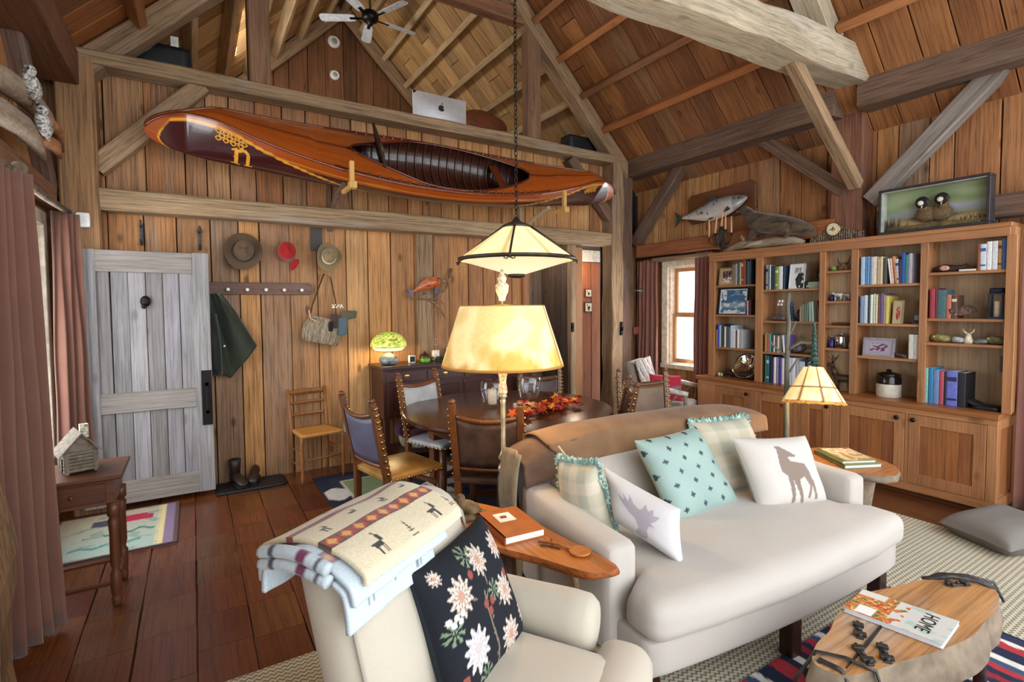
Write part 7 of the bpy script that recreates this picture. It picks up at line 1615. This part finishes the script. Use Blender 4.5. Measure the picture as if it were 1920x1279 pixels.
# otter on driftwood
dl = thing('driftwood_log', 'long grey twisted driftwood log along the bookcase top', 'driftwood', (5.140, 3.2, 2.19))
MB().tube([(5.140, 3.72, 2.205), (5.140, 3.6, 2.225), (5.130, 3.42, 2.26), (5.140, 3.3, 2.235), (5.140, 3.1, 2.25), (5.140, 2.9, 2.235), (5.140, 2.80, 2.21)], [.012, .035, .05, .045, .05, .045, .02], 10).build('log', dn, dl, True)
MB().tube([(5.130, 3.42, 2.28), (5.110, 3.46, 2.33), (5.120, 3.47, 2.36)], [.025, .018, .008], 8).tube([(5.140, 3.2, 2.26), (5.070, 3.32, 2.24), (5.040, 3.42, 2.205)], [.03, .025, .01], 8).build('branch_stub', dn, dl, True)
ot = thing('mounted_marten', 'dark brown furry taxidermy marten standing on the driftwood log', 'taxidermy animal', (5.140, 3.15, 2.28))
me = bpy.data.meshes.new('body')
J = [((5.140, 3.0, 2.41), .115), ((5.140, 3.14, 2.44), .115), ((5.140, 3.28, 2.46), .10), ((5.130, 3.37, 2.54), .065), ((5.120, 3.41, 2.60), .055), ((5.110, 3.455, 2.625), .038), ((5.105, 3.50, 2.615), .018), ((5.140, 2.88, 2.37), .09), ((5.140, 2.78, 2.33), .07), ((5.140, 2.70, 2.29), .04),
     ((5.090, 3.30, 2.38), .045), ((5.080, 3.34, 2.31), .026), ((5.080, 3.37, 2.285), .024), ((5.190, 3.27, 2.38), .045), ((5.190, 3.28, 2.30), .026), ((5.090, 2.96, 2.35), .055), ((5.080, 2.92, 2.31), .03), ((5.080, 2.97, 2.28), .024), ((5.190, 2.98, 2.35), .055), ((5.190, 2.96, 2.29), .028), ((5.090, 3.415, 2.655), .014), ((5.140, 3.415, 2.655), .014)]
E_ = [(0, 1), (1, 2), (2, 3), (3, 4), (4, 5), (5, 6), (0, 7), (7, 8), (8, 9), (2, 10), (10, 11), (11, 12), (2, 13), (13, 14), (0, 15), (15, 16), (16, 17), (0, 18), (18, 19), (4, 20), (4, 21)]
me.from_pydata([j[0] for j in J], E_, []); o = bpy.data.objects.new('body', me); COL.objects.link(o); o.parent = ot; o.matrix_local = MW[ot.name].inverted(); MW['body_marten'] = Matrix()
md = o.modifiers.new('skin', 'SKIN'); me.skin_vertices if me.skin_vertices else None
for v, j in zip(me.skin_vertices[0].data, J): v.radius = (j[1], j[1])
me.skin_vertices[0].data[0].use_root = True
o.modifiers.new('s', 'SUBSURF').render_levels = 2
fur = plain('fur_brown', '2c2118', .9, var=.5, scale=22, bump=1., stretch=(1, .4, 1), col2='5f4c34', sheen=.3); me.materials.append(fur)
for d in (-.018, .03): MB().ell((5.085, 3.45, 2.638) if d < 0 else (5.125, 3.455, 2.638), (.005, .005, .005), 8, 6).build('eye', plain('eye_dark', '18140f', .1), ot, True)
MB().ell((5.105, 3.515, 2.615), (.008, .006, .007), 8, 6).build('nose', plain('nose_pink', 'b58a78', .4), ot, True)
# clock of twigs
ckk = thing('twig_clock', 'small round clock set in a stepped row of birch twigs', 'clock', (5.2, 2.54, 2.19))
R = random.Random(2)
for k in range(24):
    y = 2.77-k*.0205; d = abs(k-11)/12; h = .06+.11*max(0, 1-d*1.15)**1.0+R.uniform(-.006, .006) if k < 19 else .085-.003*(k-19)
    MB().tube([(5.2, y, 2.191), (5.2+R.uniform(-.004, .004), y+R.uniform(-.003, .003), 2.19+h)], .0085, 6).build('twig', plain('birch_twig', '9a8670', .8, var=.5, scale=40, col2='4e4034'), ckk, True)
m = Matrix.Translation((5.185, 2.55, 2.305)) @ Matrix.Rotation(-PI/2, 4, 'Y')
MB().lathe([(.062, 0), (.066, .008), (.06, .014), (.055, .01)], n=28, M=m).build('bezel', plain('brass_nail', 'c9a45e', .25, 1.), ckk, True)
def c_dial(u, v):
    a = u*12; return L('3a2a18') if .66 < v < .9 and abs(a-round(a)) < .16 else L('b99a4a') if v < .35 else L('e2d9c2')
MB().grid(lambda u, v: (.056*v*math.cos(u*2*PI), .056*v*math.sin(u*2*PI), .0105), 72, 12, cu=True, cfn=c_dial, M=m).build('dial', vcol('paper_print', .6, .02), ckk, loose=True)
MB().box((.012, .0, .013), (.03, .004, .002), 0, m).box((0, .018, .0135), (.004, .04, .002), 0, m).build('hands', plain('ink_black', '1c1a19', .5), ckk)
# diorama box
db = thing('diorama_box', 'dark shadow box with two round-eyed birds in a painted marsh', 'shadow box', (5.15, 1.77, 2.19))
Y0, Y1, Z0, Z1, XF, XB = 1.40, 2.14, 2.192, 2.575, 5.09, 5.21
fd_ = plain('frame_charcoal', '2b2629', .5, var=.2)
for lo, hi in (((XF, Y0, Z0+.022), (XB-.012, Y0+.022, Z1-.022)), ((XF, Y1-.022, Z0+.022), (XB-.012, Y1, Z1-.022)), ((XF, Y0, Z0), (XB, Y1, Z0+.022)), ((XF, Y0, Z1-.022), (XB, Y1, Z1)), ((XB-.012, Y0, Z0+.022), (XB, Y1, Z1-.022))): MB().bb(lo, hi).build('side', fd_, db, bevel=.003)
def c_marsh(u, v):
    a = nz(u*3, v*5, 1)
    if v > .5: return mixc(L('a3b08a'), L('7f9468'), .5+a)
    if v > .3: return mixc(L('a2a2b0'), L('8a967c'), .5+a*1.4)
    return mixc(L('d6bd80'), L('7a6a58'), .5+a*1.6)
MB().bb((XF+.006, Y1-.027, Z0+.022), (XB-.02, Y1-.022, Z1-.022)).bb((XF+.006, Y0+.022, Z1-.027), (XB-.02, Y1-.022, Z1-.022)).build('pale_lining', plain('lining', 'b5b8ac', .8), db)
MB().grid(lambda u, v: (XB-.02, Y1-.022-(Y1-Y0-.044)*u, Z0+.022+(Z1-Z0-.044)*v), 40, 24, cfn=c_marsh).build('backdrop', vcol('paper_print', .6, .02), db, loose=True)
MB().soft((5.14, 1.77, 2.225), (.07, .64, .05), .02, 8, wob=.03).build('mossy_ground', plain('moss', '7a6640', .95, var=.6, scale=30, bump=.8, col2='4a4630'), db, True, weld=True)
bird = plain('bird_brown', '5c4a34', .85, var=.4, scale=60, col2='7a6444')
for k, (y, z) in enumerate(((1.83, 2.45), (1.70, 2.46))):
    b = MB().ell((5.155, y-.02*(1-2*k), 2.33), (.045, .085, .065), 12, 9).ell((5.14, y, z-.03), (.035, .048, .045), 12, 9).tube([(5.145, y, 2.36), (5.14, y, 2.42)], [.04, .035], 8).build('bird', bird, db, True)
    MB().lathe([(.040, 0), (.048, .004), (.034, .008)], n=18, M=Matrix.Translation((5.11, y, z-.025)) @ Matrix.Rotation(-PI/2, 4, 'Y')).build('eye_ring', plain('eye_ring_dark', '1f1d16', .4), b, True)
    MB().ell((5.102, y+.008, z-.03), (.008, .022, .02), 10, 7).build('eye_patch', plain('eye_patch_white', 'e4e2d8', .3), b, True)
    MB().tube([(5.11, y, z-.05), (5.095, y, z-.075)], [.009, .002], 6).build('beak', plain('beak_pale', 'cfc29c', .4), b, True)
g = MB(); R = random.Random(8)
for k in range(60):
    y = R.choice((R.uniform(1.98, 2.1), R.uniform(1.44, 1.54), R.uniform(1.5, 2.1))); z = 2.25; h = R.uniform(.03, .10) if y > 1.97 else R.uniform(.02, .05); x = R.uniform(5.11, 5.17)
    g.tube([(x, y, z), (x+R.uniform(-.01, .01), y+R.uniform(-.02, .02), z+h)], [.003, .0012], 4)
g.build('dry_reeds', plain('reed_dark', '4a4238', .9, var=.4), db)['kind'] = 'stuff'
MB().bb((XF+.004, Y0+.022, Z0+.022), (XF+.006, Y1-.022, Z1-.022)).build('pane', glass('window_glass'), db)
# little fish and sign by the window curtain
t = thing('fish_decoy', 'small grey-green fish decoy fixed to the wall beside the window curtain', 'fish', (5.34, 5.2, 1.9))
F2 = fishbody((5.13, 5.06, 1.80), (.25, .02, .01), (0, 0, 1), .27, .028, .02)
MB().grid(F2, 24, 12, cv=True, cfn=lambda u, v: mixc(L('c9d0cc'), L('3a4a44'), .5+.5*math.cos(v*2*PI))).build('body', vcol('fish_silver', .25, .05, 90, spec=.7, coat=.6), t, True, loose=True); finp(MB(), [(5.14, 5.05, 1.80), (5.08, 5.05, 1.83), (5.09, 5.05, 1.80), (5.08, 5.05, 1.77)]).build('tail_fin', fd, t)
MB().bb((5.14, 5.10, 1.20), (5.36, 5.115, 1.30)).build('red_plaque', plain('plaque_red', '8e4436', .7, var=.3, scale=40), label='small dull red wooden plaque beside the window curtain', cat='plaque', bevel=.003)
